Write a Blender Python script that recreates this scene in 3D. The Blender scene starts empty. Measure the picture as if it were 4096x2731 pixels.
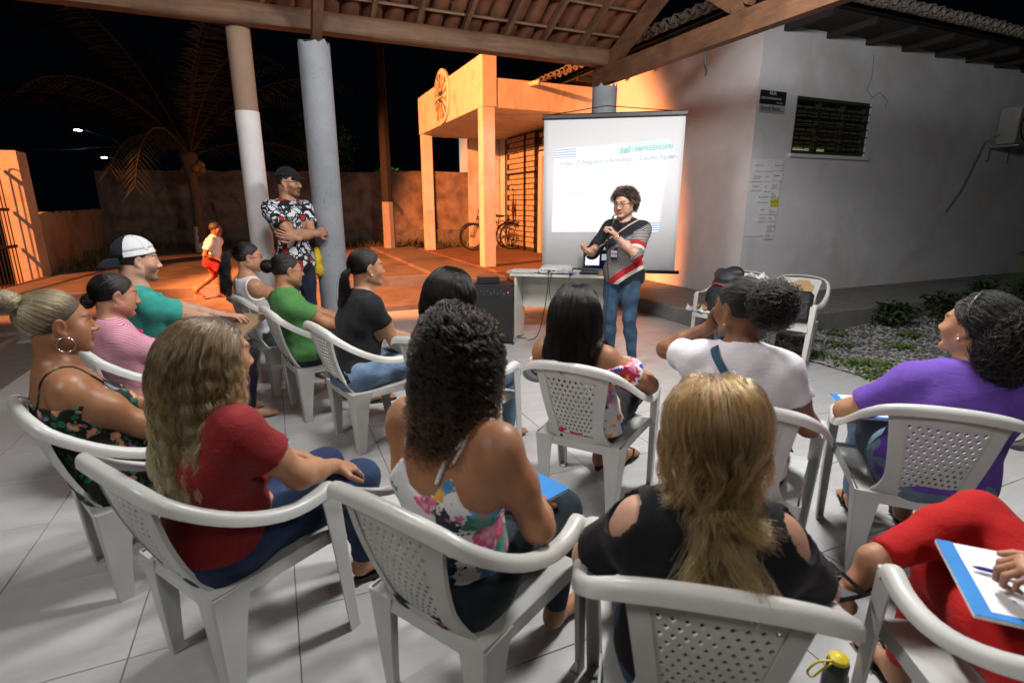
import bpy, bmesh, math, random
import numpy as np
from mathutils import Matrix, Vector
random.seed(7); RNG = np.random.default_rng(7)
S = bpy.context.scene
COL = S.collection
# ------------------------------------------------------------------ camera
YAW = math.radians(23.7); PITCH = math.radians(14.45); CAMH = 1.5
cam_d = bpy.data.cameras.new('camera'); cam = bpy.data.objects.new('camera', cam_d); COL.objects.link(cam)
cam_d.sensor_width = 36; cam_d.lens = 18.756; cam_d.clip_start = .05; cam_d.clip_end = 500
cam.location = (0, 0, CAMH); cam.rotation_euler = (math.pi/2-PITCH, 0, -YAW)
cam_d.dof.use_dof = True; cam_d.dof.focus_distance = 4.6; cam_d.dof.aperture_fstop = 3.2
S.camera = cam
# ------------------------------------------------------------------ night sky
W = bpy.data.worlds.new('World'); S.world = W; W.use_nodes = True
bg = W.node_tree.nodes['Background']; bg.inputs[0].default_value = (.10, .13, .22, 1); bg.inputs[1].default_value = .006
# ------------------------------------------------------------------ lamps of the place and one added floodlight (bulbs built further down)
def light(name, kind, loc, power, color, size=.1):
    d = bpy.data.lights.new(name, kind); o = bpy.data.objects.new(name, d); COL.objects.link(o)
    o.location = loc; d.energy = power; d.color = color
    if kind == 'POINT': d.shadow_soft_size = size
    if kind == 'SPOT': d.shadow_soft_size = size; d.spot_size = math.radians(170); d.spot_blend = .5
    return o
WHITE = (1.0, .985, .965); SODIUM = (1.0, .28, .08)
LAMPS = [((2.45, 2.0, 3.22), 425), ((.2, 2.8, 3.22), 195), ((-2.4, 1.0, 3.22), 135), ((.6, -1.6, 3.22), 90)]
for i, (p, e) in enumerate(LAMPS): light('lamp_light', 'POINT', p, e, WHITE, .26)
SOD = (-6.5, 5.92, 4.9)
for pos_, pw_, aim_, cone_ in ((SOD, 24000, (3.3, 10.85, 1.3), 45), ((-7.2, 8.6, 5.0), 6500, (-3.0, 11.2, .0), 52)):  # second spot is an added lamp brightening the gate pillar and left yard
    so_ = light('street_light', 'SPOT', pos_, pw_, SODIUM, .14); so_.data.spot_size = math.radians(cone_); so_.data.spot_blend = .3
    so_.rotation_euler = (Vector(aim_)-Vector(pos_)).to_track_quat('-Z', 'Y').to_euler()
# ------------------------------------------------------------------ render look
S.view_settings.view_transform = 'Standard'; S.view_settings.look = 'None'; S.view_settings.exposure = 0; S.view_settings.gamma = 1
S.render.engine = 'CYCLES'
S.cycles.use_denoising = True
S.cycles.max_bounces = 6; S.cycles.diffuse_bounces = 2; S.cycles.glossy_bounces = 3; S.cycles.transmission_bounces = 4; S.cycles.transparent_max_bounces = 8
S.cycles.sample_clamp_indirect = 4; S.cycles.caustics_reflective = False; S.cycles.caustics_refractive = False

# ================================================================== materials
MATS = {}
def nt_new(name):
    m = bpy.data.materials.new(name); m.use_nodes = True; nt = m.node_tree; nt.nodes.clear()
    out = nt.nodes.new('ShaderNodeOutputMaterial'); b = nt.nodes.new('ShaderNodeBsdfPrincipled')
    nt.links.new(b.outputs[0], out.inputs[0]); return m, nt, b
def N(nt, t, **k):
    n = nt.nodes.new('ShaderNode'+t)
    for a, v in k.items():
        if a.startswith('i_'): n.inputs[a[2:].replace('_', ' ')].default_value = v
        else: setattr(n, a, v)
    return n
def rgb(c): return (c[0], c[1], c[2], 1)
def mixc(nt, fac, a, b, blend='MIX'):
    n = nt.nodes.new('ShaderNodeMix'); n.data_type = 'RGBA'; n.blend_type = blend
    for i, v in ((0, fac), (6, a), (7, b)):
        if isinstance(v, (int, float)): n.inputs[i].default_value = v
        elif isinstance(v, tuple): n.inputs[i].default_value = rgb(v)
        else: nt.links.new(v, n.inputs[i])
    return n.outputs[2]
def ramp(nt, src, stops, interp='LINEAR'):
    r = nt.nodes.new('ShaderNodeValToRGB'); r.color_ramp.interpolation = interp
    e = r.color_ramp.elements
    while len(e) < len(stops): e.new(.5)
    for el, (p, c) in zip(e, stops):
        el.position = p; el.color = rgb(c) if isinstance(c, tuple) else (c, c, c, 1)
    nt.links.new(src, r.inputs[0]); return r.outputs[0]
def coords(nt, scale=(1, 1, 1), kind='Object', rot=(0, 0, 0)):
    tc = nt.nodes.new('ShaderNodeTexCoord'); mp = nt.nodes.new('ShaderNodeMapping')
    mp.inputs['Scale'].default_value = scale; mp.inputs['Rotation'].default_value = rot
    nt.links.new(tc.outputs[kind], mp.inputs[0]); return mp.outputs[0]
def noise(nt, vec, scale, detail=4, rough=.55, dist=0):
    n = N(nt, 'TexNoise'); n.inputs['Scale'].default_value = scale; n.inputs['Detail'].default_value = detail
    n.inputs['Roughness'].default_value = rough; n.inputs['Distortion'].default_value = dist
    nt.links.new(vec, n.inputs['Vector']); return n.outputs[0]
def math_n(nt, op, a, b=None):
    n = N(nt, 'Math', operation=op)
    for i, v in ((0, a), (1, b)):
        if v is None: continue
        if isinstance(v, (int, float)): n.inputs[i].default_value = v
        else: nt.links.new(v, n.inputs[i])
    return n.outputs[0]
def bump(nt, b, h, strength=.3, dist=.01):
    n = N(nt, 'Bump'); n.inputs['Strength'].default_value = strength; n.inputs['Distance'].default_value = dist
    nt.links.new(h, n.inputs['Height']); nt.links.new(n.outputs[0], b.inputs['Normal'])
def mat(name, c, rough=.5, var=.15, scale=8, bmp=.0, bscale=60, metal=0, spec=.5, kind='Object', sheen=0, trans=0, c2=None, stain=None, stain_scale=1.5):
    """plain procedural surface: base colour with mottling c..c2, optional larger stains, fine relief"""
    if name in MATS: return MATS[name]
    m, nt, b = nt_new(name); v = coords(nt, kind=kind)
    c2 = c2 or tuple(x*(1-var) for x in c)
    f = noise(nt, v, scale, 5)
    col = mixc(nt, ramp(nt, f, [(.35, 0.), (.68, 1.)]), c, c2)
    if stain:
        col = mixc(nt, ramp(nt, noise(nt, v, stain_scale, 6, .65, .6), [(.5, 0.), (.72, .9)]), col, stain)
    nt.links.new(col, b.inputs['Base Color'])
    b.inputs['Roughness'].default_value = rough; b.inputs['Metallic'].default_value = metal
    b.inputs['Specular IOR Level'].default_value = spec
    if sheen: b.inputs['Sheen Weight'].default_value = sheen
    if trans: b.inputs['Transmission Weight'].default_value = trans
    if bmp: bump(nt, b, noise(nt, v, bscale, 3), bmp, .004)
    MATS[name] = m; return m
def emit(name, c, s):
    m = bpy.data.materials.new(name); m.use_nodes = True; nt = m.node_tree; nt.nodes.clear()
    out = nt.nodes.new('ShaderNodeOutputMaterial'); e = nt.nodes.new('ShaderNodeEmission')
    e.inputs[0].default_value = rgb(c); e.inputs[1].default_value = s; nt.links.new(e.outputs[0], out.inputs[0]); MATS[name] = m; return m

# ================================================================== mesh helpers
class MB:
    def __init__(s): s.v = []; s.f = []
    def add(s, vs, fs):
        o = len(s.v); s.v += [tuple(p) for p in vs]; s.f += [tuple(i+o for i in f) for f in fs]; return s
    def box(s, x0, x1, y0, y1, z0, z1, bev=0):
        if bev:
            b = bev; vs = []; 
            for z, i in ((z0, b), (z0+b, 0), (z1-b, 0), (z1, b)):
                X0, X1, Y0, Y1 = x0+i, x1-i, y0+i, y1-i; c = b*.7 if i == 0 else b*.7
                vs += [(X0+c, Y0, z), (X1-c, Y0, z), (X1, Y0+c, z), (X1, Y1-c, z), (X1-c, Y1, z), (X0+c, Y1, z), (X0, Y1-c, z), (X0, Y0+c, z)]
            fs = [tuple(range(7, -1, -1)), tuple(range(24, 32))]
            for k in range(3):
                for i in range(8): fs.append((k*8+i, k*8+(i+1) % 8, k*8+8+(i+1) % 8, k*8+8+i))
            return s.add(vs, fs)
        return s.add([(x0, y0, z0), (x1, y0, z0), (x1, y1, z0), (x0, y1, z0), (x0, y0, z1), (x1, y0, z1), (x1, y1, z1), (x0, y1, z1)],
                     [(3, 2, 1, 0), (4, 5, 6, 7), (0, 1, 5, 4), (1, 2, 6, 5), (2, 3, 7, 6), (3, 0, 4, 7)])
    def loft(s, rings, cap=True, closed=True):
        n = len(rings[0]); vs = [p for r in rings for p in r]; fs = []
        for k in range(len(rings)-1):
            for i in range(n if closed else n-1):
                j = (i+1) % n; fs.append((k*n+i, k*n+j, (k+1)*n+j, (k+1)*n+i))
        if cap and closed: fs += [tuple(range(n-1, -1, -1)), tuple(range((len(rings)-1)*n, len(rings)*n))]
        return s.add(vs, fs)
    def tube(s, pts, r, n=8, cap=True, closed=False):
        pts = [Vector(p) for p in pts]; m = len(pts); rr = r if isinstance(r, (list, tuple)) else [r]*m; rings = []
        up = None
        for i, p in enumerate(pts):
            if closed: d = pts[(i+1) % m]-pts[(i-1) % m]
            else: d = pts[min(i+1, m-1)]-pts[max(i-1, 0)]
            d.normalize()
            if up is None: up = Vector((0, 0, 1)) if abs(d.z) < .9 else Vector((1, 0, 0))
            a = d.cross(up)
            if a.length < 1e-4: a = d.cross(Vector((.3, 1, .2)))
            a.normalize(); b = a.cross(d).normalized(); up = b
            rings.append([p+a*math.cos(t)*rr[i]+b*math.sin(t)*rr[i] for t in [2*math.pi*k/n for k in range(n)]])
        if closed: rings.append(rings[0])
        return s.loft(rings, cap and not closed)
    def bar(s, p, q, w, h, up=(0, 0, 1)):
        p = Vector(p); q = Vector(q); d = (q-p).normalized(); a = d.cross(Vector(up)).normalized()*w/2; b = a.cross(d).normalized()*h/2
        R = lambda c: [c-a-b, c+a-b, c+a+b, c-a+b]
        return s.loft([R(p), R(q)])
    def lathe(s, prof, n=20, c=(0, 0, 0)):
        rings = [[(c[0]+r*math.cos(2*math.pi*k/n), c[1]+r*math.sin(2*math.pi*k/n), c[2]+z) for k in range(n)] for r, z in prof]
        return s.loft(rings)
    def mesh(s, name, m, smooth=False):
        me = bpy.data.meshes.new(name); me.from_pydata(s.v, [], s.f); me.update()
        if m: me.materials.append(m)
        if smooth: me.shade_smooth() if smooth is True else me.set_sharp_from_angle(angle=math.radians(smooth))
        if smooth and smooth is not True: 
            me.polygons.foreach_set('use_smooth', [True]*len(me.polygons))
        return me
    def obj(s, name, m, parent=None, smooth=False, loc=None, rz=0):
        return link(name, s.mesh(name, m, smooth), parent, loc, rz)
def link(name, data, parent=None, loc=None, rz=0):
    o = bpy.data.objects.new(name, data); COL.objects.link(o)
    if parent: o.parent = parent
    if loc is not None: o.location = loc
    if rz: o.rotation_euler[2] = rz
    return o
def tag(o, label=None, cat=None, group=None, kind=None):
    if label: o['label'] = label
    if cat: o['category'] = cat
    if group: o['group'] = group
    if kind: o['kind'] = kind
    return o
def thing(name, label, cat, loc=(0, 0, 0), rz=0, group=None):
    return tag(link(name, None, None, loc, rz), label, cat, group)
def struct(name, mb, m, smooth=False): return tag(mb.obj(name, m, None, smooth), kind='structure')
def copy_tree(o, parent=None):
    c = o.copy(); COL.objects.link(c); c.parent = parent
    for ch in list(o.children): copy_tree(ch, c)
    return c
def text_mesh(s, size, name='lettering', extrude=.0, align='LEFT', shear=0, spacing=1, bold=0):
    cu = bpy.data.curves.new(name, 'FONT'); cu.body = s; cu.size = size; cu.extrude = extrude; cu.align_x = align; cu.shear = shear; cu.space_character = spacing; cu.offset = bold; cu.resolution_u = 3
    o = bpy.data.objects.new(name, cu); COL.objects.link(o)
    dg = bpy.context.evaluated_depsgraph_get(); me = bpy.data.meshes.new_from_object(o.evaluated_get(dg))
    bpy.data.objects.remove(o); bpy.data.curves.remove(cu); return me
def text(s, size, m, M, parent, name='lettering', **k):
    """flat lettering; M maps text plane (x right, y up) into the parent's space"""
    me = text_mesh(s, size, name, **k); me.materials.clear(); me.materials.append(m)
    o = link(name, me, parent); o.matrix_local = M; o['kind'] = 'stuff'; return o
def frame(o, x, y, z=None):
    x = Vector(x).normalized(); y = Vector(y).normalized(); z = x.cross(y)
    M = Matrix.Identity(4)
    for i in range(3): M[i][0], M[i][1], M[i][2], M[i][3] = x[i], y[i], z[i], o[i]
    return M
# ================================================================== SETTING
def concrete(name, c, c2, stain, sc=2.2, rough=.85, bmp=.5):
    return mat(name, c, rough, scale=sc*3, bmp=bmp, bscale=45, c2=c2, stain=stain, stain_scale=sc)
M_yard = concrete('worn_concrete', (.20, .165, .14), (.14, .115, .095), (.065, .052, .04), 1.1)
M_dirtc = concrete('dirty_concrete', (.20, .18, .15), (.13, .115, .10), (.05, .05, .04), 2.5)
M_plinth = concrete('grey_cement', (.22, .22, .21), (.17, .17, .165), (.10, .10, .095), 1.6)
M_white = mat('white_wall_paint', (.76, .76, .78), .8, scale=3, bmp=.2, bscale=90, c2=(.69, .69, .71), stain=(.58, .57, .56), stain_scale=.8)
M_porch = mat('old_porch_paint', (.66, .62, .57), .85, scale=5, bmp=.3, bscale=60, c2=(.58, .53, .48), stain=(.40, .35, .30), stain_scale=2.2)
M_stain = mat('stained_plaster', (.30, .235, .19), .95, scale=2.6, bmp=.6, bscale=30, c2=(.13, .10, .08), stain=(.04, .037, .033), stain_scale=.7)
M_wood = None
def wood(name, c, c2, sc=(3, 40, 40)):
    m, nt, b = nt_new(name); v = coords(nt, sc)
    f = noise(nt, v, 1.2, 6, .6, .4); col = mixc(nt, ramp(nt, f, [(.3, 0.), (.7, 1.)]), c, c2)
    v2 = coords(nt); col = mixc(nt, ramp(nt, noise(nt, v2, 4, 4), [(.45, 0.), (.75, .7)]), col, tuple(x*.45 for x in c2))
    nt.links.new(col, b.inputs['Base Color']); b.inputs['Roughness'].default_value = .7; bump(nt, b, f, .4, .004); MATS[name] = m; return m
M_wood = wood('beam_wood', (.15, .070, .032), (.085, .036, .016), (30, 3, 30))
M_woodx = wood('beam_wood_along', (.16, .082, .042), (.09, .042, .021), (3, 30, 30))
M_clay = mat('clay_tile', (.15, .048, .020), .85, scale=9, bmp=.3, bscale=70, c2=(.08, .028, .013), stain=(.04, .022, .015), stain_scale=4)
M_clay_old = mat('weathered_clay_tile', (.30, .26, .22), .9, scale=9, bmp=.4, bscale=60, c2=(.17, .14, .12), stain=(.08, .07, .06), stain_scale=5)
M_grey = None
def pitted(name, c, c2):
    m, nt, b = nt_new(name); v = coords(nt)
    f = noise(nt, v, 3, 5); col = mixc(nt, ramp(nt, f, [(.35, 0.), (.65, 1.)]), c, c2)
    p = N(nt, 'TexNoise'); p.inputs['Scale'].default_value = 55; p.inputs['Detail'].default_value = 2; nt.links.new(v, p.inputs['Vector'])
    band = ramp(nt, noise(nt, coords(nt, (.4, .4, 1.4)), 1.6, 2), [(.45, 0.), (.6, 1.)])
    pit = math_n(nt, 'MULTIPLY', ramp(nt, p.outputs[0], [(.62, 0.), (.70, .8)]), band)
    col = mixc(nt, pit, col, tuple(x*.35 for x in c)); nt.links.new(col, b.inputs['Base Color']); b.inputs['Roughness'].default_value = .85
    h = math_n(nt, 'SUBTRACT', noise(nt, v, 30, 3), pit); bump(nt, b, h, .5, .004); MATS[name] = m; return m
M_pit = pitted('pitted_concrete', (.27, .285, .31), (.215, .23, .255))
M_black = mat('black_plastic', (.012, .012, .014), .45, bmp=.05)
M_iron = mat('dark_iron', (.02, .018, .016), .6, metal=.3)

# ---- ground sheets
struct('ground', MB().box(-60, 60, -30, 90, -.3, -.06), mat('dry_earth', (.16, .11, .075), .95, scale=2, bmp=.5, c2=(.10, .075, .05)))
PX, PY, TX0, TY0 = .5385, .558, -.6, 2.452
m, nt, b = nt_new('ceramic_tile')
oi = N(nt, 'ObjectInfo'); v = coords(nt, (1.2, 9, 1)); vv = N(nt, 'VectorMath', operation='ADD'); nt.links.new(v, vv.inputs[0]); nt.links.new(oi.outputs['Location'], vv.inputs[1])
f = noise(nt, vv.outputs[0], 1.6, 4, .5); col = mixc(nt, ramp(nt, f, [(.3, 0.), (.7, 1.)]), (.54, .545, .55), (.475, .48, .485))
col = mixc(nt, math_n(nt, 'MULTIPLY', oi.outputs['Random'], .25), col, (.44, .44, .44))
vg = coords(nt); dirt = ramp(nt, noise(nt, vv.outputs[0], 3.5, 8, .7), [(.52, 0.), (.8, .45)]); col = mixc(nt, dirt, col, (.30, .29, .27))
gw = noise(nt, coords(nt, kind='Generated'), 1, 2); gm = N(nt, 'NewGeometry'); col = mixc(nt, ramp(nt, noise(nt, gm.outputs['Position'], 1.7, 7, .68, .8), [(.50, 0.), (.72, .28)]), col, (.33, .315, .29))
nt.links.new(col, b.inputs['Base Color']); nt.links.new(ramp(nt, f, [(.3, .36), (.7, .5)]), b.inputs['Roughness'])
M_tile = m
floor = struct('floor', MB().box(-2.75, 4.70, -3.4, 7.62, -.06, -.004), mat('dark_grout', (.19, .17, .15), .9))
tm = MB().box(-PX/2+.0022, PX/2-.0022, -PY/2+.0022, PY/2-.0022, -.02, 0, .0014).mesh('floor_tile', M_tile)
tm.polygons.foreach_set('use_smooth', [False]*len(tm.polygons))
nx0 = math.floor((-2.75-TX0)/PX)+1; nx1 = math.floor((4.70-TX0)/PX); ny1 = math.floor((7.62-TY0)/PY)
for i in range(nx0, nx1):
    for j in range(-5, ny1):
        cx, cy = TX0+(i+.5)*PX, TY0+(j+.5)*PY
        fx, fy = cx*math.sin(YAW)+cy*math.cos(YAW), cx*math.cos(YAW)-cy*math.sin(YAW)
        if fx < .55 or abs(fy) > fx*1.15+.6: continue
        o = link('floor_tile', tm, floor, (cx, cy, random.uniform(-.0006, .0004))); o.rotation_euler = (random.uniform(-.0012, .0012), random.uniform(-.0012, .0012), 0)
# cut strip along the far edge
struct('floor_border', MB().box(-2.75, 4.70, TY0+ny1*PY+.003, 7.62, -.05, -.001), M_tile)
struct('floor_edge', MB().box(TX0+nx1*PX+.003, 4.70, -3.4, TY0+ny1*PY-.003, -.05, -.001), M_tile)
def slab(name, x0, x1, y0, y1, z, m, bev=.02): return struct(name, MB().box(x0, x1, y0, y1, -.25, z, bev), m)
slab('lower_step', -3.4, 2.5, 7.624, 9.42, .10, M_yard, .03)
slab('yard', -3.8, 2.50, 9.40, 40, .27, M_yard, .015)
struct('yard_riser', MB().box(-1.2, 2.49, 9.33, 9.397, .05, .275, .008), M_plinth)
slab('side_yard', -30, -2.76, -20, 9.4, .06, M_yard)
slab('path', 2.505, 3.58, 8.35, 40, .315, M_yard)
slab('path_apron', 2.51, 4.95, 7.64, 8.34, .11, M_dirtc)
slab('porch_floor', 3.585, 5.95, 8.9, 14.6, .335, mat('red_cement_floor', (.24, .13, .08), .7, scale=3, c2=(.18, .10, .06), stain=(.10, .065, .045)))
slab('plinth', 4.705, 20, 4.37, 5.62, .20, M_plinth, .012)
slab('side_plinth', 4.706, 6.0, 5.622, 8.89, .199, M_plinth, .012)
slab('gravel_bed', 4.72, 20, -6, 4.366, -.02, mat('grey_grit', (.20, .20, .195), .95, scale=40, c2=(.08, .08, .08), bmp=1, bscale=80, stain=(.06, .055, .05), stain_scale=1.4))

# ---- house
HX, HY = 5.97, 5.62
house = thing('house', 'white plastered single storey house with clay tiled eaves behind the projection screen', 'house', (HX, HY, 0))
def hp(name, mb, m, sm=False, par=None):
    mb.v = [(x-HX, y-HY, z) for x, y, z in mb.v]; return mb.obj(name, m, par or house, sm)
WX0, WX1, WZ0, WZ1 = 6.70, 8.24, 2.18, 2.92
DY0, DY1 = 11.25, 11.85
# front wall with window opening
hp('front_wall', MB().box(HX, WX0, HY, HY+.16, .198, 3.9).box(WX1, 18, HY, HY+.16, .198, 3.9).box(WX0, WX1, HY, HY+.16, .198, WZ0).box(WX0, WX1, HY, HY+.16, WZ1, 3.9), M_white)
hp('side_wall', MB().box(HX, HX+.16, HY+.1602, 8.1, .197, 3.9).box(HX, HX+.16, 8.1, 8.9, .197, 2.45).box(HX, HX+.16, 8.1, 8.9, 2.86, 3.9).box(HX, HX+.16, 8.9, 10.9, .197, 3.9).box(HX, HX+.16, 10.9, 11.8, 2.6, 3.9).box(HX, HX+.16, 11.8, 18, .197, 3.9), M_white)
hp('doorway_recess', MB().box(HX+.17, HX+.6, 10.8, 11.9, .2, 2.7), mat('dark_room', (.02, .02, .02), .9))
hp('door_frame', MB().box(HX-.03, HX-.002, 11.8, 11.97, .34, 2.66).box(HX-.03, HX-.002, 10.75, 10.9, .34, 2.66).box(HX-.03, HX-.002, 10.9, 11.8, 2.58, 2.66), M_porch)
hp('side_window', MB().box(HX+.05, HX+.09, 8.1, 8.9, 2.45, 2.86), mat('green_shutter', (.10, .11, .05), .5))
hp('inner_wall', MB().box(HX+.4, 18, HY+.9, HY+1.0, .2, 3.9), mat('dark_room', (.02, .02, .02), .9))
# shuttered window: frame, louvre slats, grille
M_frame = mat('dark_green_frame', (.045, .055, .035), .5)
win = hp('window', MB().box(WX0, WX0+.05, HY+.02, HY+.11, WZ0, WZ1).box(WX1-.05, WX1, HY+.02, HY+.11, WZ0, WZ1).box(WX0+.05, WX1-.05, HY+.02, HY+.11, WZ1-.06, WZ1).box(WX0+.05, WX1-.05, HY+.02, HY+.11, WZ0, WZ0+.05)
         .box(7.19, 7.23, HY+.02, HY+.11, WZ0+.05, WZ1-.06).box(7.70, 7.74, HY+.02, HY+.11, WZ0+.05, WZ1-.06), M_frame)
M_slat = mat('olive_louvre', (.16, .15, .075), .5)
for (a, bb) in ((6.75, 7.19), (7.23, 7.70), (7.74, 8.19)):
    for k in range(10):
        z = WZ0+.085+k*.058
        mb = MB(); mb.add([(a-HX, .04, z), (bb-HX, .04, z), (bb-HX, .085, z+.04), (a-HX, .085, z+.04), (a-HX, .046, z-.006), (bb-HX, .046, z-.006), (bb-HX, .091, z+.034), (a-HX, .091, z+.034)],
                          [(0, 1, 2, 3), (7, 6, 5, 4), (0, 4, 5, 1), (1, 5, 6, 2), (2, 6, 7, 3), (3, 7, 4, 0)])
        mb.obj('slat', M_slat, win)
g_ = MB(); rr = random.Random(3)
for k in range(7): g_.bar((WX0+.02-HX, -.012, WZ0+.06+k*.105), (WX1-.02-HX, -.012, WZ0+.06+k*.105), .012, .012)
for k in range(7):
    for q in range(7):
        x = WX0+.12+q*.22+(k % 2)*.1
        if x < WX1-.03: g_.bar((x-HX, -.012, WZ0+.06+k*.105-.1*(k > 0)), (x-HX, -.012, WZ0+.06+k*.105), .012, .012, (1, 0, 0))
g_.obj('grille', M_iron, win)
hp('window_light', MB().box(6.76, 7.62, HY+.2, HY+.21, WZ0+.075, WZ0+.10), emit('lit_room_strip', (1, .95, .45), .5), par=None)
hp('window_sill', MB().box(WX0-.06, WX1+.06, HY-.05, HY-.001, WZ0-.05, WZ0-.002, .006), M_white)
# eaves: dark soffit boards, fascia and a row of barrel tile ends
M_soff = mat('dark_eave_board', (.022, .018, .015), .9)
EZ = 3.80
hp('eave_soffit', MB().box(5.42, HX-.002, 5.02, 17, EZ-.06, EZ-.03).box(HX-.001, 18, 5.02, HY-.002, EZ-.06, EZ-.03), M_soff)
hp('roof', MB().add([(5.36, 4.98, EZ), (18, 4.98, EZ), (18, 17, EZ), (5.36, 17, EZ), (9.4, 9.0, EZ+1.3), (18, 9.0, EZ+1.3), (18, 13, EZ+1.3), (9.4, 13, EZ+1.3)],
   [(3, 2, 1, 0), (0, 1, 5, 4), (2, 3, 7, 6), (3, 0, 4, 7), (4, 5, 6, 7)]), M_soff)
def barrel(r0, r1, ln, n=7, th=.014, up=True):
    """half-round clay tile along +y, convex up"""
    rings = []
    for y, r in ((0, r0), (ln, r1)):
        ring = []
        for k in range(n): a = math.pi*k/(n-1); ring.append((r*math.cos(a), y, r*math.sin(a)*(1 if up else -1)))
        for k in range(n-1, -1, -1): a = math.pi*k/(n-1); ring.append(((r-th)*math.cos(a), y, (r-th)*math.sin(a)*(1 if up else -1)))
        rings.append(ring)
    return MB().loft(rings)
ct = barrel(.098, .08, .46).mesh('roof_tile', M_clay_old, 40); ch = barrel(.088, .075, .46, up=False).mesh('roof_tile', M_clay_old, 40)
for k in range(64):
    x = 5.45+k*.2
    if x > 16: break
    for me, dx, dz in ((ct, 0, .055), (ch, .1, .085)):
        o = link('roof_tile', me, house, (x+dx-HX, 4.90-HY+random.uniform(-.015, .015), EZ+.03+dz)); o.rotation_euler = (.32, 0, random.uniform(-.04, .04))
for k in range(30):
    y = 5.1+k*.2
    for me, dy, dz in ((ct, 0, .055), (ch, .1, .085)):
        o = link('roof_tile', me, house, (5.28-HX+random.uniform(-.015, .015), y+dy-HY, EZ+.03+dz)); o.rotation_euler = (.32, 0, -math.pi/2+random.uniform(-.04, .04))
for k in range(16):
    y = 5.4+k*.75
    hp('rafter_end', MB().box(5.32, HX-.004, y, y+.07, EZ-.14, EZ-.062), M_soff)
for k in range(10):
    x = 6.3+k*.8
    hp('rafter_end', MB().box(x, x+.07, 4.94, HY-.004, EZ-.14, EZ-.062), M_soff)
# loose wire on the wall
wire = tag(MB().tube([(8.1, HY-.015, 3.55), (8.12, HY-.02, 3.25), (8.05, HY-.02, 3.1), (8.2, HY-.02, 3.0), (8.35, HY-.02, 3.08), (8.55, HY-.02, 2.98), (8.53, HY-.015, 2.88)], .002, 6).obj('loose_wire', M_black), 'thin black loose wire dangling on white wall above the shuttered window', 'wire')

# air conditioner outdoor unit
ac = thing('air_conditioner', 'white outdoor air conditioner unit on wall brackets at far right', 'air conditioner', (11.3, HY, 2.42))
M_ac = mat('ac_metal', (.30, .30, .29), .6)
MB().box(0, .85, -.42, -.14, .04, .62, .015).obj('casing', M_ac, ac)
MB().lathe([(.25, -.005), (.25, .015)], 24).obj('fan_grille', M_black, ac); ac.children[-1].matrix_local = frame((.32, -.422, .33), (1, 0, 0), (0, 0, 1))
for k in range(6): MB().tube([(.32+(.06+.035*k)*math.cos(t), -.445, .33+(.06+.035*k)*math.sin(t)) for t in [2*math.pi*q/20 for q in range(20)]], .004, 5, closed=True).obj('grille_ring', M_ac, ac)
for x in (.1, .7): MB().bar((x, -.45, .02), (x, -.001, .02), .03, .03).bar((x, -.03, .02), (x, -.03, -.2), .03, .03, (1, 0, 0)).obj('bracket', M_ac, ac)
MB().tube([(.0, -.2, .2), (-.1, -.05, .1), (-.45, -.02, -.7), (-.75, -.015, -1.05)], .010, 6).obj('drain_hose', mat('grey_hose', (.16, .16, .16), .6), ac)

# ---- porch
porch = thing('porch', 'orange lit flat roofed porch on square pillars with peeling parapet', 'porch', (3.6, 9.5, .335))
def pp(name, mb, m, sm=False):
    mb.v = [(x-3.6, y-9.5, z-.335) for x, y, z in mb.v]; return mb.obj(name, m, porch, sm)
def peeling():
    m, nt, b = nt_new('peeling_parapet_paint'); v = coords(nt)
    f = noise(nt, v, 5, 6); col = mixc(nt, ramp(nt, f, [(.3, 0.), (.7, 1.)]), (.68, .63, .56), (.60, .54, .47))
    st = ramp(nt, noise(nt, coords(nt, (6, 6, .8)), 1.5, 6, .7), [(.52, 0.), (.75, .8)]); col = mixc(nt, st, col, (.36, .31, .26))
    pe = ramp(nt, noise(nt, v, 3.2, 7, .7, .5), [(.63, 0.), (.66, 1.)]); col = mixc(nt, pe, col, (.30, .24, .19))
    nt.links.new(col, b.inputs['Base Color']); b.inputs['Roughness'].default_value = .9
    bump(nt, b, math_n(nt, 'SUBTRACT', noise(nt, v, 50, 3), pe), .5, .006); return m
M_peel = peeling()
pp('pillar', MB().box(3.6, 3.84, 9.5, 9.74, .33, 3.168, .01), M_porch)
pp('pillar', MB().box(3.62, 3.86, 13.75, 13.99, .33, 3.168, .01), M_porch)
pp('parapet', MB().box(3.6, 3.8, 9.502, 13.99, 3.17, 4.02, .006), M_porch)
pp('parapet_head', MB().box(3.602, 3.87, 9.49, 9.74, 3.17, 4.018, .006), M_peel)
pp('front_beam', MB().box(3.872, 5.965, 9.5, 9.64, 3.16, 3.65, .006), M_peel)
pp('roof_slab', MB().box(3.802, 5.966, 9.642, 14.5, 3.2, 3.34), M_porch)
pp('drain_pipe', MB().tube([(4.52, 9.52, 3.60), (4.52, 9.12, 3.56)], .042, 12), mat('pvc_pipe', (.7, .64, .5), .5), True)
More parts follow.
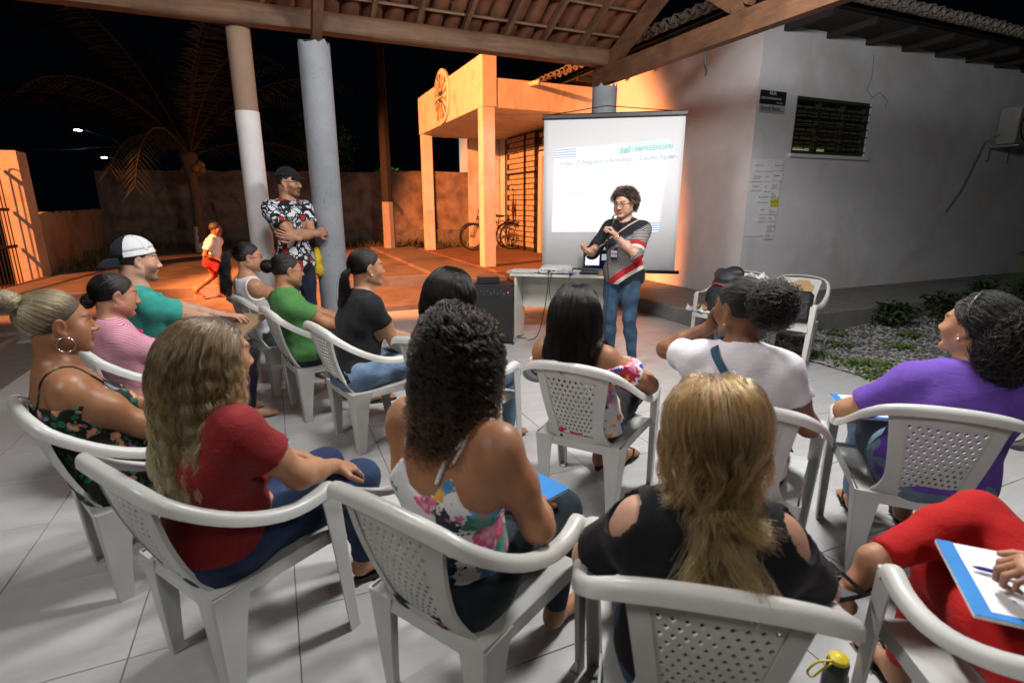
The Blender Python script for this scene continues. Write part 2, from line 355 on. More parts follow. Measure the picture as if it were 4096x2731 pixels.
# round emblem of radiating figures (relief on the parapet)
EY, EZc, ER = 11.85, 3.70, .54
em = thing('emblem', 'round painted plaque of colourful radiating hands around lettering on porch parapet', 'plaque', (3.6, EY, EZc))
mb = MB(); mb.lathe([(ER, 0), (ER, .045), (ER-.02, .055)], 40); d_ = mb.obj('disc', mat('cream_plaque', (.62, .58, .52), .8, bmp=.2), em, 30); d_.matrix_local = frame((-.001, 0, 0), (0, -1, 0), (0, 0, 1))
cols = [(.5, .05, .04), (.45, .12, .02), (.5, .30, .03), (.15, .06, .25), (.45, .05, .08), (.55, .2, .03), (.25, .06, .03), (.10, .08, .25)]
for k in range(14):
    a = 2*math.pi*k/14+.2; r1 = random.uniform(.36, .46); mb = MB()
    ca, sa = math.cos(a), math.sin(a)
    mb.bar((-.062, -.17*ca, .17*sa), (-.062, -r1*ca*.82, r1*sa*.82), .012, .030, (1, 0, 0))
    for da in (-.13, 0, .13): mb.bar((-.0635, -r1*.78*math.cos(a), r1*.78*math.sin(a)), (-.0635, -r1*1.1*math.cos(a+da), r1*1.1*math.sin(a+da)), .01, .013, (1, 0, 0))
    mb.obj('painted_hand', mat('paint_%d' % (k % 8), cols[k % 8], .7), em)
ME_ = mat('dark_green_paint', (.03, .06, .03), .7)
text('Nale', .17, ME_, frame((-.063, .17, .02), (0, -1, 0), (0, 0, 1)), em, bold=.008); text('PAZ', .17, ME_, frame((-.063, .15, -.13), (0, -1, 0), (0, 0, 1)), em, bold=.008)

# porch back: recessed wall with narrow window, block screen gate, bikes come later
pp('back_wall', MB().box(5.05, 5.94, 14.4, 14.52, .33, 3.19), M_porch)
pp('niche_box', MB().box(5.32, 5.68, 14.32, 14.398, 1.35, 1.95), mat('dark_box', (.08, .07, .06), .7))
pp('narrow_window', MB().box(5.42, 5.58, 14.37, 14.397, 2.05, 3.0), M_black)
gate = thing('block_screen', 'pale block lattice screen with dark frame on the porch house wall', 'screen', (HX, 12.0, .335))
M_blk = mat('cream_block', (.55, .47, .34), .85, scale=12, bmp=.3, c2=(.45, .37, .26))
MB().box(-.04, -.006, 0, 1.85, .0, 2.84).obj('mortar', mat('dark_mortar', (.05, .04, .03), .9), gate)
bw, bh = .30, .128
bm_ = MB().box(-.010, .0, 0, bw-.03, 0, bh-.022, .003).mesh('block', M_blk)
for r in range(21):
    off = (r % 2)*bw/2
    for c_ in range(7):
        y = .03+c_*bw-off
        if y < .01 or y+bw > 1.84: continue
        link('block', bm_, gate, (-.041, y, .10+r*.13+random.uniform(-.003, .003)))
MB().box(-.10, -.07, 0, .04, 0, 2.8).box(-.10, -.07, .62, .66, 0, 2.8).box(-.10, -.07, 1.8, 1.84, 0, 2.8).box(-.10, -.07, 0, 1.84, 1.9, 1.94).obj('gate_frame', M_iron, gate)
mb = MB()
for k in range(16): mb.tube([(-.09, .67+k*.07, .02), (-.09, .67+k*.07, .42)], .006, 5)
mb.obj('gate_bars', M_iron, gate)
upper = pp('upper_screen', MB().box(HX-.045, HX-.006, 10.7, 11.97, 2.7, 3.16), mat('dark_mortar', (.05, .04, .03), .9))
for r in range(3):
    for c_ in range(4):
        y = 10.72+c_*bw+(r % 2)*bw/2
        if y+bw < 11.95: link('block', bm_, porch, (HX-.047-3.6, y-9.5, 2.73+r*.135-.335))

# ---- pavilion: columns, beams, trusses, rafters, battens, clay tiles
def column(x, y, r, z1, m, label, chip=0, white=None):
    o = thing('column', label, 'column', (x, y, 0), group='pavilion columns')
    n = 28; rings = []
    for z in (0, .5, 1.0, 1.5, 2.0, 2.5, z1-.05, z1-.02): rings.append([(r*math.cos(2*math.pi*k/n)*(1+random.uniform(-.008, .008)), r*math.sin(2*math.pi*k/n)*(1+random.uniform(-.008, .008)), z) for k in range(n)])
    rings.append([(r*.97*math.cos(2*math.pi*k/n), r*.97*math.sin(2*math.pi*k/n), z1+(random.uniform(-.05, .03) if chip else 0)) for k in range(n)])
    MB().loft(rings).obj('shaft', m, o, 45)
    if white:
        MB().lathe([(r+.004, .0), (r+.004, white)], 36).obj('white_paint', mat('white_column_paint', (.66, .64, .64), .7, scale=5, c2=(.58, .55, .55), bmp=.1), o, 45)
    return o
column(.515, 5.72, .142, 2.93, M_pit, 'thick grey pitted concrete column beside the man with folded arms', 1)
column(3.75, 5.82, .145, 2.84, M_pit, 'grey concrete column rising behind the projection screen', 1)
column(-.114, 6.03, .103, 3.10, mat('orange_tinted_cement', (.27, .175, .12), .9, scale=4, bmp=.2), 'slim column painted white up to near its top', 0, 2.35)  # cement colour warmed to carry the orange light on the column top

BZ0, BZ1, BY = 3.06, 3.245, 5.88
roof = thing('pavilion_roof', 'open pavilion roof of timber beams, rafters, battens and clay tiles seen from below', 'roof', (0, BY, BZ0))
def rp(name, mb, m, sm=False, par=None):
    mb.v = [(x, y-BY, z-BZ0) for x, y, z in mb.v]; return mb.obj(name, m, par or roof, sm)
SL = .48  # roof slope
RY = 1.55
def rz(y): return BZ1+.03+(BY-y)*SL if y > RY else BZ1+.03+(BY-RY)*SL-(RY-y)*SL
rings = []
for x in np.linspace(-9, 3.83, 40):
    w = .004*math.sin(x*3)+.003*math.sin(x*7+1)
    rings.append([(x, BY-.10+w, BZ0+.035), (x, BY-.085+w, BZ0+.004), (x, BY-.02, BZ0+w), (x, BY+.06, BZ0), (x, BY+.06, BZ1), (x, BY-.05+w, BZ1), (x, BY-.088+w, BZ1-.02), (x, BY-.104+w, BZ1-.06)])
rp('eave_beam', MB().loft(rings), M_woodx, 60)
# gable truss in plane x=3.8 and a second one over the thick grey column
for tx, nm in ((3.80, 'end'), (.55, 'mid'), (-3.0, 'far')):
    if nm != 'mid': rp('tie_beam', MB().bar((tx, BY+.22, 2.97), (tx, -2.9, 2.94), .10, .19), M_wood)
    rp('top_chord', MB().bar((tx, BY+.02, BZ0-.02 if nm != 'mid' else BZ0-.10), (tx, RY, rz(RY)-.17), .085, .16), M_wood)
    rp('top_chord', MB().bar((tx, RY, rz(RY)-.17), (tx, -2.8, rz(-2.8)-.17), .085, .16), M_wood)
    if nm != 'mid':
        rp('king_post', MB().bar((tx, 3.86, 3.06), (tx, 3.86, rz(3.86)-.2), .10, .12, (0, 1, 0)), M_wood)
        rp('strut', MB().bar((tx, 3.92, 3.12), (tx, 4.65, rz(4.65)-.26), .085, .10), M_wood)
        rp('strut', MB().bar((tx, 3.80, 3.12), (tx, 2.9, rz(2.9)-.26), .085, .10), M_wood)
rp('hook_wire', MB().tube([(3.8, 4.25, 2.87), (3.8, 4.23, 2.74), (3.8, 4.2, 2.68), (3.8, 4.21, 2.64)], .008, 6), M_black)
for x in np.arange(-4.1, 3.8, .47):
    if abs(x-3.8) < .12 or abs(x-.55) < .05: continue
    x += random.uniform(-.03, .03)
    rp('rafter', MB().bar((x, BY+.07, rz(BY+.07)-.045), (x, RY, rz(RY)-.045), .045, .065), M_wood)
    rp('rafter', MB().bar((x, RY, rz(RY)-.045), (x, -2.8, rz(-2.8)-.045), .045, .065), M_wood)
ys = np.arange(BY+.18, RY+.1, -.335)
for y in ys:
    rp('batten', MB().bar((-4.3, y, rz(y)+.002), (4.0, y, rz(y)+.002), .05, .022, (0, -SL, 1)), M_woodx)
for y in np.arange(RY-.2, -2.8, -.335): rp('batten', MB().bar((-4.3, y, rz(y)+.002), (4.0, y, rz(y)+.002), .05, .022, (0, SL, 1)), M_woodx)
rp('ridge_beam', MB().bar((-4.3, RY, rz(RY)-.10), (4.0, RY, rz(RY)-.10), .07, .14), M_woodx)
# tiles: canal tiles hang convex-down between the battens, cover tiles close the joints
ca_ = barrel(.096, .082, .44, 8, .013, False); co_ = barrel(.085, .098, .44, 8, .013, True)
cam_me = ca_.mesh('roof_tile', M_clay, 40); com_me = co_.mesh('roof_tile', M_clay, 40)
ang = math.atan(SL); nt_ = 0; rest = MB()
for r_, y in enumerate(list(ys)+[ys[-1]-.335]):
    for x in np.arange(-4.2, 3.95, .205):
        j = random.uniform(-.012, .012)
        vis = r_ < 6 and x > (.2 if r_ > 2 else -1.3)+(.8 if r_ > 4 else 0)
        for me, src, dx, dz in ((cam_me, ca_, 0, .105), (com_me, co_, .1, .125)):
            if vis and (me is cam_me or r_ < 3) and nt_ < 296:
                o = link('roof_tile', me, roof, (x+dx+j, y+.06-BY, rz(y+.06)+dz-BZ0)); o.rotation_euler = (math.pi-ang if False else -ang, 0, math.pi+random.uniform(-.03, .03)); o.rotation_euler = (ang, 0, math.pi+random.uniform(-.03, .03)); nt_ += 1
            else:
                M_ = Matrix.Translation((x+dx+j, y+.06-BY, rz(y+.06)+dz-BZ0)) @ Matrix.Rotation(math.pi, 4, 'Z') @ Matrix.Rotation(ang, 4, 'X')
                rest.add([M_ @ Vector(p) for p in src.v], src.f)
o = rest.obj('tile_field', M_clay, roof, 40); o['kind'] = 'stuff'
rp('roof_back_slope', MB().add([(-9, RY, rz(RY)+.1), (4.05, RY, rz(RY)+.1), (4.05, -3, rz(-3)+.1), (-9, -3, rz(-3)+.1), (-9, RY, rz(RY)+.14), (4.05, RY, rz(RY)+.14), (4.05, -3, rz(-3)+.14), (-9, -3, rz(-3)+.14)], [(0, 1, 2, 3), (7, 6, 5, 4), (0, 4, 5, 1), (1, 5, 6, 2), (2, 6, 7, 3), (3, 7, 4, 0)]), M_clay)
rp('added_shade_roof', MB().add([(x, y, rz(y)+h) for h in (.13, .16) for x, y in ((-9, 6.25), (-4.28, 6.25), (-4.28, RY), (-9, RY))], [(0, 1, 2, 3), (7, 6, 5, 4), (0, 4, 5, 1), (1, 5, 6, 2), (2, 6, 7, 3), (3, 7, 4, 0)]), M_clay)  # unseen slab added left of the tiles to block the orange lamp
# hanging bulbs under the roof (they give the white light), sodium street lamp behind the beam
M_bulb = emit('bulb_glow', (.92, .97, 1), 2)
for i, (p, e) in enumerate(LAMPS):
    w = ('over the presenter side', 'over the front row', 'over the left rows', 'behind the last row')[i]
    lo = thing('hanging_bulb', 'white compact bulb hanging from the pavilion roof ' + w, 'lamp', (p[0], p[1], p[2]), group='pavilion bulbs')
    MB().tube([(0, 0, .16), (0, 0, rz(p[1])-p[2]-.1)], .006, 6).obj('cord', M_black, lo); MB().lathe([(.03, .15), (.03, .2), (.02, .22)], 12).obj('socket', M_black, lo); MB().lathe([(.05, .20), (.24, .155), (.24, .15), (.05, .19)], 24).obj('shade', M_white, lo)
sp_ = thing('street_lamp', 'orange sodium floodlight on a tall pole just left of the pavilion', 'street lamp', (-6.9, 6.5, .05))
MB().tube([(0, 0, 0), (0, 0, 5.1), (.2, -.35, 5.2)], [.06, .05, .04], 10).obj('pole', M_iron, sp_); MB().box(.2, .6, -.75, -.45, 5.05, 5.12, .02).obj('lamp_head', M_iron, sp_)
sp_ = thing('street_lamp', 'added orange floodlight on a shorter pole to brighten the gate pillar', 'street lamp', (-7.6, 8.5, .05)); MB().tube([(0, 0, 0), (0, 0, 5.0), (.3, .05, 5.08)], [.06, .05, .04], 10).obj('pole', M_iron, sp_); MB().box(.25, .6, -.1, .2, 5.02, 5.1, .02).obj('lamp_head', M_iron, sp_)
# ================================================================== CHAIR
def catmull(P, n):
    P = [np.array(p, float) for p in P]; out = []
    Q = [2*P[0]-P[1]]+P+[2*P[-1]-P[-2]]
    m = len(P)-1
    for i in range(n):
        t = i/(n-1)*m; k = min(int(t), m-1); u = t-k
        a, b, c, d = Q[k], Q[k+1], Q[k+2], Q[k+3]
        out.append(.5*((2*b)+(-a+c)*u+(2*a-5*b+4*c-d)*u*u+(-a+3*b-3*c+d)*u**3))
    return out
m, nt, b = nt_new('white_plastic')
v = coords(nt); oi = N(nt, 'ObjectInfo')
col = mixc(nt, ramp(nt, noise(nt, v, 5, 4), [(.35, 0.), (.7, 1.)]), (.61, .63, .615), (.54, .56, .545))
col = mixc(nt, ramp(nt, noise(nt, v, 28, 5, .7, 1.2), [(.63, 0.), (.75, .45)]), col, (.30, .29, .26))
col = mixc(nt, 1.0, col, oi.outputs['Color'], 'MULTIPLY')
nt.links.new(col, b.inputs['Base Color']); nt.links.new(ramp(nt, noise(nt, v, 14, 4), [(.3, .28), (.7, .45)]), b.inputs['Roughness'])
M_plas = m
def yb(z): return -.205-.31*(z-.40)-.06*math.sin((z-.4)/.4*math.pi)*.3
def back_pt(x, z): return (x, yb(z)+.05*(x/.2)**2*.6, z)
def build_chair():
    P = {}
    half = [(0, -.338, .814), (.10, -.335, .810), (.185, -.322, .795), (.238, -.288, .762), (.268, -.20, .697), (.279, -.10, .643), (.281, 0, .610), (.277, .09, .604), (.270, .15, .613), (.268, .176, .608), (.267, .190, .590)]
    path = [(-x, y, z) for x, y, z in half[:0:-1]]+half
    pts = catmull(path, 49); prof = [(-.018, .0), (-.008, .005), (.008, .0045), (.018, -.002), (.0235, -.012), (.0255, -.034), (.0205, -.034), (.0165, -.015), (.010, -.009), (-.015, -.008), (-.019, -.005)]
    rings = []
    for i, p in enumerate(pts):
        t = pts[min(i+1, 48)]-pts[max(i-1, 0)]; h = np.array([t[0], t[1], 0]); h /= np.linalg.norm(h)
        out = np.array([h[1], -h[0], 0]); up = np.cross(out, t); up = up/np.linalg.norm(up)
        if up[2] < 0: up = -up
        u_ = i/48; bk = max(0, 1-abs(u_-.5)/.28); bk = bk*bk*(3-2*bk); tl = .30*bk   # tilt the section over at the back
        o2 = out*math.cos(tl)-up*math.sin(tl)*.5; o2 = o2/np.linalg.norm(o2)
        wd = .9 if abs(u_-.5) < .2 else .9+.28*min(1, (abs(u_-.5)-.2)/.2)
        rings.append([tuple(p+o2*a*wd*.88+up*b_*.88) for a, b_ in prof])
    P['arm_rail'] = MB().loft(rings).mesh('arm_rail', M_plas, 45)
    # front leg: L channel from the arm corner to the floor
    def leg(top, bot, w0, w1, d0, d1, sx, sy, n=8, bow=0, t=.006):
        rings = []
        for k in range(n+1):
            u_ = k/n; x = top[0]+(bot[0]-top[0])*u_; y = top[1]+(bot[1]-top[1])*u_+bow*math.sin(u_*math.pi); z = top[2]+(bot[2]-top[2])*u_
            e = u_**.7; w = w0+(w1-w0)*e; d = d0+(d1-d0)*e; r_ = .006
            pr = [(0, r_), (r_, 0), (w, 0), (w, t), (t+r_*.5, t), (t, t+r_*.5), (t, d), (0, d)]
            rings.append([(x+a*sx, y+b_*sy, z) for a, b_ in (pr if sx*sy > 0 else pr[::-1])])
        mb = MB().loft(rings)
        mb.box(min(bot[0], bot[0]+w1*sx), max(bot[0], bot[0]+w1*sx), min(bot[1], bot[1]+d1*sy), max(bot[1], bot[1]+d1*sy), 0, .012, .003)
        return mb
    for s in (-1, 1):
        P['leg', 'f', s] = leg((s*.292, .192, .598), (s*.272, .25, 0), .052, .036, .075, .045, -s, -1).mesh('leg', M_plas, 40)
        P['leg', 'r', s] = leg((s*.222, -.222, .398), (s*.196, -.20, 0), .10, .04, .125, .05, -s, 1).mesh('leg', M_plas, 40)
    # seat shell, dished, with skirt
    nx, ny = 12, 12; vs = []; fs = []
    for j in range(ny+1):
        for i in range(nx+1):
            u_, v_ = i/nx*2-1, j/ny; hw = .205+.045*v_; x = u_*hw; y = -.215+.445*v_
            z = .395+.028*v_-.022*(1-u_*u_)*math.sin(min(1, v_*1.15)*math.pi)-(.03*max(0, v_-.85)/.15)**1.2
            vs.append((x, y, z))
    for j in range(ny):
        for i in range(nx): a = j*(nx+1)+i; fs.append((a, a+1, a+nx+2, a+nx+1))
    o = len(vs); vs += [(x, y, z-.012) for x, y, z in vs]
    fs += [tuple(i+o for i in f[::-1]) for f in fs]
    rim = [i for i in range(nx+1)]+[(j+1)*(nx+1)-1 for j in range(1, ny+1)]+[ny*(nx+1)+i for i in range(nx-1, -1, -1)]+[j*(nx+1) for j in range(ny-1, 0, -1)]
    sk = len(vs); vs += [(vs[i][0]*1.02, vs[i][1]+.003*(1 if vs[i][1] > 0 else -1), vs[i][2]-.042) for i in rim]
    for q in range(len(rim)): w = (q+1) % len(rim); fs.append((rim[q], sk+q, sk+w, rim[w])); fs.append((rim[w]+o, sk+w, sk+q, rim[q]+o))
    P['seat'] = MB().add(vs, fs).mesh('seat', M_plas, 50)
    # stiles and cross bars of the back
    def band(pts_in, pts_out, th=.014):
        rings = []
        for a, b_ in zip(pts_in, pts_out): rings.append([a, b_, (b_[0], b_[1]-th, b_[2]), (a[0], a[1]-th, a[2])])
        return MB().loft(rings)
    zs = np.linspace(.385, .770, 12)
    hw = lambda z: .082+.052*(max(0, z-.40)/.4)**1.15
    for s in (-1, 1):
        I = [back_pt(s*hw(z), z) for z in zs]; O = [back_pt(s*(hw(z)+.046+.012*max(0, (z-.7)/.1)**2+.035*max(0, (.5-z)/.1)**2), z) for z in zs]
        P['stile', s] = band(I, O).mesh('stile', M_plas, 50)
    P['lower_bar'] = MB().loft([[back_pt(x, .385), back_pt(x, .43), (x, back_pt(x, .43)[1]-.014, .43), (x, back_pt(x, .385)[1]-.014, .385)] for x in np.linspace(-.10, .10, 7)]).mesh('lower_bar', M_plas, 50)
    P['upper_bar'] = MB().loft([[back_pt(x, .735), back_pt(x, .786), (x, back_pt(x, .786)[1]-.012, .786), (x, back_pt(x, .735)[1]-.012, .735)] for x in np.linspace(-.172, .172, 9)]).mesh('upper_bar', M_plas, 50)
    # perforated panel: staggered diamond holes
    R_, C_ = 13, 9; z0, z1 = .43, .735; mb = MB()
    def pt(u_, v_, back):
        z = z0+(z1-z0)*v_; x = u_*hw(z); p = back_pt(x, z); return (p[0], p[1]-(.009 if back else .003), p[2])
    for r in range(R_):
        for c_ in range(C_+(r % 2)):
            u0 = -1+2*(c_-.5*(r % 2))/C_; u1 = u0+2/C_; v0, v1 = r/R_, (r+1)/R_
            um, vm = (u0+u1)/2, (v0+v1)/2; cl = lambda q: max(-1, min(1, q))
            edge = u0 < -1.001 or u1 > 1.001
            A = [(u0, v0), (um, v0), (u1, v0), (u1, vm), (u1, v1), (um, v1), (u0, v1), (u0, vm)]
            if edge:
                A = [(cl(a), b_) for a, b_ in A]; a0, a1 = min(p[0] for p in A), max(p[0] for p in A)
                for bk in (0, 1):
                    q = [pt(a0, v0, bk), pt(a1, v0, bk), pt(a1, v1, bk), pt(a0, v1, bk)]; mb.add(q if not bk else q[::-1], [(0, 1, 2, 3)])
                continue
            hu, hv = .30*(u1-u0), .34*(v1-v0)
            D = [(um, vm-hv), (um+hu, vm), (um, vm+hv), (um-hu, vm)]
            for bk in (0, 1):
                q = [pt(*p, bk) for p in A]+[pt(*p, bk) for p in D]
                F = [(0, 1, 8), (1, 2, 8), (2, 9, 8), (2, 3, 9), (3, 4, 9), (4, 10, 9), (4, 5, 10), (5, 6, 10), (6, 11, 10), (6, 7, 11), (7, 0, 11), (0, 8, 11)]
                mb.add(q, F if not bk else [f[::-1] for f in F])
            q = [pt(*p, 0) for p in D]+[pt(*p, 1) for p in D]
            mb.add(q, [(i, (i+1) % 4, 4+(i+1) % 4, 4+i) for i in range(4)])
    P['back_panel'] = mb.mesh('back_panel', M_plas)
    return P
CH = build_chair()
def chair(x, y, yaw, label, kind_back=True):
    t = thing('plastic_chair', label, 'chair', (x, y, 0), yaw, 'white plastic armchairs')
    g_ = random.uniform(.9, 1.03); yl = random.uniform(.93, 1.0)
    for k, me in CH.items():
        n = k if isinstance(k, str) else k[0]
        o = link(n, me, t); o.color = (g_, g_*(.5+.5*yl), g_*yl, 1)
    return t
CHAIRS = dict(
 c1=(-.592, 2.478, -1.127), c2=(-.66, 3.40, -1.12), c3=(-.63, 3.95, -1.12), c4=(-.011, 4.734, -1.181), c5=(.225, 4.036, -1.341), c6=(.489, 3.374, -1.306),
 c7=(.93, 2.86, -1.02), c8=(-.204, 1.826, -.988), c9=(.456, 1.34, -1.027), c10=(1.411, 2.178, -.917), c11=(1.744, 1.505, -.90), c12=(.888, .872, -.646),
 c13=(2.338, 1.191, -.832), c14=(1.493, .398, -.55))
CH_LABEL = dict(
 c1='white plastic armchair holding the woman with blonde updo at the left edge', c2='white plastic armchair under the woman in pink striped shirt',
 c3='white plastic armchair under the man in backwards cap', c4='white plastic armchair of the girl in white tank top, first of the front row',
 c5='white plastic armchair of the woman in green top, second in the front row', c6='white plastic armchair of the woman in black shirt and ponytail',
 c7='white plastic armchair of the woman with a red and white hair clip', c8='white plastic armchair of the long haired woman in dark red shirt',
 c9='white plastic armchair of the curly haired woman in floral camisole', c10='white plastic armchair of the woman in off shoulder floral blouse',
 c11='white plastic armchair of the woman in white shirt with blue strap', c12='white plastic armchair of the blonde ponytail woman in black, nearest the camera',
 c13='white plastic armchair of the woman in purple shirt', c14='white plastic armchair in the lower right corner beside the red trousers')
for k, p in CHAIRS.items(): chair(*p, CH_LABEL[k])
chair(4.22, 4.06, 1.85, 'empty white plastic armchair with black backpack and crumpled papers'); chair(4.47, 3.56, 1.95, 'white plastic armchair with cardboard folder and laptop bag on it')
# ================================================================== PEOPLE: distance-field bodies, meshed with surface nets
def nrm(v): v = np.asarray(v, float); return v/max(np.linalg.norm(v), 1e-9)
def rotm(yaw=0, pitch=0, roll=0):
    """head frame: yaw + = turn left, pitch + = look down, roll + = tilt to own left... columns are x(right) y(front) z(up)"""
    cz, sz = math.cos(yaw), math.sin(yaw); cx, sx = math.cos(-pitch), math.sin(-pitch); cr, sr = math.cos(roll), math.sin(roll)
    Z = np.array([[cz, -sz, 0], [sz, cz, 0], [0, 0, 1]]); X = np.array([[1, 0, 0], [0, cx, -sx], [0, sx, cx]]); Y = np.array([[cr, 0, sr], [0, 1, 0], [-sr, 0, cr]])
    return Z @ X @ Y
def axis(lo, hi, step, fine, fstep):
    """1-D coordinates, step apart, fstep apart inside the fine intervals"""
    out = [lo]
    while out[-1] < hi:
        x = out[-1]; st = step
        for a, b in fine:
            if a-step < x < b: st = fstep
        out.append(x+st)
    return np.array(out, np.float32)
class Field:
    def __init__(s, lo, hi, step, fine=(), fstep=.004):
        s.ax = [axis(lo[i], hi[i], step, [(f[0][i], f[1][i]) for f in fine], fstep) for i in range(3)]
        s.F = np.full([len(a) for a in s.ax], .25, np.float32)
    def sub(s, lo, hi):
        sl = []
        for i in range(3):
            a = int(np.searchsorted(s.ax[i], lo[i])); b = int(np.searchsorted(s.ax[i], hi[i]))
            if b-a < 1: return None, None
            sl.append(slice(a, b))
        X = s.ax[0][sl[0]][:, None, None]; Y = s.ax[1][sl[1]][None, :, None]; Z = s.ax[2][sl[2]][None, None, :]
        return tuple(sl), (X, Y, Z)
    def union(s, sl, d, k):
        a = s.F[sl]
        if k > 0: h = np.maximum(k-np.abs(a-d), 0)/k; s.F[sl] = np.minimum(a, d)-h*h*(k*.25)
        else: s.F[sl] = np.minimum(a, d)
    def carve(s, sl, d, k):
        a = s.F[sl]; d = -d
        if k > 0: h = np.maximum(k-np.abs(a-d), 0)/k; s.F[sl] = np.maximum(a, d)+h*h*(k*.25)
        else: s.F[sl] = np.maximum(a, d)
    def cone(s, a, b, r1, r2, k=.02, inf=0, op='union'):
        a = np.asarray(a, np.float32); b = np.asarray(b, np.float32); r1 += inf; r2 += inf; m = max(r1, r2)+.05+k
        sl, P = s.sub(np.minimum(a, b)-m, np.maximum(a, b)+m)
        if sl is None: return
        ab = b-a; L2 = float(ab @ ab)+1e-9
        X, Y, Z = P[0]-a[0], P[1]-a[1], P[2]-a[2]
        t = np.clip((X*ab[0]+Y*ab[1]+Z*ab[2])/L2, 0, 1)
        d = np.sqrt((X-t*ab[0])**2+(Y-t*ab[1])**2+(Z-t*ab[2])**2)-(r1+(r2-r1)*t)
        getattr(s, op)(sl, d, k)
    def ell(s, c, r, R=None, k=.03, inf=0, op='union'):
        c = np.asarray(c, np.float32); r = np.asarray(r, np.float32)+inf; R = np.eye(3) if R is None else R; m = float(r.max())+.05+k
        sl, P = s.sub(c-m, c+m)
        if sl is None: return
        X, Y, Z = P[0]-c[0], P[1]-c[1], P[2]-c[2]
        q = [(X*R[0, i]+Y*R[1, i]+Z*R[2, i])/r[i] for i in range(3)]
        k0 = np.sqrt(q[0]**2+q[1]**2+q[2]**2); k1 = np.sqrt((q[0]/r[0])**2+(q[1]/r[1])**2+(q[2]/r[2])**2)
        d = k0*(k0-1)/np.maximum(k1, 1e-6)
        getattr(s, op)(sl, d, k)
    def cut(s, fn, k=.0):
        """keep where fn(X,Y,Z) < 0"""
        X = s.ax[0][:, None, None]; Y = s.ax[1][None, :, None]; Z = s.ax[2][None, None, :]
        s.F = np.maximum(s.F, fn(X, Y, Z).astype(np.float32))
    def disp(s, fn):
        m = np.abs(s.F) < .03; I = np.nonzero(m)
        s.F[I] -= fn(s.ax[0][I[0]], s.ax[1][I[1]], s.ax[2][I[2]]).astype(np.float32)
    def sample(s, p):
        idx = []; fr = []
        for i in range(3):
            a = s.ax[i]; j = np.clip(np.searchsorted(a, p[:, i])-1, 0, len(a)-2); idx.append(j); fr.append(np.clip((p[:, i]-a[j])/(a[j+1]-a[j]), 0, 1))
        i, j, k = idx; u, v, w = fr; F = s.F
        c0 = (F[i, j, k]*(1-u)+F[i+1, j, k]*u)*(1-v)+(F[i, j+1, k]*(1-u)+F[i+1, j+1, k]*u)*v
        c1 = (F[i, j, k+1]*(1-u)+F[i+1, j, k+1]*u)*(1-v)+(F[i, j+1, k+1]*(1-u)+F[i+1, j+1, k+1]*u)*v
        return c0*(1-w)+c1*w
    def grad(s, p, e=.008):
        g = np.stack([s.sample(p+d)-s.sample(p-d) for d in np.eye(3)*e], -1)
        return g/np.maximum(np.linalg.norm(g, axis=1, keepdims=True), 1e-6)
    def nets(s):
        F = s.F; F[0], F[-1] = np.maximum(F[0], .001), np.maximum(F[-1], .001); F[:, 0] = np.maximum(F[:, 0], .001); F[:, -1] = np.maximum(F[:, -1], .001); F[:, :, 0] = np.maximum(F[:, :, 0], .001); F[:, :, -1] = np.maximum(F[:, :, -1], .001)
        S_ = F < 0; c = np.zeros([n-1 for n in F.shape], np.int8)
        for a in (0, 1):
            for b in (0, 1):
                for d in (0, 1): c += S_[a:S_.shape[0]-1+a, b:S_.shape[1]-1+b, d:S_.shape[2]-1+d]
        act = (c > 0) & (c < 8); ids = np.full(act.shape, -1, np.int32); I = np.nonzero(act); n = len(I[0]); ids[I] = np.arange(n)
        acc = np.zeros((n, 3)); cnt = np.zeros(n)
        co = [(a, b, d) for a in (0, 1) for b in (0, 1) for d in (0, 1)]
        for p in co:
            for ax_ in range(3):
                if p[ax_]: continue
                q = list(p); q[ax_] = 1
                fa = F[I[0]+p[0], I[1]+p[1], I[2]+p[2]]; fb = F[I[0]+q[0], I[1]+q[1], I[2]+q[2]]
                m = (fa < 0) != (fb < 0); t = np.where(m, fa/np.where(m, fa-fb, 1), 0)
                for d in range(3):
                    A = s.ax[d][I[d]+p[d]]; B = s.ax[d][I[d]+q[d]]; acc[:, d] += np.where(m, A+(B-A)*t, 0)
                cnt += m
        V = acc/np.maximum(cnt, 1)[:, None]; faces = []
        for ax_ in range(3):
            o1, o2 = [(1, 2), (2, 0), (0, 1)][ax_]
            sa = [slice(1, -1)]*3; sb = [slice(1, -1)]*3; sa[ax_] = slice(0, -1); sb[ax_] = slice(1, None)
            A = S_[tuple(sa)]; B = S_[tuple(sb)]; E_ = np.nonzero(A != B)
            base = [e+1 for e in E_]; base[ax_] = E_[ax_]
            fl = A[E_]
            def cell(d1, d2):
                k = [x.copy() for x in base]; k[o1] = k[o1]-d1; k[o2] = k[o2]-d2; return ids[k[0], k[1], k[2]]
            Q = np.stack([cell(1, 1), cell(0, 1), cell(0, 0), cell(1, 0)], -1)
            Q[~fl] = Q[~fl][:, ::-1]; faces.append(Q)
        Q = np.concatenate(faces); Q = Q[(Q >= 0).all(1)]
        return V, Q
def np_mesh(name, V, Q, m, tint=None, smooth_it=0):
    me = bpy.data.meshes.new(name); me.vertices.add(len(V)); me.vertices.foreach_set('co', V.astype(np.float32).ravel())
    me.loops.add(Q.size); me.loops.foreach_set('vertex_index', Q.astype(np.int32).ravel())
    me.polygons.add(len(Q)); me.polygons.foreach_set('loop_start', np.arange(0, Q.size, 4, dtype=np.int32)); me.polygons.foreach_set('loop_total', np.full(len(Q), 4, np.int32))
    me.polygons.foreach_set('use_smooth', np.ones(len(Q), bool)); me.update(); me.validate()
    if m: me.materials.append(m)
    if tint is not None:
        a = me.color_attributes.new('tint', 'FLOAT_COLOR', 'POINT'); a.data.foreach_set('color', np.concatenate([tint, np.ones((len(tint), 1))], 1).astype(np.float32).ravel())
    return me
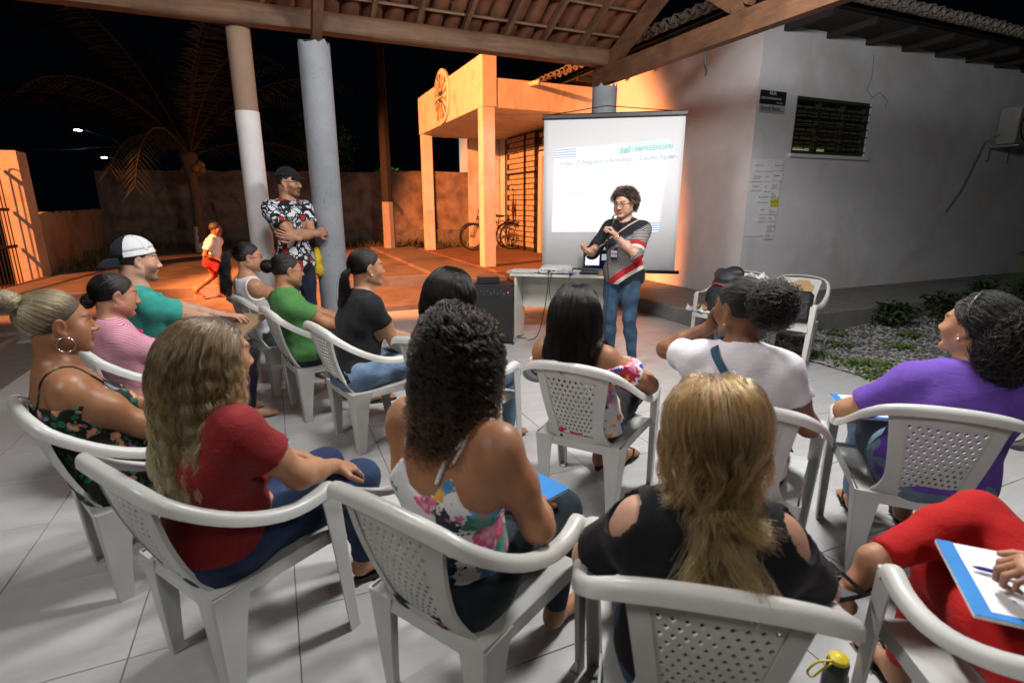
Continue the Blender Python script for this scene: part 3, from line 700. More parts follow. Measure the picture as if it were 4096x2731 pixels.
def relax(V, Q, it=1, lam=.5):
    for _ in range(it):
        acc = np.zeros_like(V); cnt = np.zeros(len(V))
        for i in range(4):
            np.add.at(acc, Q[:, i], V[Q[:, (i+1) % 4]]+V[Q[:, (i-1) % 4]]); np.add.at(cnt, Q[:, i], 2)
        V = V+lam*(acc/np.maximum(cnt, 1)[:, None]-V)
    return V
def ik(A, B, l1, l2, pole):
    A, B = np.asarray(A, float), np.asarray(B, float); d = B-A; L = np.linalg.norm(d); u = d/L; Lc = min(L, (l1+l2)*.999)
    a = (l1*l1-l2*l2+Lc*Lc)/(2*Lc); h = math.sqrt(max(l1*l1-a*a, 0)); p = np.asarray(pole, float)-u*(np.asarray(pole, float) @ u); p = nrm(p)
    E = A+u*a+p*h
    return E, A+u*Lc

# ---- skin
def skin(name, c, oily=.42):
    m, nt, b = nt_new(name); v = coords(nt)
    at = N(nt, 'Attribute', attribute_name='tint')
    col = mixc(nt, ramp(nt, noise(nt, v, 14, 4), [(.3, 0.), (.7, 1.)]), tuple(x*1.10 for x in c), (c[0]*.86, c[1]*.76, c[2]*.72))
    col = mixc(nt, ramp(nt, noise(nt, v, 90, 2), [(.62, 0.), (.75, .25)]), col, (c[0]*.7, c[1]*.6, c[2]*.55))
    col = mixc(nt, 1.0, col, at.outputs[0], 'MULTIPLY')
    nt.links.new(col, b.inputs['Base Color']); b.inputs['Roughness'].default_value = oily+.08; b.inputs['Specular IOR Level'].default_value = .35
    b.inputs['Subsurface Weight'].default_value = .08; b.inputs['Subsurface Radius'].default_value = (.012, .005, .003); b.inputs['Subsurface Scale'].default_value = 1
    bump(nt, b, noise(nt, v, 260, 2), .12, .002); return m
def cloth_base(name, rough=.85, weave=320, wr=.25, wscale=18):
    m, nt, b = nt_new(name); v = coords(nt); b.inputs['Roughness'].default_value = rough; b.inputs['Sheen Weight'].default_value = .04; b.inputs['Specular IOR Level'].default_value = .25
    h = math_n(nt, 'ADD', math_n(nt, 'MULTIPLY', noise(nt, v, weave, 1), .25), math_n(nt, 'MULTIPLY', noise(nt, coords(nt, (1, 1, 2.2)), wscale, 4, .55, 1.2), 1.0))
    bump(nt, b, h, wr, .012); return m, nt, b, v
def solid(name, c, var=.2, rough=.85, wr=.3):
    m, nt, b, v = cloth_base(name, rough, wr=wr)
    nt.links.new(mixc(nt, ramp(nt, noise(nt, v, 9, 4), [(.3, 0.), (.7, 1.)]), c, tuple(x*(1-var) for x in c)), b.inputs['Base Color']); return m
def denim(name, c, fade):
    m, nt, b, v = cloth_base(name, .9, 500, .4, 14)
    f = ramp(nt, noise(nt, v, 6, 5, .6, .5), [(.42, 0.), (.7, 1.)]); g = noise(nt, coords(nt, (60, 60, 400)), 1, 2)
    col = mixc(nt, f, c, fade); col = mixc(nt, math_n(nt, 'MULTIPLY', ramp(nt, g, [(.4, 0.), (.6, 1.)]), .3), col, tuple(x*.6 for x in c))
    nt.links.new(col, b.inputs['Base Color']); return m
def stripes(name, c1, c2, freq, axis_='Z', duty=.5, rot=(0, 0, 0)):
    m, nt, b, v = cloth_base(name); w = N(nt, 'TexWave', wave_type='BANDS', bands_direction=axis_); w.inputs['Scale'].default_value = freq; w.inputs['Distortion'].default_value = .6; w.inputs['Detail Scale'].default_value = .6
    nt.links.new(coords(nt, rot=rot), w.inputs[0]); nt.links.new(mixc(nt, ramp(nt, w.outputs[1], [(duty-.04, 0.), (duty+.04, 1.)]), c1, c2), b.inputs['Base Color']); return m
def floral(name, ground, layers, warp=.5):
    """layers: (colour, colour2, scale, size, seed) - petalled blobs scattered at random"""
    m, nt, b, v = cloth_base(name); col = None; gcol = ground
    wn = N(nt, 'TexNoise'); wn.inputs['Scale'].default_value = 42; wn.inputs['Detail'].default_value = 2; nt.links.new(v, wn.inputs['Vector'])
    for (c, c2, sc, size, seed) in layers:
        add = N(nt, 'VectorMath', operation='MULTIPLY_ADD'); nt.links.new(wn.outputs['Color'], add.inputs[0]); add.inputs[1].default_value = (warp/sc*1.6,)*3; nt.links.new(v, add.inputs[2])
        off = N(nt, 'VectorMath', operation='ADD'); nt.links.new(add.outputs[0], off.inputs[0]); off.inputs[1].default_value = (seed*1.37, seed*.71, seed*2.13)
        vo = N(nt, 'TexVoronoi'); vo.inputs['Scale'].default_value = sc; nt.links.new(off.outputs[0], vo.inputs['Vector'])
        mask = ramp(nt, vo.outputs['Distance'], [(size, 1.), (size+.04, 0.)]); pc = mixc(nt, ramp(nt, vo.outputs['Distance'], [(size*.25, 0.), (size*.85, 1.)]), c2, c)
        sep = N(nt, 'SeparateColor'); nt.links.new(vo.outputs['Color'], sep.inputs[0]); pick = ramp(nt, sep.outputs[0], [(.38, 0.), (.40, 1.)])
        col = mixc(nt, math_n(nt, 'MULTIPLY', mask, pick), gcol, pc); gcol = col
    nt.links.new(col, b.inputs['Base Color']); return m
def hair_mat(name, root, mid, tip, rough=.28, split=.35, hi=None, hifrac=.3, coat=.0, rad=.45, ior=1.5):
    m = bpy.data.materials.new(name); m.use_nodes = True; nt = m.node_tree; nt.nodes.clear()
    out = nt.nodes.new('ShaderNodeOutputMaterial'); h = nt.nodes.new('ShaderNodeBsdfHairPrincipled'); h.parametrization = 'COLOR'
    hi_ = N(nt, 'HairInfo'); col = ramp(nt, hi_.outputs['Intercept'], [(0., root), (split, mid), (1., tip)])
    if hi: col = mixc(nt, ramp(nt, hi_.outputs['Random'], [(1-hifrac-.02, 0.), (1-hifrac+.02, 1.)]), col, hi)
    n2 = N(nt, 'Math', operation='MULTIPLY_ADD'); nt.links.new(hi_.outputs['Random'], n2.inputs[0]); n2.inputs[1].default_value = .5; n2.inputs[2].default_value = .5
    sc = N(nt, 'VectorMath', operation='SCALE'); nt.links.new(col, sc.inputs[0]); nt.links.new(n2.outputs[0], sc.inputs['Scale'])
    nt.links.new(sc.outputs[0], h.inputs['Color']); h.inputs['Roughness'].default_value = rough; h.inputs['Radial Roughness'].default_value = rad
    h.inputs['Coat'].default_value = coat; h.inputs['IOR'].default_value = ior
    nt.links.new(h.outputs[0], out.inputs[0]); return m

HEADC = np.array((0, -.012, .028)); HEADR = np.array((.0745, .094, .083))
def head_prims(F, M, s, male=False, fat=1.0):
    """M: 3x3 head frame scaled, origin c"""
    R, c = M
    P = lambda x, y, z: c+R @ (np.array((x, y, z))*s)
    e = lambda x, y, z, r, k=.02, op='union', RR=None: F.ell(P(x, y, z), np.array(r)*s, R if RR is None else R @ RR, k*s, op=op)
    co = lambda a, b, r1, r2, k=.015, op='union': F.cone(P(*a), P(*b), r1*s, r2*s, k*s, op=op)
    e(*HEADC, HEADR, .02)
    e(0, .030, -.018, (.0635*fat, .062, .080), .03)
    for q in (-1, 1):
        co((q*.050*fat, .0, -.055), (q*.016, .070, -.097), .024*fat, .016, .03)
        e(q*.043*fat, .058, -.028, (.024, .024, .026), .03)
        if fat > 1.02: e(q*.045, .045, -.062, (.028, .03, .03), .03)
    e(0, .074, -.098, (.020, .017, .016), .025)
    co((-.03, .082, .020), (.03, .082, .020), .011, .011, .02)
    for q in (-1, 1): e(q*.0325, .103, .0015, (.020, .017, .0125), .014, 'carve')
    for q in (-1, 1): e(q*.0315, .0765, .001, (.0145, .0145, .0125), .006)
    for q in (-1, 1): co((q*.046, .074, .007), (q*.019, .082, .007), .0055, .006, .006)
    co((0, .088, .012), (0, .1075, -.031), .0075, .0105, .014)
    e(0, .1085, -.035, (.0125, .0115, .0095), .008)
    for q in (-1, 1): e(q*.0125, .098, -.038, (.0085, .0105, .0075), .007)
    e(0, .091, -.062, (.023, .011, .0065), .008); e(0, .0895, -.073, (.020, .011, .0075), .008)
    e(0, .100, -.0675, (.024, .008, .0022), .004, 'carve')
    e(0, .09, -.086, (.02, .008, .006), .01, 'carve')
    for q in (-1, 1):
        RR = rotm(0, .18, q*.12)
        e(q*.077, -.006, -.004, (.009, .019, .032), .008, 'union', RR); e(q*.085, .002, -.002, (.007, .011, .020), .006, 'carve', RR)
        e(q*.075, .002, -.034, (.007, .009, .010), .006)
def face_tint(V, M, s, lips=(.86, .55, .55), brow=(.28, .22, .2), stubble=0, scalp=None, base=None):
    R, c = M; p = ((V-c) @ R)/s; T = np.ones((len(V), 3)) if base is None else base
    near = (np.abs(p) < .14).all(1) & (p[:, 1] > .02)
    def blob(x, y, z, rx, ry, rz, soft=.35):
        d = np.sqrt(((np.abs(p[:, 0])-x)/rx)**2+((p[:, 1]-y)/ry)**2+((p[:, 2]-z)/rz)**2); return np.clip((1+soft-d)/soft, 0, 1)*near
    def paint(w, col): T[:] = T*(1-w[:, None])+w[:, None]*np.array(col)
    paint(blob(0, .092, -.0675, .023, .022, .0115), lips)
    paint(blob(.045, .05, -.035, .03, .05, .028, .9)*.35, (1.0, .86, .84))
    if stubble: paint(np.clip(blob(0, .05, -.085, .06, .06, .035, .4), 0, 1)*stubble, (.45, .40, .38)); paint(blob(.055, .02, -.055, .02, .05, .03, .5)*stubble*.8, (.45, .40, .38)); paint(blob(0, .1, -.05, .026, .02, .006, .4)*stubble, (.4, .35, .33))
    paint(blob(.0315, .088, .0005, .0135, .014, .0058, .25)*.9, (1.55, 1.5, 1.5)); paint(blob(.0305, .092, .0005, .0058, .012, .0062, .3), (.12, .08, .07))
    paint(blob(.032, .088, .0075, .0165, .014, .0026, .5)*.85, (.22, .17, .15))
    w = np.zeros(len(V))
    for q in range(7):
        u = q/6; w = np.maximum(w, blob(.016+.031*u, .092-.014*u, .0205+.006*math.sin(u*2.4), .006, .02, .0036, .6))
    paint(w*.9, brow)
    paint(blob(.010, .10, -.0445, .004, .012, .0025, .6)*.7, (.35, .25, .22))
    return T

def hand(F, wrist, d, n, side, s=1.0, curl=(.5, .5, .55, .6), spread=.12, thumb=.6, k=.006):
    """d: direction of the fingers, n: palm normal (palm faces n), side: +1 when the thumb is on +(d x n)"""
    d = nrm(d); n = nrm(np.asarray(n)-d*(np.asarray(n) @ d)); x = np.cross(d, n)*side; w = np.asarray(wrist, float)
    R = np.stack([x, d, -n], -1)
    F.cone(w-d*.02*s, w+d*.02*s, .024*s, .025*s, .015)
    F.ell(w+d*.050*s, np.array((.040, .050, .0155))*s, R, .014)
    L = (.041, .046, .043, .033); Lb = (.026, .030, .028, .021)
    for i in range(4):
        o = (.029-.0195*i); root = w+d*(.088-.006*abs(i-1.2))*s+x*o*s
        a = curl[i]; fd = nrm(d+x*spread*(1.4-i)*.5); cur = root
        F.cone(cur-d*.03*s, cur, .0085*s, .0095*s, k)
        ang = a*.8; rr = .0092*s if i < 3 else .0078*s
        for q, l in enumerate((L[i], Lb[i], Lb[i]*.8)):
            v = nrm(fd*math.cos(ang)+n*math.sin(ang)); nx = cur+v*l*s; F.cone(cur, nx, rr, rr*.9, k*.5); cur = nx; ang += a*1.05; rr *= .92
    t0 = w+d*.022*s+x*.022*s+n*.004*s; td = nrm(d*.55+x*.75+n*.35*thumb); t1 = t0+td*.042*s; t2 = t1+nrm(d*.9+x*.25+n*.4*thumb)*.034*s; t3 = t2+nrm(d*.95-x*.05+n*.45*thumb)*.026*s
    F.cone(t0, t1, .015*s, .012*s, .012); F.cone(t1, t2, .0115*s, .010*s, k*.6); F.cone(t2, t3, .010*s, .008*s, k*.6)

def wrinkle(seed, amp, f=26., stretch=(1, 1, 1.6)):
    r = np.random.default_rng(seed); A = [(r.normal(size=3)*stretch, r.normal(size=3), r.uniform(0, 6, 2)) for _ in range(5)]
    def fn(x, y, z):
        o = 0
        for q, (a, b, ph) in enumerate(A):
            a_ = a/np.linalg.norm(a)*f*(1+.45*q); b_ = b/np.linalg.norm(b)*f*.5
            o = o+(1-np.abs(np.sin(.5*(a_[0]*x+a_[1]*y+a_[2]*z+1.6*np.sin(b_[0]*x+b_[1]*y+b_[2]*z+ph[1])+ph[0])))*1.6)/(1+.5*q)
        return amp*o*.35
    return fn

class Person:
    """one continuous body mesh with garments, hair and worn things as children"""
    def __init__(s, label, loc, yaw, head, skin_c, sc=.95, hyaw=0, hpitch=.05, hroll=0, male=False, fat=1.0, belly=0., bust=.5, standing=False, pelvis=None, wr=None, wl=None, pole_r=None, pole_l=None, legs=None,
                 hand_r=None, hand_l=None, step=.0085, fstep=.0042, face=1.0, lips=None, stubble=0, sh=1.0, brow=None, chest_off=(0, 0, 0), tilt=0., twist=0., oily=.42, hipw=1.0, hand_fine=(True, True), name='person', group='workshop participants', drop=.0):
        s.root = thing(name, label, 'person', loc, yaw, group); s.sc = sc; s.male = male; s.standing = standing; s.label = label
        Hd = np.array(head, float); Rh = rotm(hyaw, hpitch, hroll); s.HM = (Rh, Hd)
        P = np.array(pelvis if pelvis is not None else (0, -.075, .49)); s.P = P
        Nk = Hd+Rh @ (np.array((0, -.028, -.115))*sc)*np.array((.6, .6, 1))+np.array((0, -.012, -.055))*sc; s.Nk = Nk
        sp = Nk-P; C = P+sp*.64+np.array((0, -.022, 0))*(0 if standing else 1)+np.array(chest_off); Ab = P+sp*.30+np.array((0, -.012 if not standing else .01, 0)); s.C, s.Ab = C, Ab
        up = nrm(Nk-C); fx, fy = math.cos(twist), math.sin(twist); xr = nrm(np.array((fx, fy, math.tan(tilt)))); fw = nrm(np.cross(up, xr)); s.xr, s.fw, s.up = xr, fw, up
        RT = np.stack([xr, fw, up], -1); w = sc*sh*(1.1 if male else 1.0)
        S_ = {q: Nk-up*(.052+drop)*sc+xr*q*.158*w-fw*.008 for q in (-1, 1)}; s.S = S_
        # --- limbs
        l1, l2 = .275*sc, .235*sc
        wr = np.array(wr if wr is not None else (.07, .20, .60)); wl = np.array(wl if wl is not None else (-.07, .20, .60))
        Er, Wr = ik(S_[1], wr, l1, l2, pole_r if pole_r is not None else (.8, -.6, -.5)); El, Wl = ik(S_[-1], wl, l1, l2, pole_l if pole_l is not None else (-.8, -.6, -.5))
        s.E = {1: Er, -1: El}; s.Wr = {1: Wr, -1: Wl}
        hips = {q: P+np.array((q*.083*sc*hipw, .02, -.012)) for q in (-1, 1)}
        if legs is None: legs = {1: ((.105, .36, .475), (.10, .34, .085), (0.1, 1, 0)), -1: ((-.105, .36, .475), (-.10, .34, .085), (-.1, 1, 0))}
        s.legs = legs; s.hips = hips; f = fat
        hr = hand_r or dict(); hl = hand_l or dict(); s.hands = {1: hr, -1: hl}
        # --- primitive lists
        T = []  # torso prims
        T += [('e', P+np.array((0, -.005, .0)), np.array((.158*hipw, .118, .115))*sc*f, None, .05), ('e', Ab+np.array((0, .012*belly, 0)), np.array((.132*f+.012*belly, .098*f+.03*belly, .125))*sc, RT, .06),
              ('e', C, np.array((.142*f*(1.06 if male else 1), .100*f, .150))*sc, RT, .06), ('e', C+up*.10*sc-fw*.012, np.array((.130*sh, .075, .08))*sc, RT, .05)]
        for q in (-1, 1):
            T += [('c', Nk-up*.020*sc-fw*.012, S_[q]+up*.006*sc, .046*sc, .046*sc, .045), ('e', S_[q]-up*.012, np.array((.052, .052, .056))*sc*f**.5, RT, .04), ('c', C+xr*q*.10*sc-fw*.02, S_[q]-up*.05*sc, .07*sc, .05*sc, .05)]
            T += [('e', P+np.array((q*.075*sc*hipw, -.045*sc, -.045)), np.array((.088*hipw, .09, .075))*sc*f, None, .05)]
            if bust and not male: T += [('e', C+xr*q*.068*sc+fw*(.082*f+.012*bust)*sc-up*.035*sc, np.array((.056, .045+.02*bust, .058))*sc*(.85+.3*bust), RT, .035)]
        s.T = T
        A = {}
        for q in (-1, 1):
            E, W_ = s.E[q], s.Wr[q]; af = f**.9*(1.1 if male else 1)
            A[q] = [('c', S_[q]-up*.012, E, .047*sc*af, .036*sc*af, .03), ('e', (S_[q]*.55+E*.45), np.array((.044, .044, .044))*sc*af, None, .05), ('c', E, E*.62+W_*.38, .0385*sc*af, .037*sc*af, .03), ('c', E*.62+W_*.38, W_, .036*sc*af, .0245*sc, .025)]
        s.A = A
        G = {}
        for q in (-1, 1):
            K, An, fd = [np.array(z, float) for z in legs[q]]
            G[q] = [('c', hips[q], hips[q]*.5+K*.5, .083*sc*f, .073*sc*f, .05), ('c', hips[q]*.5+K*.5, K, .073*sc*f, .052*sc*f, .03), ('c', K, K*.65+An*.35, .051*sc*f, .052*sc*f**.6, .03), ('c', K*.65+An*.35, An, .051*sc*f**.6, .032*sc, .03)]
            fd = nrm(fd); h = An.copy()
            s_ = np.cross(fd, (0, 0, 1))
            G[q] += [('c', An, An+np.array((0, 0, -.035))*sc-fd*.02*sc, .032*sc, .030*sc, .02), ('c', An+np.array((0, 0, -.03))*sc+fd*.0, An+np.array((0, 0, -.052))*sc+fd*.12*sc, .034*sc, .023*sc, .03), ('e', An+np.array((0, 0, -.056))*sc+fd*.125*sc, np.array((.038, .055, .017))*sc, np.stack([s_, fd, np.array((0, 0, 1.))], -1), .02)]
            for t_ in range(5): G[q] += [('c', An+np.array((0, 0, -.06))*sc+fd*.145*sc+s_*(t_-2)*.0155*sc*1, An+np.array((0, 0, -.063))*sc+fd*(.186-.008*abs(t_-1.2+0.8*0))*sc+s_*(t_-2)*.0165*sc, .0095*sc, .0085*sc, .006)]
        s.G = G
        neck = [('c', Hd+Rh @ (np.array((0, -.028, -.045))*sc), Nk+fw*.004, .0545*sc*(1.12 if male else 1)*(f**.4), .057*sc*(1.12 if male else 1)*f**.4, .03), ('c', Nk, C+up*.09*sc, .05*sc, .06*sc, .05)]
        # --- field extents
        allp = [Hd, P]+list(S_.values())+list(s.E.values())+list(s.Wr.values())+[np.array(l[i]) for l in legs.values() for i in (0, 1)]+[np.array(l[1])+nrm(l[2])*.22 for l in legs.values()]
        lo = np.min(allp, 0)-.20; hi = np.max(allp, 0)+.20; hi[2] = Hd[2]+.16*sc+.02; lo[2] = max(lo[2], min(l[1][2] for l in legs.values())-.09)
        fine = [(Hd-.135*sc, Hd+.135*sc)] if face else []
        s.lo, s.hi, s.step = lo, hi, step
        for q in (-1, 1):
            if hand_fine[0 if q == 1 else 1]: fine.append((s.Wr[q]-.04, s.Wr[q]+.04)); fine[-1] = (np.minimum(s.Wr[q], s.Wr[q]+nrm(s.hands[q].get('d', s.Wr[q]-s.E[q]))*.17)-.045, np.maximum(s.Wr[q], s.Wr[q]+nrm(s.hands[q].get('d', s.Wr[q]-s.E[q]))*.17)+.045)
        F = Field(lo, hi, step, fine, fstep); s.F = F
        for pr in T+A[1]+A[-1]+G[1]+G[-1]+neck: s.prim(F, pr)
        head_prims(F, s.HM, sc, male, face)
        for q in (-1, 1):
            h = dict(s.hands[q]); d = nrm(h.pop('d', s.Wr[q]-s.E[q])); n = h.pop('n', (-.3*q, .2, -1)); hand(F, s.Wr[q], d, n, h.pop('side', -q), s=sc*(1.06 if male else .95), **h)
        V, Q = F.nets(); V = relax(V, Q, 1, .35)
        tint = face_tint(V, s.HM, sc, lips or (.86, .58, .57), brow or (.28, .22, .2), stubble)
        s.skin = skin('skin', skin_c, oily); s.body = link('body', np_mesh('body', V, Q, s.skin, tint), s.root)
    def prim(s, F, pr, inf=0, k=None):
        if pr[0] == 'c': F.cone(pr[1], pr[2], pr[3], pr[4], pr[5] if k is None else k, inf)
        else: F.ell(pr[1], pr[2], pr[3], pr[4] if k is None else k, inf)
    def garment(s, name, m, prims, cuts=(), inf=.011, wr=None, k=None, lo=None, hi=None, step=None, holes=(), label=None):
        F = Field(s.lo if lo is None else lo, s.hi if hi is None else hi, step or s.step)
        for pr in prims: s.prim(F, pr, inf, k)
        if wr: F.disp(wr)
        for c in cuts: F.cut(c)
        for h in holes: F.ell(h[0], h[1], None, 0.004, op='carve') if len(h) == 2 else F.cone(h[0], h[1], h[2], h[3], .003, op='carve')
        V, Q = F.nets()
        if not len(V): return None
        V = relax(V, Q, 1, .3); o = link(name, np_mesh(name, V, Q, m), s.root)
        if label: o['label'] = label
        return o
    def sleeve(s, q, t, extra=.0):
        """upper-arm primitives for a sleeve ending at fraction t along the upper arm (t>1 runs on down the forearm)"""
        Sh, E, W_ = s.S[q]-s.up*.012, s.E[q], s.Wr[q]; r0 = s.A[q][0][3]
        end = Sh+(E-Sh)*min(t, 1); out = [('c', Sh, end, r0+.002, (s.A[q][0][3]+(s.A[q][0][4]-s.A[q][0][3])*min(t, 1))+extra, .03)]
        if t > 1: out += [('c', E, E+(W_-E)*(t-1), s.A[q][2][3], .034*s.sc+extra, .03)]
        return out
    def sleeve_cut(s, q, t):
        """half space that trims the sleeve square at fraction t, acting only round that arm"""
        Sh, E, W_ = s.S[q], s.E[q], s.Wr[q]
        if t <= 1: p = Sh+(E-Sh)*t; d = nrm(E-Sh)
        else: p = E+(W_-E)*(t-1); d = nrm(W_-E)
        def fn(X, Y, Z):
            dd = (X-p[0])*d[0]+(Y-p[1])*d[1]+(Z-p[2])*d[2]; r2 = (X-p[0]-d[0]*dd)**2+(Y-p[1]-d[1]*dd)**2+(Z-p[2]-d[2]*dd)**2
            return np.where(r2 < .085**2, dd, -1.)
        return fn
    def shirt(s, m, t=.5, hem=None, neck=.062, inf=.011, seed=1, name='shirt', neck_drop=0., sleeves=True, amp=.006, neck_f=.0, extra=.008, cuts=(), holes=(), t2=None, skirt=0.):
        """neck: radius of the neck opening (None: none); cuts: more half spaces (keep < 0); holes: ellipsoids carved away"""
        pr = list(s.T)+[('c', s.Nk-s.up*.02, s.C+s.up*.08, .05*s.sc, .06*s.sc, .05)]
        if skirt: pr += [('e', s.P+np.array((0, 0, -.01)), np.array((.165, .125, .15))*s.sc*skirt, None, .05)]
        cuts = list(cuts)
        if sleeves:
            for q in (-1, 1): tt = t if q == 1 or t2 is None else t2; pr += s.sleeve(q, tt, extra); cuts.append(s.sleeve_cut(q, tt))
        hz = hem if hem is not None else s.P[2]-.02
        cuts.append(lambda X, Y, Z: hz-Z+0*X+0*Y)
        holes = list(holes)
        if neck: holes.append((s.Nk+s.up*.035*s.sc+s.fw*neck_f-s.up*neck_drop, np.array((neck, neck*.95, .075))*s.sc))
        return s.garment(name, m, pr, cuts, inf, wrinkle(seed, amp) if amp else None, holes=holes)
    def above(s, up0, front=0., side=0., prof=None):
        """cut away what lies above a neckline: height over the chest centre, + front*forward, + side*|sideways| (or a profile over |sideways|)"""
        c, u, f, x = s.C, s.up, s.fw, s.xr
        def fn(X, Y, Z):
            dx, dy, dz = X-c[0], Y-c[1], Z-c[2]; U = dx*u[0]+dy*u[1]+dz*u[2]; Fd = dx*f[0]+dy*f[1]+dz*f[2]; Sd = np.abs(dx*x[0]+dy*x[1]+dz*x[2])
            return U-(up0+(np.interp(Sd, prof[0], prof[1]) if prof else side*Sd))*s.sc-front*Fd
        return fn
    def strap(s, m, pts, r=.004, name='strap', flat=1.0):
        """ribbon laid over the body: control points (local), pushed out to the surface"""
        P_ = np.array(catmull(pts, 24)); d = s.F.sample(P_); g = s.F.grad(P_); P_ = P_+g*(.004-d)[:, None]
        return MB().tube([tuple(p) for p in P_], r, 6).obj(name, m, s.root, True)
    def pants(s, m, to=.97, inf=.009, seed=5, name='trousers', waist=None, amp=.005, flare=0.0):
        pr = [p for p in s.T[:1]]+[p for p in s.T if p[0] == 'e' and p[5-1] == .05 and p[1][2] < s.P[2]-.01]; cuts = []
        for q in (-1, 1):
            g = list(s.G[q][:4]); K, An, _ = [np.array(z, float) for z in s.legs[q]]
            if to > 1 or True:
                g[3] = ('c', g[3][1], g[3][2], g[3][3], g[3][4]+flare, g[3][5])
            pr += g; d = nrm(An-K); p = K+(An-K)*to
            def fn(X, Y, Z, p=p, d=d):
                dd = (X-p[0])*d[0]+(Y-p[1])*d[1]+(Z-p[2])*d[2]; r2 = (X-p[0]-d[0]*dd)**2+(Y-p[1]-d[1]*dd)**2+(Z-p[2]-d[2]*dd)**2; return np.where(r2 < .11**2, dd, -1.)
            cuts.append(fn)
        wz = waist if waist is not None else s.P[2]+.085
        py = s.P[1]; st_ = s.standing
        cuts.append(lambda X, Y, Z: np.where(Y+0*X+0*Z < py+(.13 if not st_ else 9), Z-wz+0*X+0*Y, -1.))
        return s.garment(name, m, pr, cuts, inf, wrinkle(seed, amp, 34) if amp else None)
    def H(s, x, y, z): return s.HM[1]+s.HM[0] @ (np.array((x, y, z), float)*s.sc)
    # ---- hair
    def cap(s, m, th=.007, zoff=0., name='hair_base', extra=()):
        """close scalp shell under the strands"""
        R, c = s.HM; F = Field(c-.16*s.sc-.03, c+.16*s.sc+.03, .0058)
        F.ell(c+R @ (HEADC*s.sc), HEADR*s.sc, R, 0, th)
        for e in extra: F.ell(s.H(*e[0]), np.array(e[1])*s.sc, R, .02)
        def keep(X, Y, Z):
            x, y, z = [((X-c[0])*R[0, i]+(Y-c[1])*R[1, i]+(Z-c[2])*R[2, i])/s.sc for i in range(3)]
            return (hairline(y)+zoff-z)*.9
        F.cut(keep); V, Q = F.nets()
        if len(V): V = relax(V, Q, 1, .4); return link(name, np_mesh(name, V, Q, m), s.root)
    def roots(s, n, rng, zoff=0., ymin=-1, ymax=1):
        out = []; R, c = s.HM
        while sum(len(o) for o in out) < n:
            d = rng.normal(size=(n*2, 3)); d /= np.linalg.norm(d, axis=1, keepdims=True); p = HEADC+d*HEADR*1.02
            out.append(p[(p[:, 2] > hairline(p[:, 1])+zoff) & (p[:, 1] > ymin) & (p[:, 1] < ymax)])
        return np.concatenate(out)[:n]
    def strands(s, pts, m, r0=.0011, r1=.0005, name='hair'):
        n, k, _ = pts.shape; cu = bpy.data.hair_curves.new(name); cu.add_curves([k]*n); cu.points.foreach_set('position', pts.astype(np.float32).ravel())
        rad = np.tile(np.linspace(r0, r1, k), n).astype(np.float32); a = cu.attributes.get('radius') or cu.attributes.new('radius', 'FLOAT', 'POINT'); a.data.foreach_set('value', rad)
        cu.materials.append(m); return link(name, cu, s.root)
    def to_world(s, p): return s.HM[1]+(p*s.sc) @ s.HM[0].T
    def loose(s, m, n, length, rng, k=22, vol=.03, wave=.0, wfreq=9., curl=0., cfreq=30., part=0., clumps=180, cs=.6, out=.35, grav=.45, back=.5, lenvar=.15, r0=.0011, frizz=.003, zoff=0., coll=None, fwd=0., name='hair', vol0=.004):
        """hair that hangs: grown step by step, pushed off skull and body"""
        ro = s.roots(n, rng, zoff); R, c = s.HM
        gi = rng.choice(n, clumps, replace=False); cl = np.concatenate([((ro[a:a+400, None]-ro[None, gi])**2).sum(2).argmin(1) for a in range(0, n, 400)]); cph = rng.uniform(0, 6.28, (clumps, 3)); 
        N0 = (ro-HEADC)/HEADR**2; N0 /= np.linalg.norm(N0, axis=1, keepdims=True)
        side = np.sign(ro[:, 0]-part+rng.normal(0, .004, n))
        d0 = np.stack([side*.55*np.clip(ro[:, 1]*9+.55, .0, 1.), -back*np.ones(n), np.full(n, .15)], -1)+N0*out
        d0 -= N0*np.maximum(0, (d0*N0).sum(1))[:, None]*.0
        p = s.to_world(ro); d = d0 @ R.T; d /= np.linalg.norm(d, axis=1, keepdims=True)
        L = length*s.sc*(1-lenvar*rng.random(n)); st = (L/(k-1))[:, None]; out_ = [p.copy()]; th = vol0+vol*rng.random(n)**.8
        dn = np.array((0, 0, -1.)); bk = R @ np.array((0, -1., 0)); bk[2] = 0; Cw = c+R @ (HEADC*s.sc); ER = HEADR*s.sc
        FF = coll or s.F
        for i in range(1, k):
            u = i/(k-1); gg = grav*(.35+.9*u)
            d = d*(1-gg)+gg*(dn+bk*.10*(1-u)+fwd*0)
            d /= np.linalg.norm(d, axis=1, keepdims=True); p = p+d*st
            q = (p-Cw) @ R; w_ = 1+(th/ER.mean())[:, None]*min(1, u*4); e = np.sqrt(((q/(ER*w_))**2).sum(1)); ins = e < 1
            if ins.any():
                q2 = q[ins]/e[ins][:, None]; p2 = Cw+q2 @ R.T; d[ins] = nrm_rows(d[ins]+(p2-p[ins])/st[ins]*.6); p[ins] = p2
            lowm = (p[:, 2] < Cw[2]-.07*s.sc)
            if lowm.any():
                pl = p[lowm]; dist = FF.sample(pl); need = .006+th[lowm]*.55; b_ = dist < need
                if b_.any():
                    g = FF.grad(pl[b_]); pl[b_] += g*np.clip(need[b_]-dist[b_], 0, .05)[:, None]; p[lowm] = pl
            out_.append(p.copy())
        pts = np.stack(out_, 1); t = np.linspace(0, 1, k)[None, :, None]
        pts = pts+(pts[gi][cl]-pts)*(cs*t**.8*(.6+.4*rng.random((n, 1, 1))))
        # waves and curls, coherent inside clumps
        tang = np.gradient(pts, axis=1); tang /= np.maximum(np.linalg.norm(tang, axis=2, keepdims=True), 1e-6)
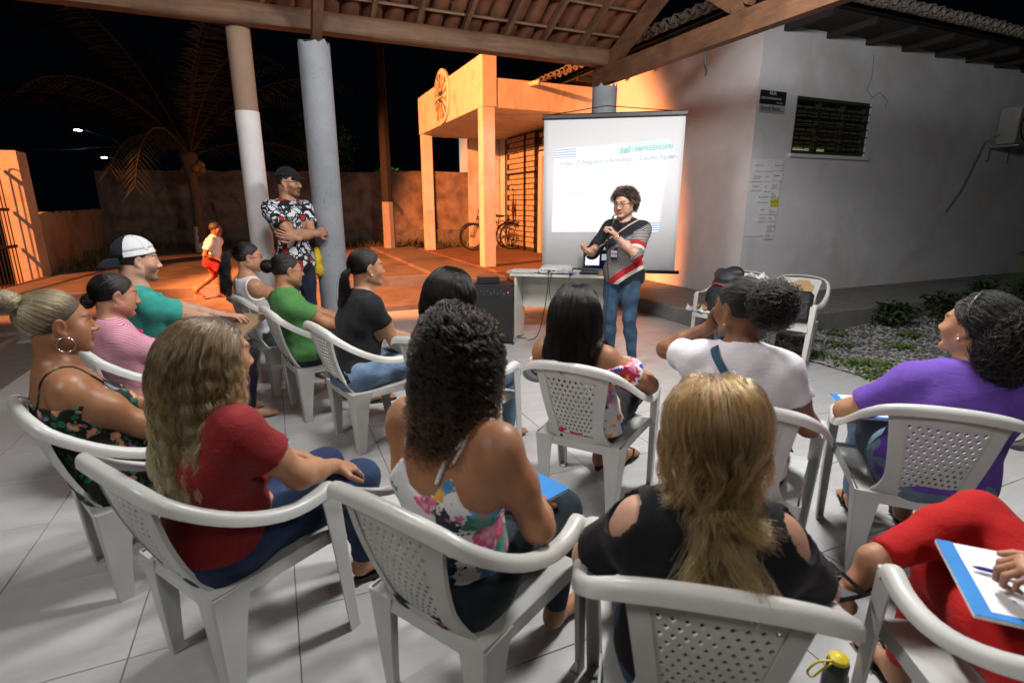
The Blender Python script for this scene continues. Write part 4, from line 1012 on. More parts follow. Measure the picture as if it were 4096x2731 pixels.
        ref = R @ np.array((1., 0, 0)); a = np.cross(tang, np.cross(ref, tang)); a /= np.maximum(np.linalg.norm(a, axis=2, keepdims=True), 1e-6); b_ = np.cross(tang, a)
        ph = cph[cl][:, None, :]+rng.normal(0, .22, (n, 1, 3)); env = np.clip(t*3-.35, 0, 1)
        sl = t*L[:, None, None]
        if wave: pts = pts+env*wave*(a*np.sin(sl*wfreq*6.28+ph[..., :1])+b_*np.cos(sl*wfreq*6.28*.8+ph[..., 1:2])*.7)
        if curl: pts = pts+np.clip(t*5, 0, 1)*curl*(a*np.sin(sl*cfreq*6.28+ph[..., :1])+b_*np.cos(sl*cfreq*6.28+ph[..., :1]))
        fz = np.where(rng.random((n, 1, 1)) < .05, .004, frizz)
        if frizz: pts = pts+t*rng.normal(0, 1, (n, 1, 3))*fz+np.cumsum(rng.normal(0, .25, (n, k, 3)), 1)*t*fz
        return s.strands(pts, m, r0, r0*.45, name)
    def swept(s, m, n, tie, rng, k=14, th=.010, zoff=0., r0=.0011, frizz=.0012, tail=None, tk=16, bump_=0., name='hair', ymin=-1, bulge=.0, curlf=0.):
        """hair pulled back over the skull to a tie point (head coords); tail(rng, n, tk, start) adds what follows"""
        ro = s.roots(n, rng, zoff, ymin); R, c = s.HM; tie = np.array(tie, float)
        da = (ro-HEADC)/HEADR; da /= np.linalg.norm(da, axis=1, keepdims=True); db = (tie-HEADC)/HEADR; tl = np.linalg.norm(db); db = np.tile(db/tl, (n, 1))
        om = np.arccos(np.clip((da*db).sum(1), -1, .9999))[:, None]; P_ = []
        lay = rng.random((n, 1))
        for i in range(k):
            t = i/(k-1); v = (np.sin((1-t)*om)*da+np.sin(t*om)*db)/np.sin(om)
            h = 1.02+(th*(.25+.75*lay)/.085)*math.sin(min(1, t*1.6)*math.pi/2)+bulge*math.sin(t*math.pi)*(.4+.6*lay)+(tl-1.02-th/.085)*max(0, t-.75)*4*.9
            P_.append(HEADC+v*HEADR*h)
        pts = np.stack(P_, 1)+rng.normal(0, .0035, (n, 1, 3))*np.linspace(0, 1, k)[None, :, None]
        w = s.HM[1]+(pts*s.sc) @ R.T
        if curlf: 
            ph = rng.uniform(0, 6.28, (n, 1)); t = np.linspace(0, 1, k)[None]*14; w = w+np.stack([np.sin(t+ph), np.cos(t*1.1+ph), np.sin(t*.9+ph*2)], -1)*curlf
        if tail is not None:
            w = np.concatenate([w, tail(rng, n, tk, w[:, -1])], 1)
        if frizz: w = w+np.cumsum(rng.normal(0, frizz*.35, w.shape), 1)
        return s.strands(w, m, r0, r0*.6, name)
    def blob_hair(s, m, n, c, r, rng, k=10, length=.05, curl=.006, r0=.001, name='hair_bun', spiral=0.):
        """ball of hair: short curling strands over an ellipsoid (head coords), or wound round it"""
        d = rng.normal(size=(n, 3)); d /= np.linalg.norm(d, axis=1, keepdims=True); c = np.array(c); r = np.array(r); P_ = []
        cw = s.H(*c); F = Field(cw-r.max()*1.3, cw+r.max()*1.3, .008); F.ell(cw, r*s.sc*.86, s.HM[0], 0); V, Q = F.nets(); link('bun_core', np_mesh('bun_core', V, Q, mat('black_scalp', (.012, .009, .008), .7) if 'black' in m.name or 'dark' in m.name else mat('brown_scalp', (.05, .033, .018), .7)), s.root)
        ph = rng.uniform(0, 6.28, (n, 1)); ax_ = nrm((0, -1, .5)); 
        tdir = np.cross(d, rng.normal(size=(n, 3)) if not spiral else np.tile(ax_, (n, 1))); tdir /= np.maximum(np.linalg.norm(tdir, axis=1, keepdims=True), 1e-6)
        sh = .8+.22*rng.random((n, 1))+(0 if spiral else np.where(rng.random((n, 1)) < .12, .22*rng.random((n, 1)), 0))
        for i in range(k):
            t = i/(k-1); an = t*length/.05*1.0; v = d*math.cos(an)+tdir*math.sin(an); P_.append(c+v*r*(sh+(.0 if spiral else .10*t)))
        pts = np.stack(P_, 1); t = np.linspace(0, 1, k)[None]*12
        if curl: pts = pts+np.stack([np.sin(t+ph), np.cos(t*1.1+ph), np.sin(t*.8+ph*1.7)], -1)*curl
        return s.strands(s.HM[1]+(pts*s.sc) @ s.HM[0].T, m, r0, r0*.6, name)
def nrm_rows(a): return a/np.maximum(np.linalg.norm(a, axis=1, keepdims=True), 1e-6)
def hairline(y):
    return np.interp(y, [-.12, -.085, -.045, -.012, .004, .022, .045, .062, .075, .085], [-.07, -.066, -.045, -.018, .014, .018, .040, .058, .074, .083])
# ================================================================== the participants
def CP(k): x, y, t = CHAIRS[k]; return dict(loc=(x, y, 0), yaw=t)
TAN, TAN2, BROWN, FAIR, DARK = (.40, .215, .125), (.34, .17, .09), (.28, .135, .07), (.50, .30, .215), (.20, .095, .05)
M_gold = mat('gold', (.75, .55, .25), .3, metal=1); M_silver = mat('silver', (.7, .7, .72), .22, metal=1); M_lens = mat('dark_glass_frame', (.03, .02, .03), .3)
M_strapw = solid('white_strap', (.72, .72, .74)); M_bluebag = solid('blue_strap', (.03, .09, .15))
def glasses(p, m, z=.001, w=.030, rx=.021, rz=.0155):
    mb = MB()
    for q in (-1, 1):
        mb.tube([tuple(p.H(q*w+rx*math.cos(a), .103-.010*abs(math.cos(a))*(1 if math.cos(a)*q > 0 else .2), z+rz*math.sin(a))) for a in np.linspace(0, 2*math.pi, 17)[:-1]], .0016, 5, closed=True)
        mb.tube([tuple(p.H(q*(w+rx), .094, z+.003)), tuple(p.H(q*.076, .05, z+.004)), tuple(p.H(q*.079, .0, z+.004))], .0018, 5)
    mb.tube([tuple(p.H(-w+rx, .1035, z+.003)), tuple(p.H(0, .107, z+.005)), tuple(p.H(w-rx, .1035, z+.003))], .0016, 5)
    return mb.obj('glasses', m, p.root, True)
def earring(p, q, m, r=.006, drop=0):
    c = p.H(q*.080, .004, -.042-drop); return MB().lathe([(.0005, -r), (r*.7, -r*.7), (r, 0), (r*.7, r*.7), (.0005, r)], 10, tuple(c)).obj('earring', m, p.root, True)
def hoop(p, q, m, R_=.026, r=.0022):
    c = p.H(q*.083, .004, -.042)-np.array((0, 0, R_)); f = p.HM[0] @ np.array((.25, 1., 0)); f[2] = 0; f = nrm(f)
    return MB().tube([tuple(c+f*R_*math.cos(a)+np.array((0, 0, 1))*R_*math.sin(a)) for a in np.linspace(0, 2*math.pi, 25)[:-1]], r, 6, closed=True).obj('earring', m, p.root, True)
def tail_fall(p, length, spread=.03, dirb=(0, -1, -.2), wave=.0, wf=6., coll=None, sep=.5, curl=0., grav=.5, fan=0.):
    """ponytail: leaves the tie backwards and falls"""
    def fn(rng, n, k, st):
        R = p.HM[0]; d = np.tile(nrm(R @ np.array(dirb, float)), (n, 1))+rng.normal(0, .22, (n, 3)); d = d+(R @ np.array((1., 0, 0)))[None]*rng.normal(0, fan, (n, 1)); d = nrm_rows(d); pos = st.copy(); L = length*(.75+.35*rng.random((n, 1))); out = []; lay = rng.random(n)
        cl = rng.integers(0, 14, n); cph = rng.uniform(0, 6.28, (14, 2)); off = rng.normal(0, spread*.3, (n, 3)); clo = rng.normal(0, spread*.5, (14, 3)); off = off*.35+clo[cl]
        for i in range(k):
            u = (i+1)/k; d = nrm_rows(d*(1-grav*.6)+np.array((0, 0, -1.))*grav*.6); pos = pos+d*L/k
            F = coll or p.F; dist = F.sample(pos); b_ = dist < .010+.025*lay
            if b_.any(): pos[b_] += F.grad(pos[b_])*np.clip(.010+.025*lay[b_]-dist[b_], 0, .03)[:, None]
            o = pos.copy()
            if wave: a = L[:, 0]*u*wf*6.28+cph[cl, 0]; o = o+np.stack([np.cos(cph[cl, 1])*np.sin(a), np.sin(cph[cl, 1])*np.sin(a), .4*np.cos(a)], -1)*wave*min(1, u*2)
            if curl: a = L[:, 0]*u*wf*14+cph[cl, 0]; o = o+np.stack([np.sin(a), np.cos(a), .3*np.sin(a*.7)], -1)*curl*min(1, u*2)
            out.append(o+off*u)
        return np.stack(out, 1)
    return fn
BLK = lambda n, rough=.26: hair_mat(n, (.004, .0034, .003), (.005, .0042, .0038), (.007, .0055, .005), rough, ior=1.36)
def sandals(p, m=None):
    m = m or MATS['black_plastic']
    for q in (-1, 1):
        K, An, fd = [np.array(z, float) for z in p.legs[q]]; fd = nrm((fd[0], fd[1], 0)); sd = np.cross(fd, (0, 0, 1)); b = An+np.array((0, 0, -.072))*p.sc; n = 14; out = []
        ring = [b+fd*(.075+.125*math.cos(a))*p.sc+sd*(.036+.008*math.cos(a))*math.sin(a)*p.sc for a in np.linspace(0, 2*math.pi, n+1)[:-1]]
        zt = -.005; MB().loft([[tuple(r+np.array((0, 0, zt-.016))) for r in ring], [tuple(r+np.array((0, 0, zt))) for r in ring]]).obj('sandal', m, p.root)
        top = An+fd*.06*p.sc+np.array((0, 0, -.005))*p.sc; toe = b+fd*.155*p.sc+np.array((0, 0, .03))
        MB().tube([tuple(b+fd*.05*p.sc+sd*.04*p.sc), tuple(top+fd*.05*p.sc+sd*.02*p.sc+np.array((0, 0, -.01))), tuple(toe), tuple(top+fd*.05*p.sc-sd*.02*p.sc+np.array((0, 0, -.01))), tuple(b+fd*.05*p.sc-sd*.04*p.sc)], .006, 5).obj('sandal_strap', m, p.root)
PEOPLE = {}
def done(k, p): PEOPLE[k] = p; return p
ONLY = None
import os
def want(k): return ONLY is None or k in ONLY

# 8 long wavy blonde, dark red ribbed shirt -------------------------------------------------
if want('p8'):
    r = np.random.default_rng(8)
    p = Person('woman with long wavy dark rooted blonde hair in dark red shirt, seated in front left', head=(.085, -.045, 1.072), drop=-.028, skin_c=TAN, sc=.97, fat=1.18, hyaw=-.08, hpitch=.1, bust=.7, belly=.6, wr=(.17, .27, .60), wl=(-.02, .27, .58), pole_r=(.9, -.5, -.8),
               hand_r=dict(d=(.15, .8, -.35), n=(-.2, -.2, -1), curl=(.6, .65, .7, .75)), legs={1: ((.15, .40, .49), (.10, .42, .10), (.3, 1, 0)), -1: ((-.06, .40, .48), (.0, .50, .085), (.1, 1, 0))}, pelvis=(.02, -.07, .49), step=.008, **CP('c8'))
    m, nt, b, v = cloth_base('ribbed_red_jersey', .8, wr=.35); w = N(nt, 'TexWave', wave_type='BANDS', bands_direction='X'); w.inputs['Scale'].default_value = 48; nt.links.new(v, w.inputs[0])
    nt.links.new(mixc(nt, ramp(nt, w.outputs[1], [(.2, 0.), (.8, 1.)]), (.19, .009, .011), (.165, .008, .009)), b.inputs['Base Color'])
    p.shirt(m, .52, hem=.47, seed=8, amp=.006, inf=.013, extra=.013); p.pants(denim('denim_p8', (.012, .022, .065), (.03, .06, .14)))
    hm = hair_mat('wavy_blonde_hair', (.010, .007, .005), (.26, .135, .042), (.80, .47, .15), .3, .42, (.95, .65, .25), .14, ior=1.42)
    p.cap(mat('dark_scalp', (.02, .014, .01), .7), .006); p.loose(hm, 6500, .47, r, 34, vol=.012, wave=.0065, wfreq=17, part=.0, clumps=130, cs=.8, frizz=.0006, r0=.0011, lenvar=.28, back=.5, out=.18, grav=.5)
    sandals(p); done('p8', p)
# 1 woman at the left edge, blonde updo, hoop earrings, floral dress --------------------------
if want('p1'):
    r = np.random.default_rng(1)
    p = Person('woman with streaked blonde updo, hoop earrings and dark floral strap dress at the left edge', head=(-.03, -.17, 1.075), skin_c=BROWN, sc=.98, fat=1.24, hyaw=-.10, hpitch=.02, bust=.8, belly=.8, wr=(.10, .20, .60), wl=(-.05, .2, .6), step=.0075, fstep=.0038, face=1.03, lips=(.85, .5, .48), oily=.34, **CP('c1'))
    m = floral('dark_floral_print', (.008, .012, .010), [((.02, .14, .07), (.01, .07, .04), 26, .34, 1.), ((.55, .25, .16), (.70, .42, .28), 15, .30, 2.), ((.25, .12, .28), (.4, .25, .4), 13, .22, 4.), ((.03, .18, .10), (.02, .10, .06), 30, .30, 3.)])
    p.shirt(m, sleeves=False, neck=None, inf=.008, seed=2, name='dress', hem=.40, cuts=[p.above(.065, .06, -.10)])
    p.pants(m, .6, name='skirt')
    for q in (-1, 1): p.strap(m, [p.C+p.fw*.11+p.xr*q*.085+p.up*.06, p.S[q]*.5+p.Nk*.5+p.up*.0, p.C-p.fw*.11+p.xr*q*.075+p.up*.05], .0045)
    hm = hair_mat('streaked_blonde_hair', (.08, .05, .022), (.26, .17, .075), (.34, .235, .115), .3, .4, (.58, .44, .23), .35)
    p.cap(mat('brown_scalp', (.05, .033, .018), .7), .006); p.swept(hm, 3800, (0, -.098, .085), r, th=.014, r0=.001, bulge=.04); p.blob_hair(hm, 1500, (0, -.135, .092), (.045, .05, .042), r, 14, .16, .004, .001, spiral=1)
    M_hb = mat('rhinestone_band', (.5, .5, .52), .2, metal=1); MB().tube([tuple(p.H(.026*math.cos(a), -.104, .085+.026*math.sin(a))) for a in np.linspace(0, 6.28, 17)[:-1]], .005, 6, closed=True).obj('hair_tie', M_hb, p.root, True)
    for q in (-1, 1): hoop(p, q, M_silver, .027)
    for j in range(4): c = p.Wr[1]+(p.E[1]-p.Wr[1])*(.10+.05*j); d = nrm(p.E[1]-p.Wr[1]); a1 = nrm(np.cross(d, (0, 0, 1))); a2 = np.cross(d, a1); MB().tube([tuple(c+a1*.032*math.cos(a)+a2*.03*math.sin(a)) for a in np.linspace(0, 6.28, 19)[:-1]], .0028, 5, closed=True).obj('bracelet', M_silver if j else M_black, p.root, True)
    done('p1', p)
# 9 curly dark hair, floral camisole --------------------------------------------------------
if want('p9'):
    r = np.random.default_rng(9)
    p = Person('woman with curly dark hair and white floral camisole, seated front centre', head=(.016, -.05, 1.11), drop=-.022, skin_c=TAN2, sc=1.0, fat=1.10, hyaw=.16, hpitch=.12, bust=.6, belly=.5, wr=(.12, .18, .60), wl=(-.12, .18, .60), pole_r=(.7, -.4, -.7), pole_l=(-.7, -.4, -.7), sh=1.0, step=.008, hand_fine=(False, False), oily=.38, **CP('c9'))
    m = floral('white_floral_print', (.70, .70, .72), [((.04, .20, .16), (.10, .34, .26), 8, .42, 3.), ((.10, .28, .46), (.05, .12, .28), 9, .40, 5.), ((.02, .03, .04), (.03, .05, .06), 8, .34, 6.), ((.50, .05, .12), (.75, .28, .36), 8, .42, 2.), ((.66, .10, .26), (.85, .45, .55), 10, .40, 7.), ((.70, .34, .04), (.80, .55, .10), 9, .34, 8.)])
    p.shirt(m, sleeves=False, neck=None, inf=.007, seed=3, name='camisole', hem=.41, amp=.008, cuts=[p.above(0, .10, prof=([0, .04, .075, .09, .13, .2], [-.005, .01, .06, .065, .0, -.05]))])
    p.pants(denim('dark_print_trousers', (.010, .016, .022), (.02, .04, .05)))
    for q in (-1, 1):
        p.strap(M_strapw, [p.C+p.fw*.11+p.xr*q*.08+p.up*.08, p.S[q]*.55+p.Nk*.45, p.C-p.fw*.10+p.xr*q*.082+p.up*.085], .0045)
        if q == 1: p.strap(M_strapw, [p.S[q]*.48+p.Nk*.52, p.C-p.fw*.10+p.xr*q*.062+p.up*.085, p.C-p.fw*.11+p.xr*q*.05+p.up*.03], .006)
    hm = hair_mat('curly_dark_hair', (.004, .003, .0028), (.007, .005, .004), (.05, .024, .011), .3, .6, ior=1.38)
    p.cap(mat('black_scalp', (.012, .009, .008), .7), .010); p.loose(hm, 5600, .27, r, 36, vol=.036, curl=.009, cfreq=26, clumps=260, cs=.6, frizz=.0008, r0=.0011, lenvar=.5, part=.02, out=.35, grav=.42)
    done('p9', p)
# 12 blonde low ponytail, black cold shoulder top -------------------------------------------
if want('p12'):
    r = np.random.default_rng(12)
    p = Person('woman with blonde hair gathered at the nape and black cold shoulder top, nearest the camera', head=(-.01, -.10, 1.035), skin_c=FAIR, sc=1.0, fat=1.08, hyaw=.05, hpitch=.02, bust=.6, belly=.5, wr=(.15, .18, .66), wl=(-.13, .18, .66), pole_r=(.55, -.8, -.25), pole_l=(-.6, -.8, -.25), sh=.86, step=.008, hand_fine=(False, False), **CP('c12'))
    m = solid('black_jersey', (.007, .007, .009)); ho = [(p.S[q]+(p.E[q]-p.S[q])*.10, p.S[q]+(p.E[q]-p.S[q])*.10+nrm(p.xr*q*.55+p.up*.75-p.fw*.40)*.2, .052, .062) for q in (-1, 1)]
    p.shirt(m, .80, hem=.45, neck=.07, seed=12, holes=ho, inf=.013, amp=.004, extra=.012); p.pants(denim('denim_p12', (.02, .045, .10), (.06, .11, .19)))
    hm = hair_mat('dark_blonde_hair', (.20, .092, .026), (.20, .092, .026), (.36, .19, .062), .3, .55, (.58, .34, .12), .20, ior=1.42)
    p.cap(mat('blonde_scalp', (.10, .055, .025), .7), .010)
    p.loose(hm, 2200, .22, r, 26, vol=.024, wave=.012, wfreq=7, clumps=60, cs=.75, frizz=.001, r0=.0010, back=.5, out=.15, lenvar=.4, name='loose_hair'); p.swept(hm, 4200, (.012, -.100, -.120), r, 20, th=.030, bulge=.16, r0=.0009, frizz=.0022, tk=24, tail=tail_fall(p, .17, .08, (.0, -.8, -.5), wave=.024, wf=4.5, grav=.36, fan=.40))
    MB().tube([tuple(p.H(.012+.026*math.cos(a), -.104+.004*math.sin(a), -.124+.020*math.sin(a))) for a in np.linspace(0, 6.28, 17)[:-1]], .006, 6, closed=True).obj('hair_tie', M_black, p.root, True)
    done('p12', p)
# 13 purple shirt, dark bushy curls, headband ------------------------------------------------
if want('p13'):
    r = np.random.default_rng(13)
    p = Person('woman in purple shirt with bushy dark curls and headband at the right edge', head=(.10, -.05, 1.055), skin_c=TAN, sc=1.0, fat=1.24, hyaw=.80, hpitch=-.10, bust=.6, belly=.6, pelvis=(.05, -.07, .49), wr=(.0, .24, .60), wl=(-.17, .20, .60), pole_l=(-1, -.5, -.5), sh=1.05, step=.0085, hand_fine=(False, False), **CP('c13'))
    p.shirt(solid('purple_jersey', (.13, .06, .36), .15), .75, hem=.44, seed=13, amp=.007); p.pants(denim('denim_p13', (.10, .17, .26), (.20, .29, .38)), .95, flare=.012)
    hm = BLK('bushy_black_hair', .45); p.cap(MATS['black_scalp'] if 'black_scalp' in MATS else mat('black_scalp', (.012, .009, .008), .7), .012)
    p.swept(hm, 2600, (0, -.092, .0), r, th=.030, bulge=.08, r0=.0011, curlf=.006); p.blob_hair(hm, 4200, (.01, -.115, -.045), (.105, .085, .135), r, 18, .07, .010, .0012)
    MB().tube([tuple(p.H(.088*math.sin(a), -.005+.012*math.cos(a), .03+.098*math.cos(a))) for a in np.linspace(-1.5, 1.5, 15)], .008, 6).obj('headband', M_black, p.root, True)
    for q in (-1, 1): earring(p, q, M_silver, .006)
    sandals(p); done('p13', p)
# 10 straight black hair, off shoulder floral blouse -----------------------------------------
if want('p10'):
    r = np.random.default_rng(10)
    p = Person('woman with long straight black hair and red blue floral off shoulder blouse', head=(-.05, -.15, 1.03), skin_c=TAN2, sc=.97, fat=1.10, hyaw=.22, hpitch=.08, bust=.5, belly=.3, wr=(.20, .17, .65), wl=(-.16, .18, .62), pole_r=(1., -.5, -.4), pole_l=(-1, -.5, -.4), step=.0085, hand_fine=(False, False), legs={1: ((.10, .38, .48), (-.06, .30, .085), (-.1, 1, 0)), -1: ((-.10, .38, .48), (.05, .40, .085), (.2, 1, 0))}, **CP('c10'))
    m = floral('red_blue_floral', (.66, .64, .64), [((.45, .015, .06), (.6, .06, .10), 9, .42, 1.), ((.02, .04, .26), (.05, .10, .40), 13, .32, 2.), ((.62, .16, .34), (.75, .35, .5), 12, .30, 3.), ((.70, .42, .04), (.6, .2, .02), 16, .24, 4.), ((.03, .03, .05), (.02, .06, .05), 20, .22, 5.), ((.62, .14, .04), (.7, .3, .1), 14, .24, 9.)])
    cut = p.above(.045, .0, -.02)
    p.shirt(m, .62, hem=.43, neck=None, seed=10, cuts=[cut], inf=.016, extra=.022, amp=.008); p.pants(solid('black_trousers', (.010, .010, .012)), .8)
    hm = BLK('straight_black_hair'); p.cap(mat('black_scalp', (.012, .009, .008), .7), .010)
    p.loose(hm, 6000, .35, r, 26, vol=.026, wave=.002, wfreq=4, clumps=120, cs=.35, frizz=.0007, r0=.0010, lenvar=.15, out=.22, back=.55)
    sandals(p); done('p10', p)
# 11 curly puff, white shirt, blue bag strap, chin in hand -----------------------------------
if want('p11'):
    r = np.random.default_rng(11)
    p = Person('woman in white shirt with blue bag strap, black curly puff and chin on her hand', head=(-.08, -.03, 1.10), skin_c=DARK, sc=1.0, fat=1.08, hyaw=.95, hpitch=.10, bust=.5, wr=(.10, .2, .6), wl=(-.20, .10, .985), pole_l=(-.9, .1, -.7), hand_l=dict(d=(.35, .1, .75), n=(.8, -.4, .3), curl=(1.1, 1.1, 1.1, 1.1), side=-1), pelvis=(-.03, -.06, .49), step=.0085, hand_fine=(False, True), tilt=-.03, **CP('c11'))
    p.shirt(solid('white_cotton', (.72, .70, .74), .06), .50, hem=.45, seed=11, amp=.008, neck=.072, inf=.015, extra=.014); p.pants(solid('black_leggings', (.012, .011, .012)), .97)
    m = M_bluebag
    pts = [p.S[-1]*.45+p.Nk*.55+p.fw*.02, p.C-p.fw*.12-p.xr*.055+p.up*.10, p.C-p.fw*.125+p.xr*.03-p.up*.02, p.Ab-p.fw*.10+p.xr*.12-p.up*.0, p.P+p.xr*.17+p.up*.05]
    P_ = np.array(catmull([np.array(q) for q in pts], 26)); d = p.F.sample(P_); gr = p.F.grad(P_); P_ = P_+gr*(.034-d)[:, None]; rings = []
    for i in range(26):
        t = nrm(P_[min(i+1, 25)]-P_[max(i-1, 0)]); sd = nrm(np.cross(t, gr[i]))*.014; up_ = nrm(gr[i])*.002; rings.append([tuple(P_[i]-sd-up_), tuple(P_[i]+sd-up_), tuple(P_[i]+sd+up_), tuple(P_[i]-sd+up_)])
    MB().loft(rings).obj('bag_strap', m, p.root, True)
    hm = BLK('curly_black_puff', .45); p.cap(mat('black_scalp', (.012, .009, .008), .7), .008)
    p.swept(hm, 2600, (.0, -.095, .035), r, th=.013, r0=.0011, curlf=.002); p.blob_hair(hm, 3400, (.0, -.150, .020), (.080, .070, .082), r, 16, .08, .010, .0011)
    earring(p, -1, M_gold, .006, .02); done('p11', p)
# 6 black shirt, low ponytail, jeans -----------------------------------------------------------
if want('p6'):
    r = np.random.default_rng(6)
    p = Person('woman in black shirt with low dark ponytail leaning forward over her lap', head=(-.045, .035, 1.115), skin_c=TAN, sc=1.0, fat=1.10, hyaw=-.08, hpitch=.0, bust=.6, belly=.5, pelvis=(0, -.09, .49), wr=(.05, .33, .62), wl=(-.05, .33, .62), pole_r=(.5, -.3, -1), pole_l=(-.5, -.3, -1), step=.0085, **CP('c6'))
    p.shirt(solid('black_cotton', (.009, .009, .011)), .50, hem=.45, seed=6, amp=.007); p.pants(denim('light_denim', (.09, .15, .25), (.22, .31, .42)), .9)
    hm = BLK('dark_pony'); p.cap(mat('black_scalp', (.012, .009, .008), .7), .006); p.swept(hm, 2600, (0, -.103, -.012), r, th=.008, r0=.001, tail=tail_fall(p, .20, .03, (0, -1, .1), grav=.5))
    MB().tube([tuple(p.H(.020*math.cos(a), -.112+.004*math.sin(a), -.012+.022*math.sin(a))) for a in np.linspace(0, 6.28, 17)[:-1]], .010, 7, closed=True).obj('scrunchie', M_black, p.root, True)
    earring(p, 1, M_silver, .006); done('p6', p)
# 5 green shirt, bun, glasses -----------------------------------------------------------------
if want('p5'):
    r = np.random.default_rng(5)
    p = Person('woman in green shirt with round black bun and glasses holding papers', head=(-.07, -.15, 1.05), skin_c=TAN2, sc=.97, fat=1.16, hyaw=.05, hpitch=.05, bust=.6, belly=.8, wr=(.10, .24, .60), wl=(.0, .27, .62), step=.009, hand_l=dict(d=(.3, .8, -.2), n=(0, -.2, -1), curl=(.35, .4, .45, .5)), face=1.06, **CP('c5'))
    p.shirt(solid('green_cotton', (.065, .20, .055), .2), .58, hem=.44, seed=5, amp=.008, inf=.015, extra=.012); p.pants(denim('denim_p5', (.02, .03, .05), (.05, .07, .10)), .9)
    hm = BLK('black_bun_hair'); p.cap(mat('black_scalp', (.012, .009, .008), .7), .006); p.swept(hm, 2000, (0, -.10, .03), r, th=.008, r0=.0011); p.blob_hair(hm, 900, (0, -.138, .03), (.046, .044, .046), r, 12, .14, .002, .0012, spiral=1)
    glasses(p, mat('pink_frame', (.35, .12, .16), .3)); earring(p, 1, M_silver, .004); sandals(p); done('p5', p)
# 4 girl with ponytail, white tank, glasses -----------------------------------------------------
if want('p4'):
    r = np.random.default_rng(4)
    p = Person('girl with black ponytail, pink scrunchie, glasses and white tank top in the front row', head=(.0, -.20, 1.10), skin_c=TAN, sc=.94, fat=1.0, hyaw=-.30, hpitch=.05, bust=.3, wr=(.08, .22, .60), wl=(-.05, .24, .60), step=.009, face=1.03, **CP('c4'))
    p.shirt(solid('white_tank', (.68, .68, .70), .08), sleeves=False, neck=.085, inf=.010, hem=.44, seed=4, name='tank_top', holes=[(p.S[q]+p.xr*q*.032, np.array((.055, .10, .10))) for q in (-1, 1)])
    p.pants(solid('grey_shorts', (.10, .11, .13)), .5)
    hm = BLK('girl_black_hair'); p.cap(mat('black_scalp', (.012, .009, .008), .7), .006); p.swept(hm, 1900, (0, -.103, .035), r, th=.008, r0=.0012, tail=tail_fall(p, .32, .03, (0, -1, .1), wave=.008, wf=7, grav=.5))
    MB().tube([tuple(p.H(.019*math.cos(a), -.108, .035+.019*math.sin(a))) for a in np.linspace(0, 6.28, 15)[:-1]], .007, 6, closed=True).obj('scrunchie', solid('pink_scrunchie', (.6, .06, .14)), p.root, True)
    glasses(p, mat('purple_frame', (.25, .06, .18), .3)); done('p4', p)
# 2 pink striped shirt ---------------------------------------------------------------------------
if want('p2'):
    r = np.random.default_rng(2)
    p = Person('woman in pink and white striped shirt with dark hair pulled tight, eyes lowered', head=(-.04, -.13, 1.04), skin_c=(.40, .20, .13), sc=.97, fat=1.14, hyaw=-.05, hpitch=.16, bust=.7, belly=.7, wr=(.10, .26, .60), wl=(-.05, .26, .60), step=.0085, face=1.06, hand_fine=(False, False), **CP('c2'))
    m = stripes('pink_stripes', (.62, .46, .50), (.42, .04, .15), 44, 'Z', .5); p.shirt(m, .60, hem=.44, seed=2, amp=.006)
    for q in (-1, 1):
        e = p.S[q]+(p.E[q]-p.S[q])*.58; d = nrm(p.E[q]-p.S[q]); a1 = nrm(np.cross(d, (0, 0, 1))); a2 = np.cross(d, a1); rr = p.A[q][0][3]+.014
        MB().loft([[tuple(e+d*h+(a1*math.cos(a)+a2*math.sin(a))*rr) for a in np.linspace(0, 6.28, 21)[:-1]] for h in (-.025, .0, .006)]).obj('sleeve_cuff', solid('magenta_cuff', (.50, .02, .13)), p.root, True)
    p.pants(solid('maroon_trousers', (.10, .03, .05)), .95); hm = BLK('tight_dark_hair'); p.cap(mat('black_scalp', (.012, .009, .008), .7), .006); p.swept(hm, 2400, (0, -.095, -.03), r, th=.008, r0=.0011); p.blob_hair(hm, 500, (0, -.115, -.04), (.03, .028, .035), r, 10, .12, .004, .001)
    earring(p, 1, M_gold, .004); done('p2', p)
# 7 long black hair with a clip -------------------------------------------------------------------
if want('p7'):
    r = np.random.default_rng(17)
    p = Person('woman with very long black hair held by a red and white clip', head=(.05, -.10, 1.055), skin_c=TAN, sc=.96, fat=1.0, hyaw=.05, hpitch=.1, bust=.4, wr=(.10, .22, .60), wl=(-.08, .22, .60), step=.010, hand_fine=(False, False), **CP('c7'))
    p.shirt(solid('dark_top', (.02, .02, .025)), sleeves=False, neck=.09, hem=.45, inf=.008, seed=7, name='top', holes=[(p.S[q]+p.xr*q*.02, np.array((.06, .10, .11))) for q in (-1, 1)]); p.pants(denim('denim_p7', (.10, .16, .26), (.2, .29, .4)), .95)
    hm = BLK('long_black_hair'); p.cap(mat('black_scalp', (.012, .009, .008), .7), .008); p.loose(hm, 3800, .50, r, 26, vol=.03, wave=.006, wfreq=9, clumps=70, cs=.6, frizz=.0008, r0=.0011, back=.6)
    c = p.H(.0, -.07, .105); M_ = frame(tuple(c), tuple(p.HM[0] @ np.array((1, .1, -.1))), tuple(p.HM[0] @ np.array((0, -.6, -.8))))
    o = MB().box(-.045, .045, -.006, .006, 0, .009, .002).obj('hair_clip', mat('white_clip', (.75, .75, .75), .3), p.root); o.matrix_local = M_
    o = MB().box(.012, .05, -.014, -.004, 0, .010, .002).obj('hair_clip', mat('red_clip', (.5, .02, .02), .3), p.root); o.matrix_local = M_
    done('p7', p)
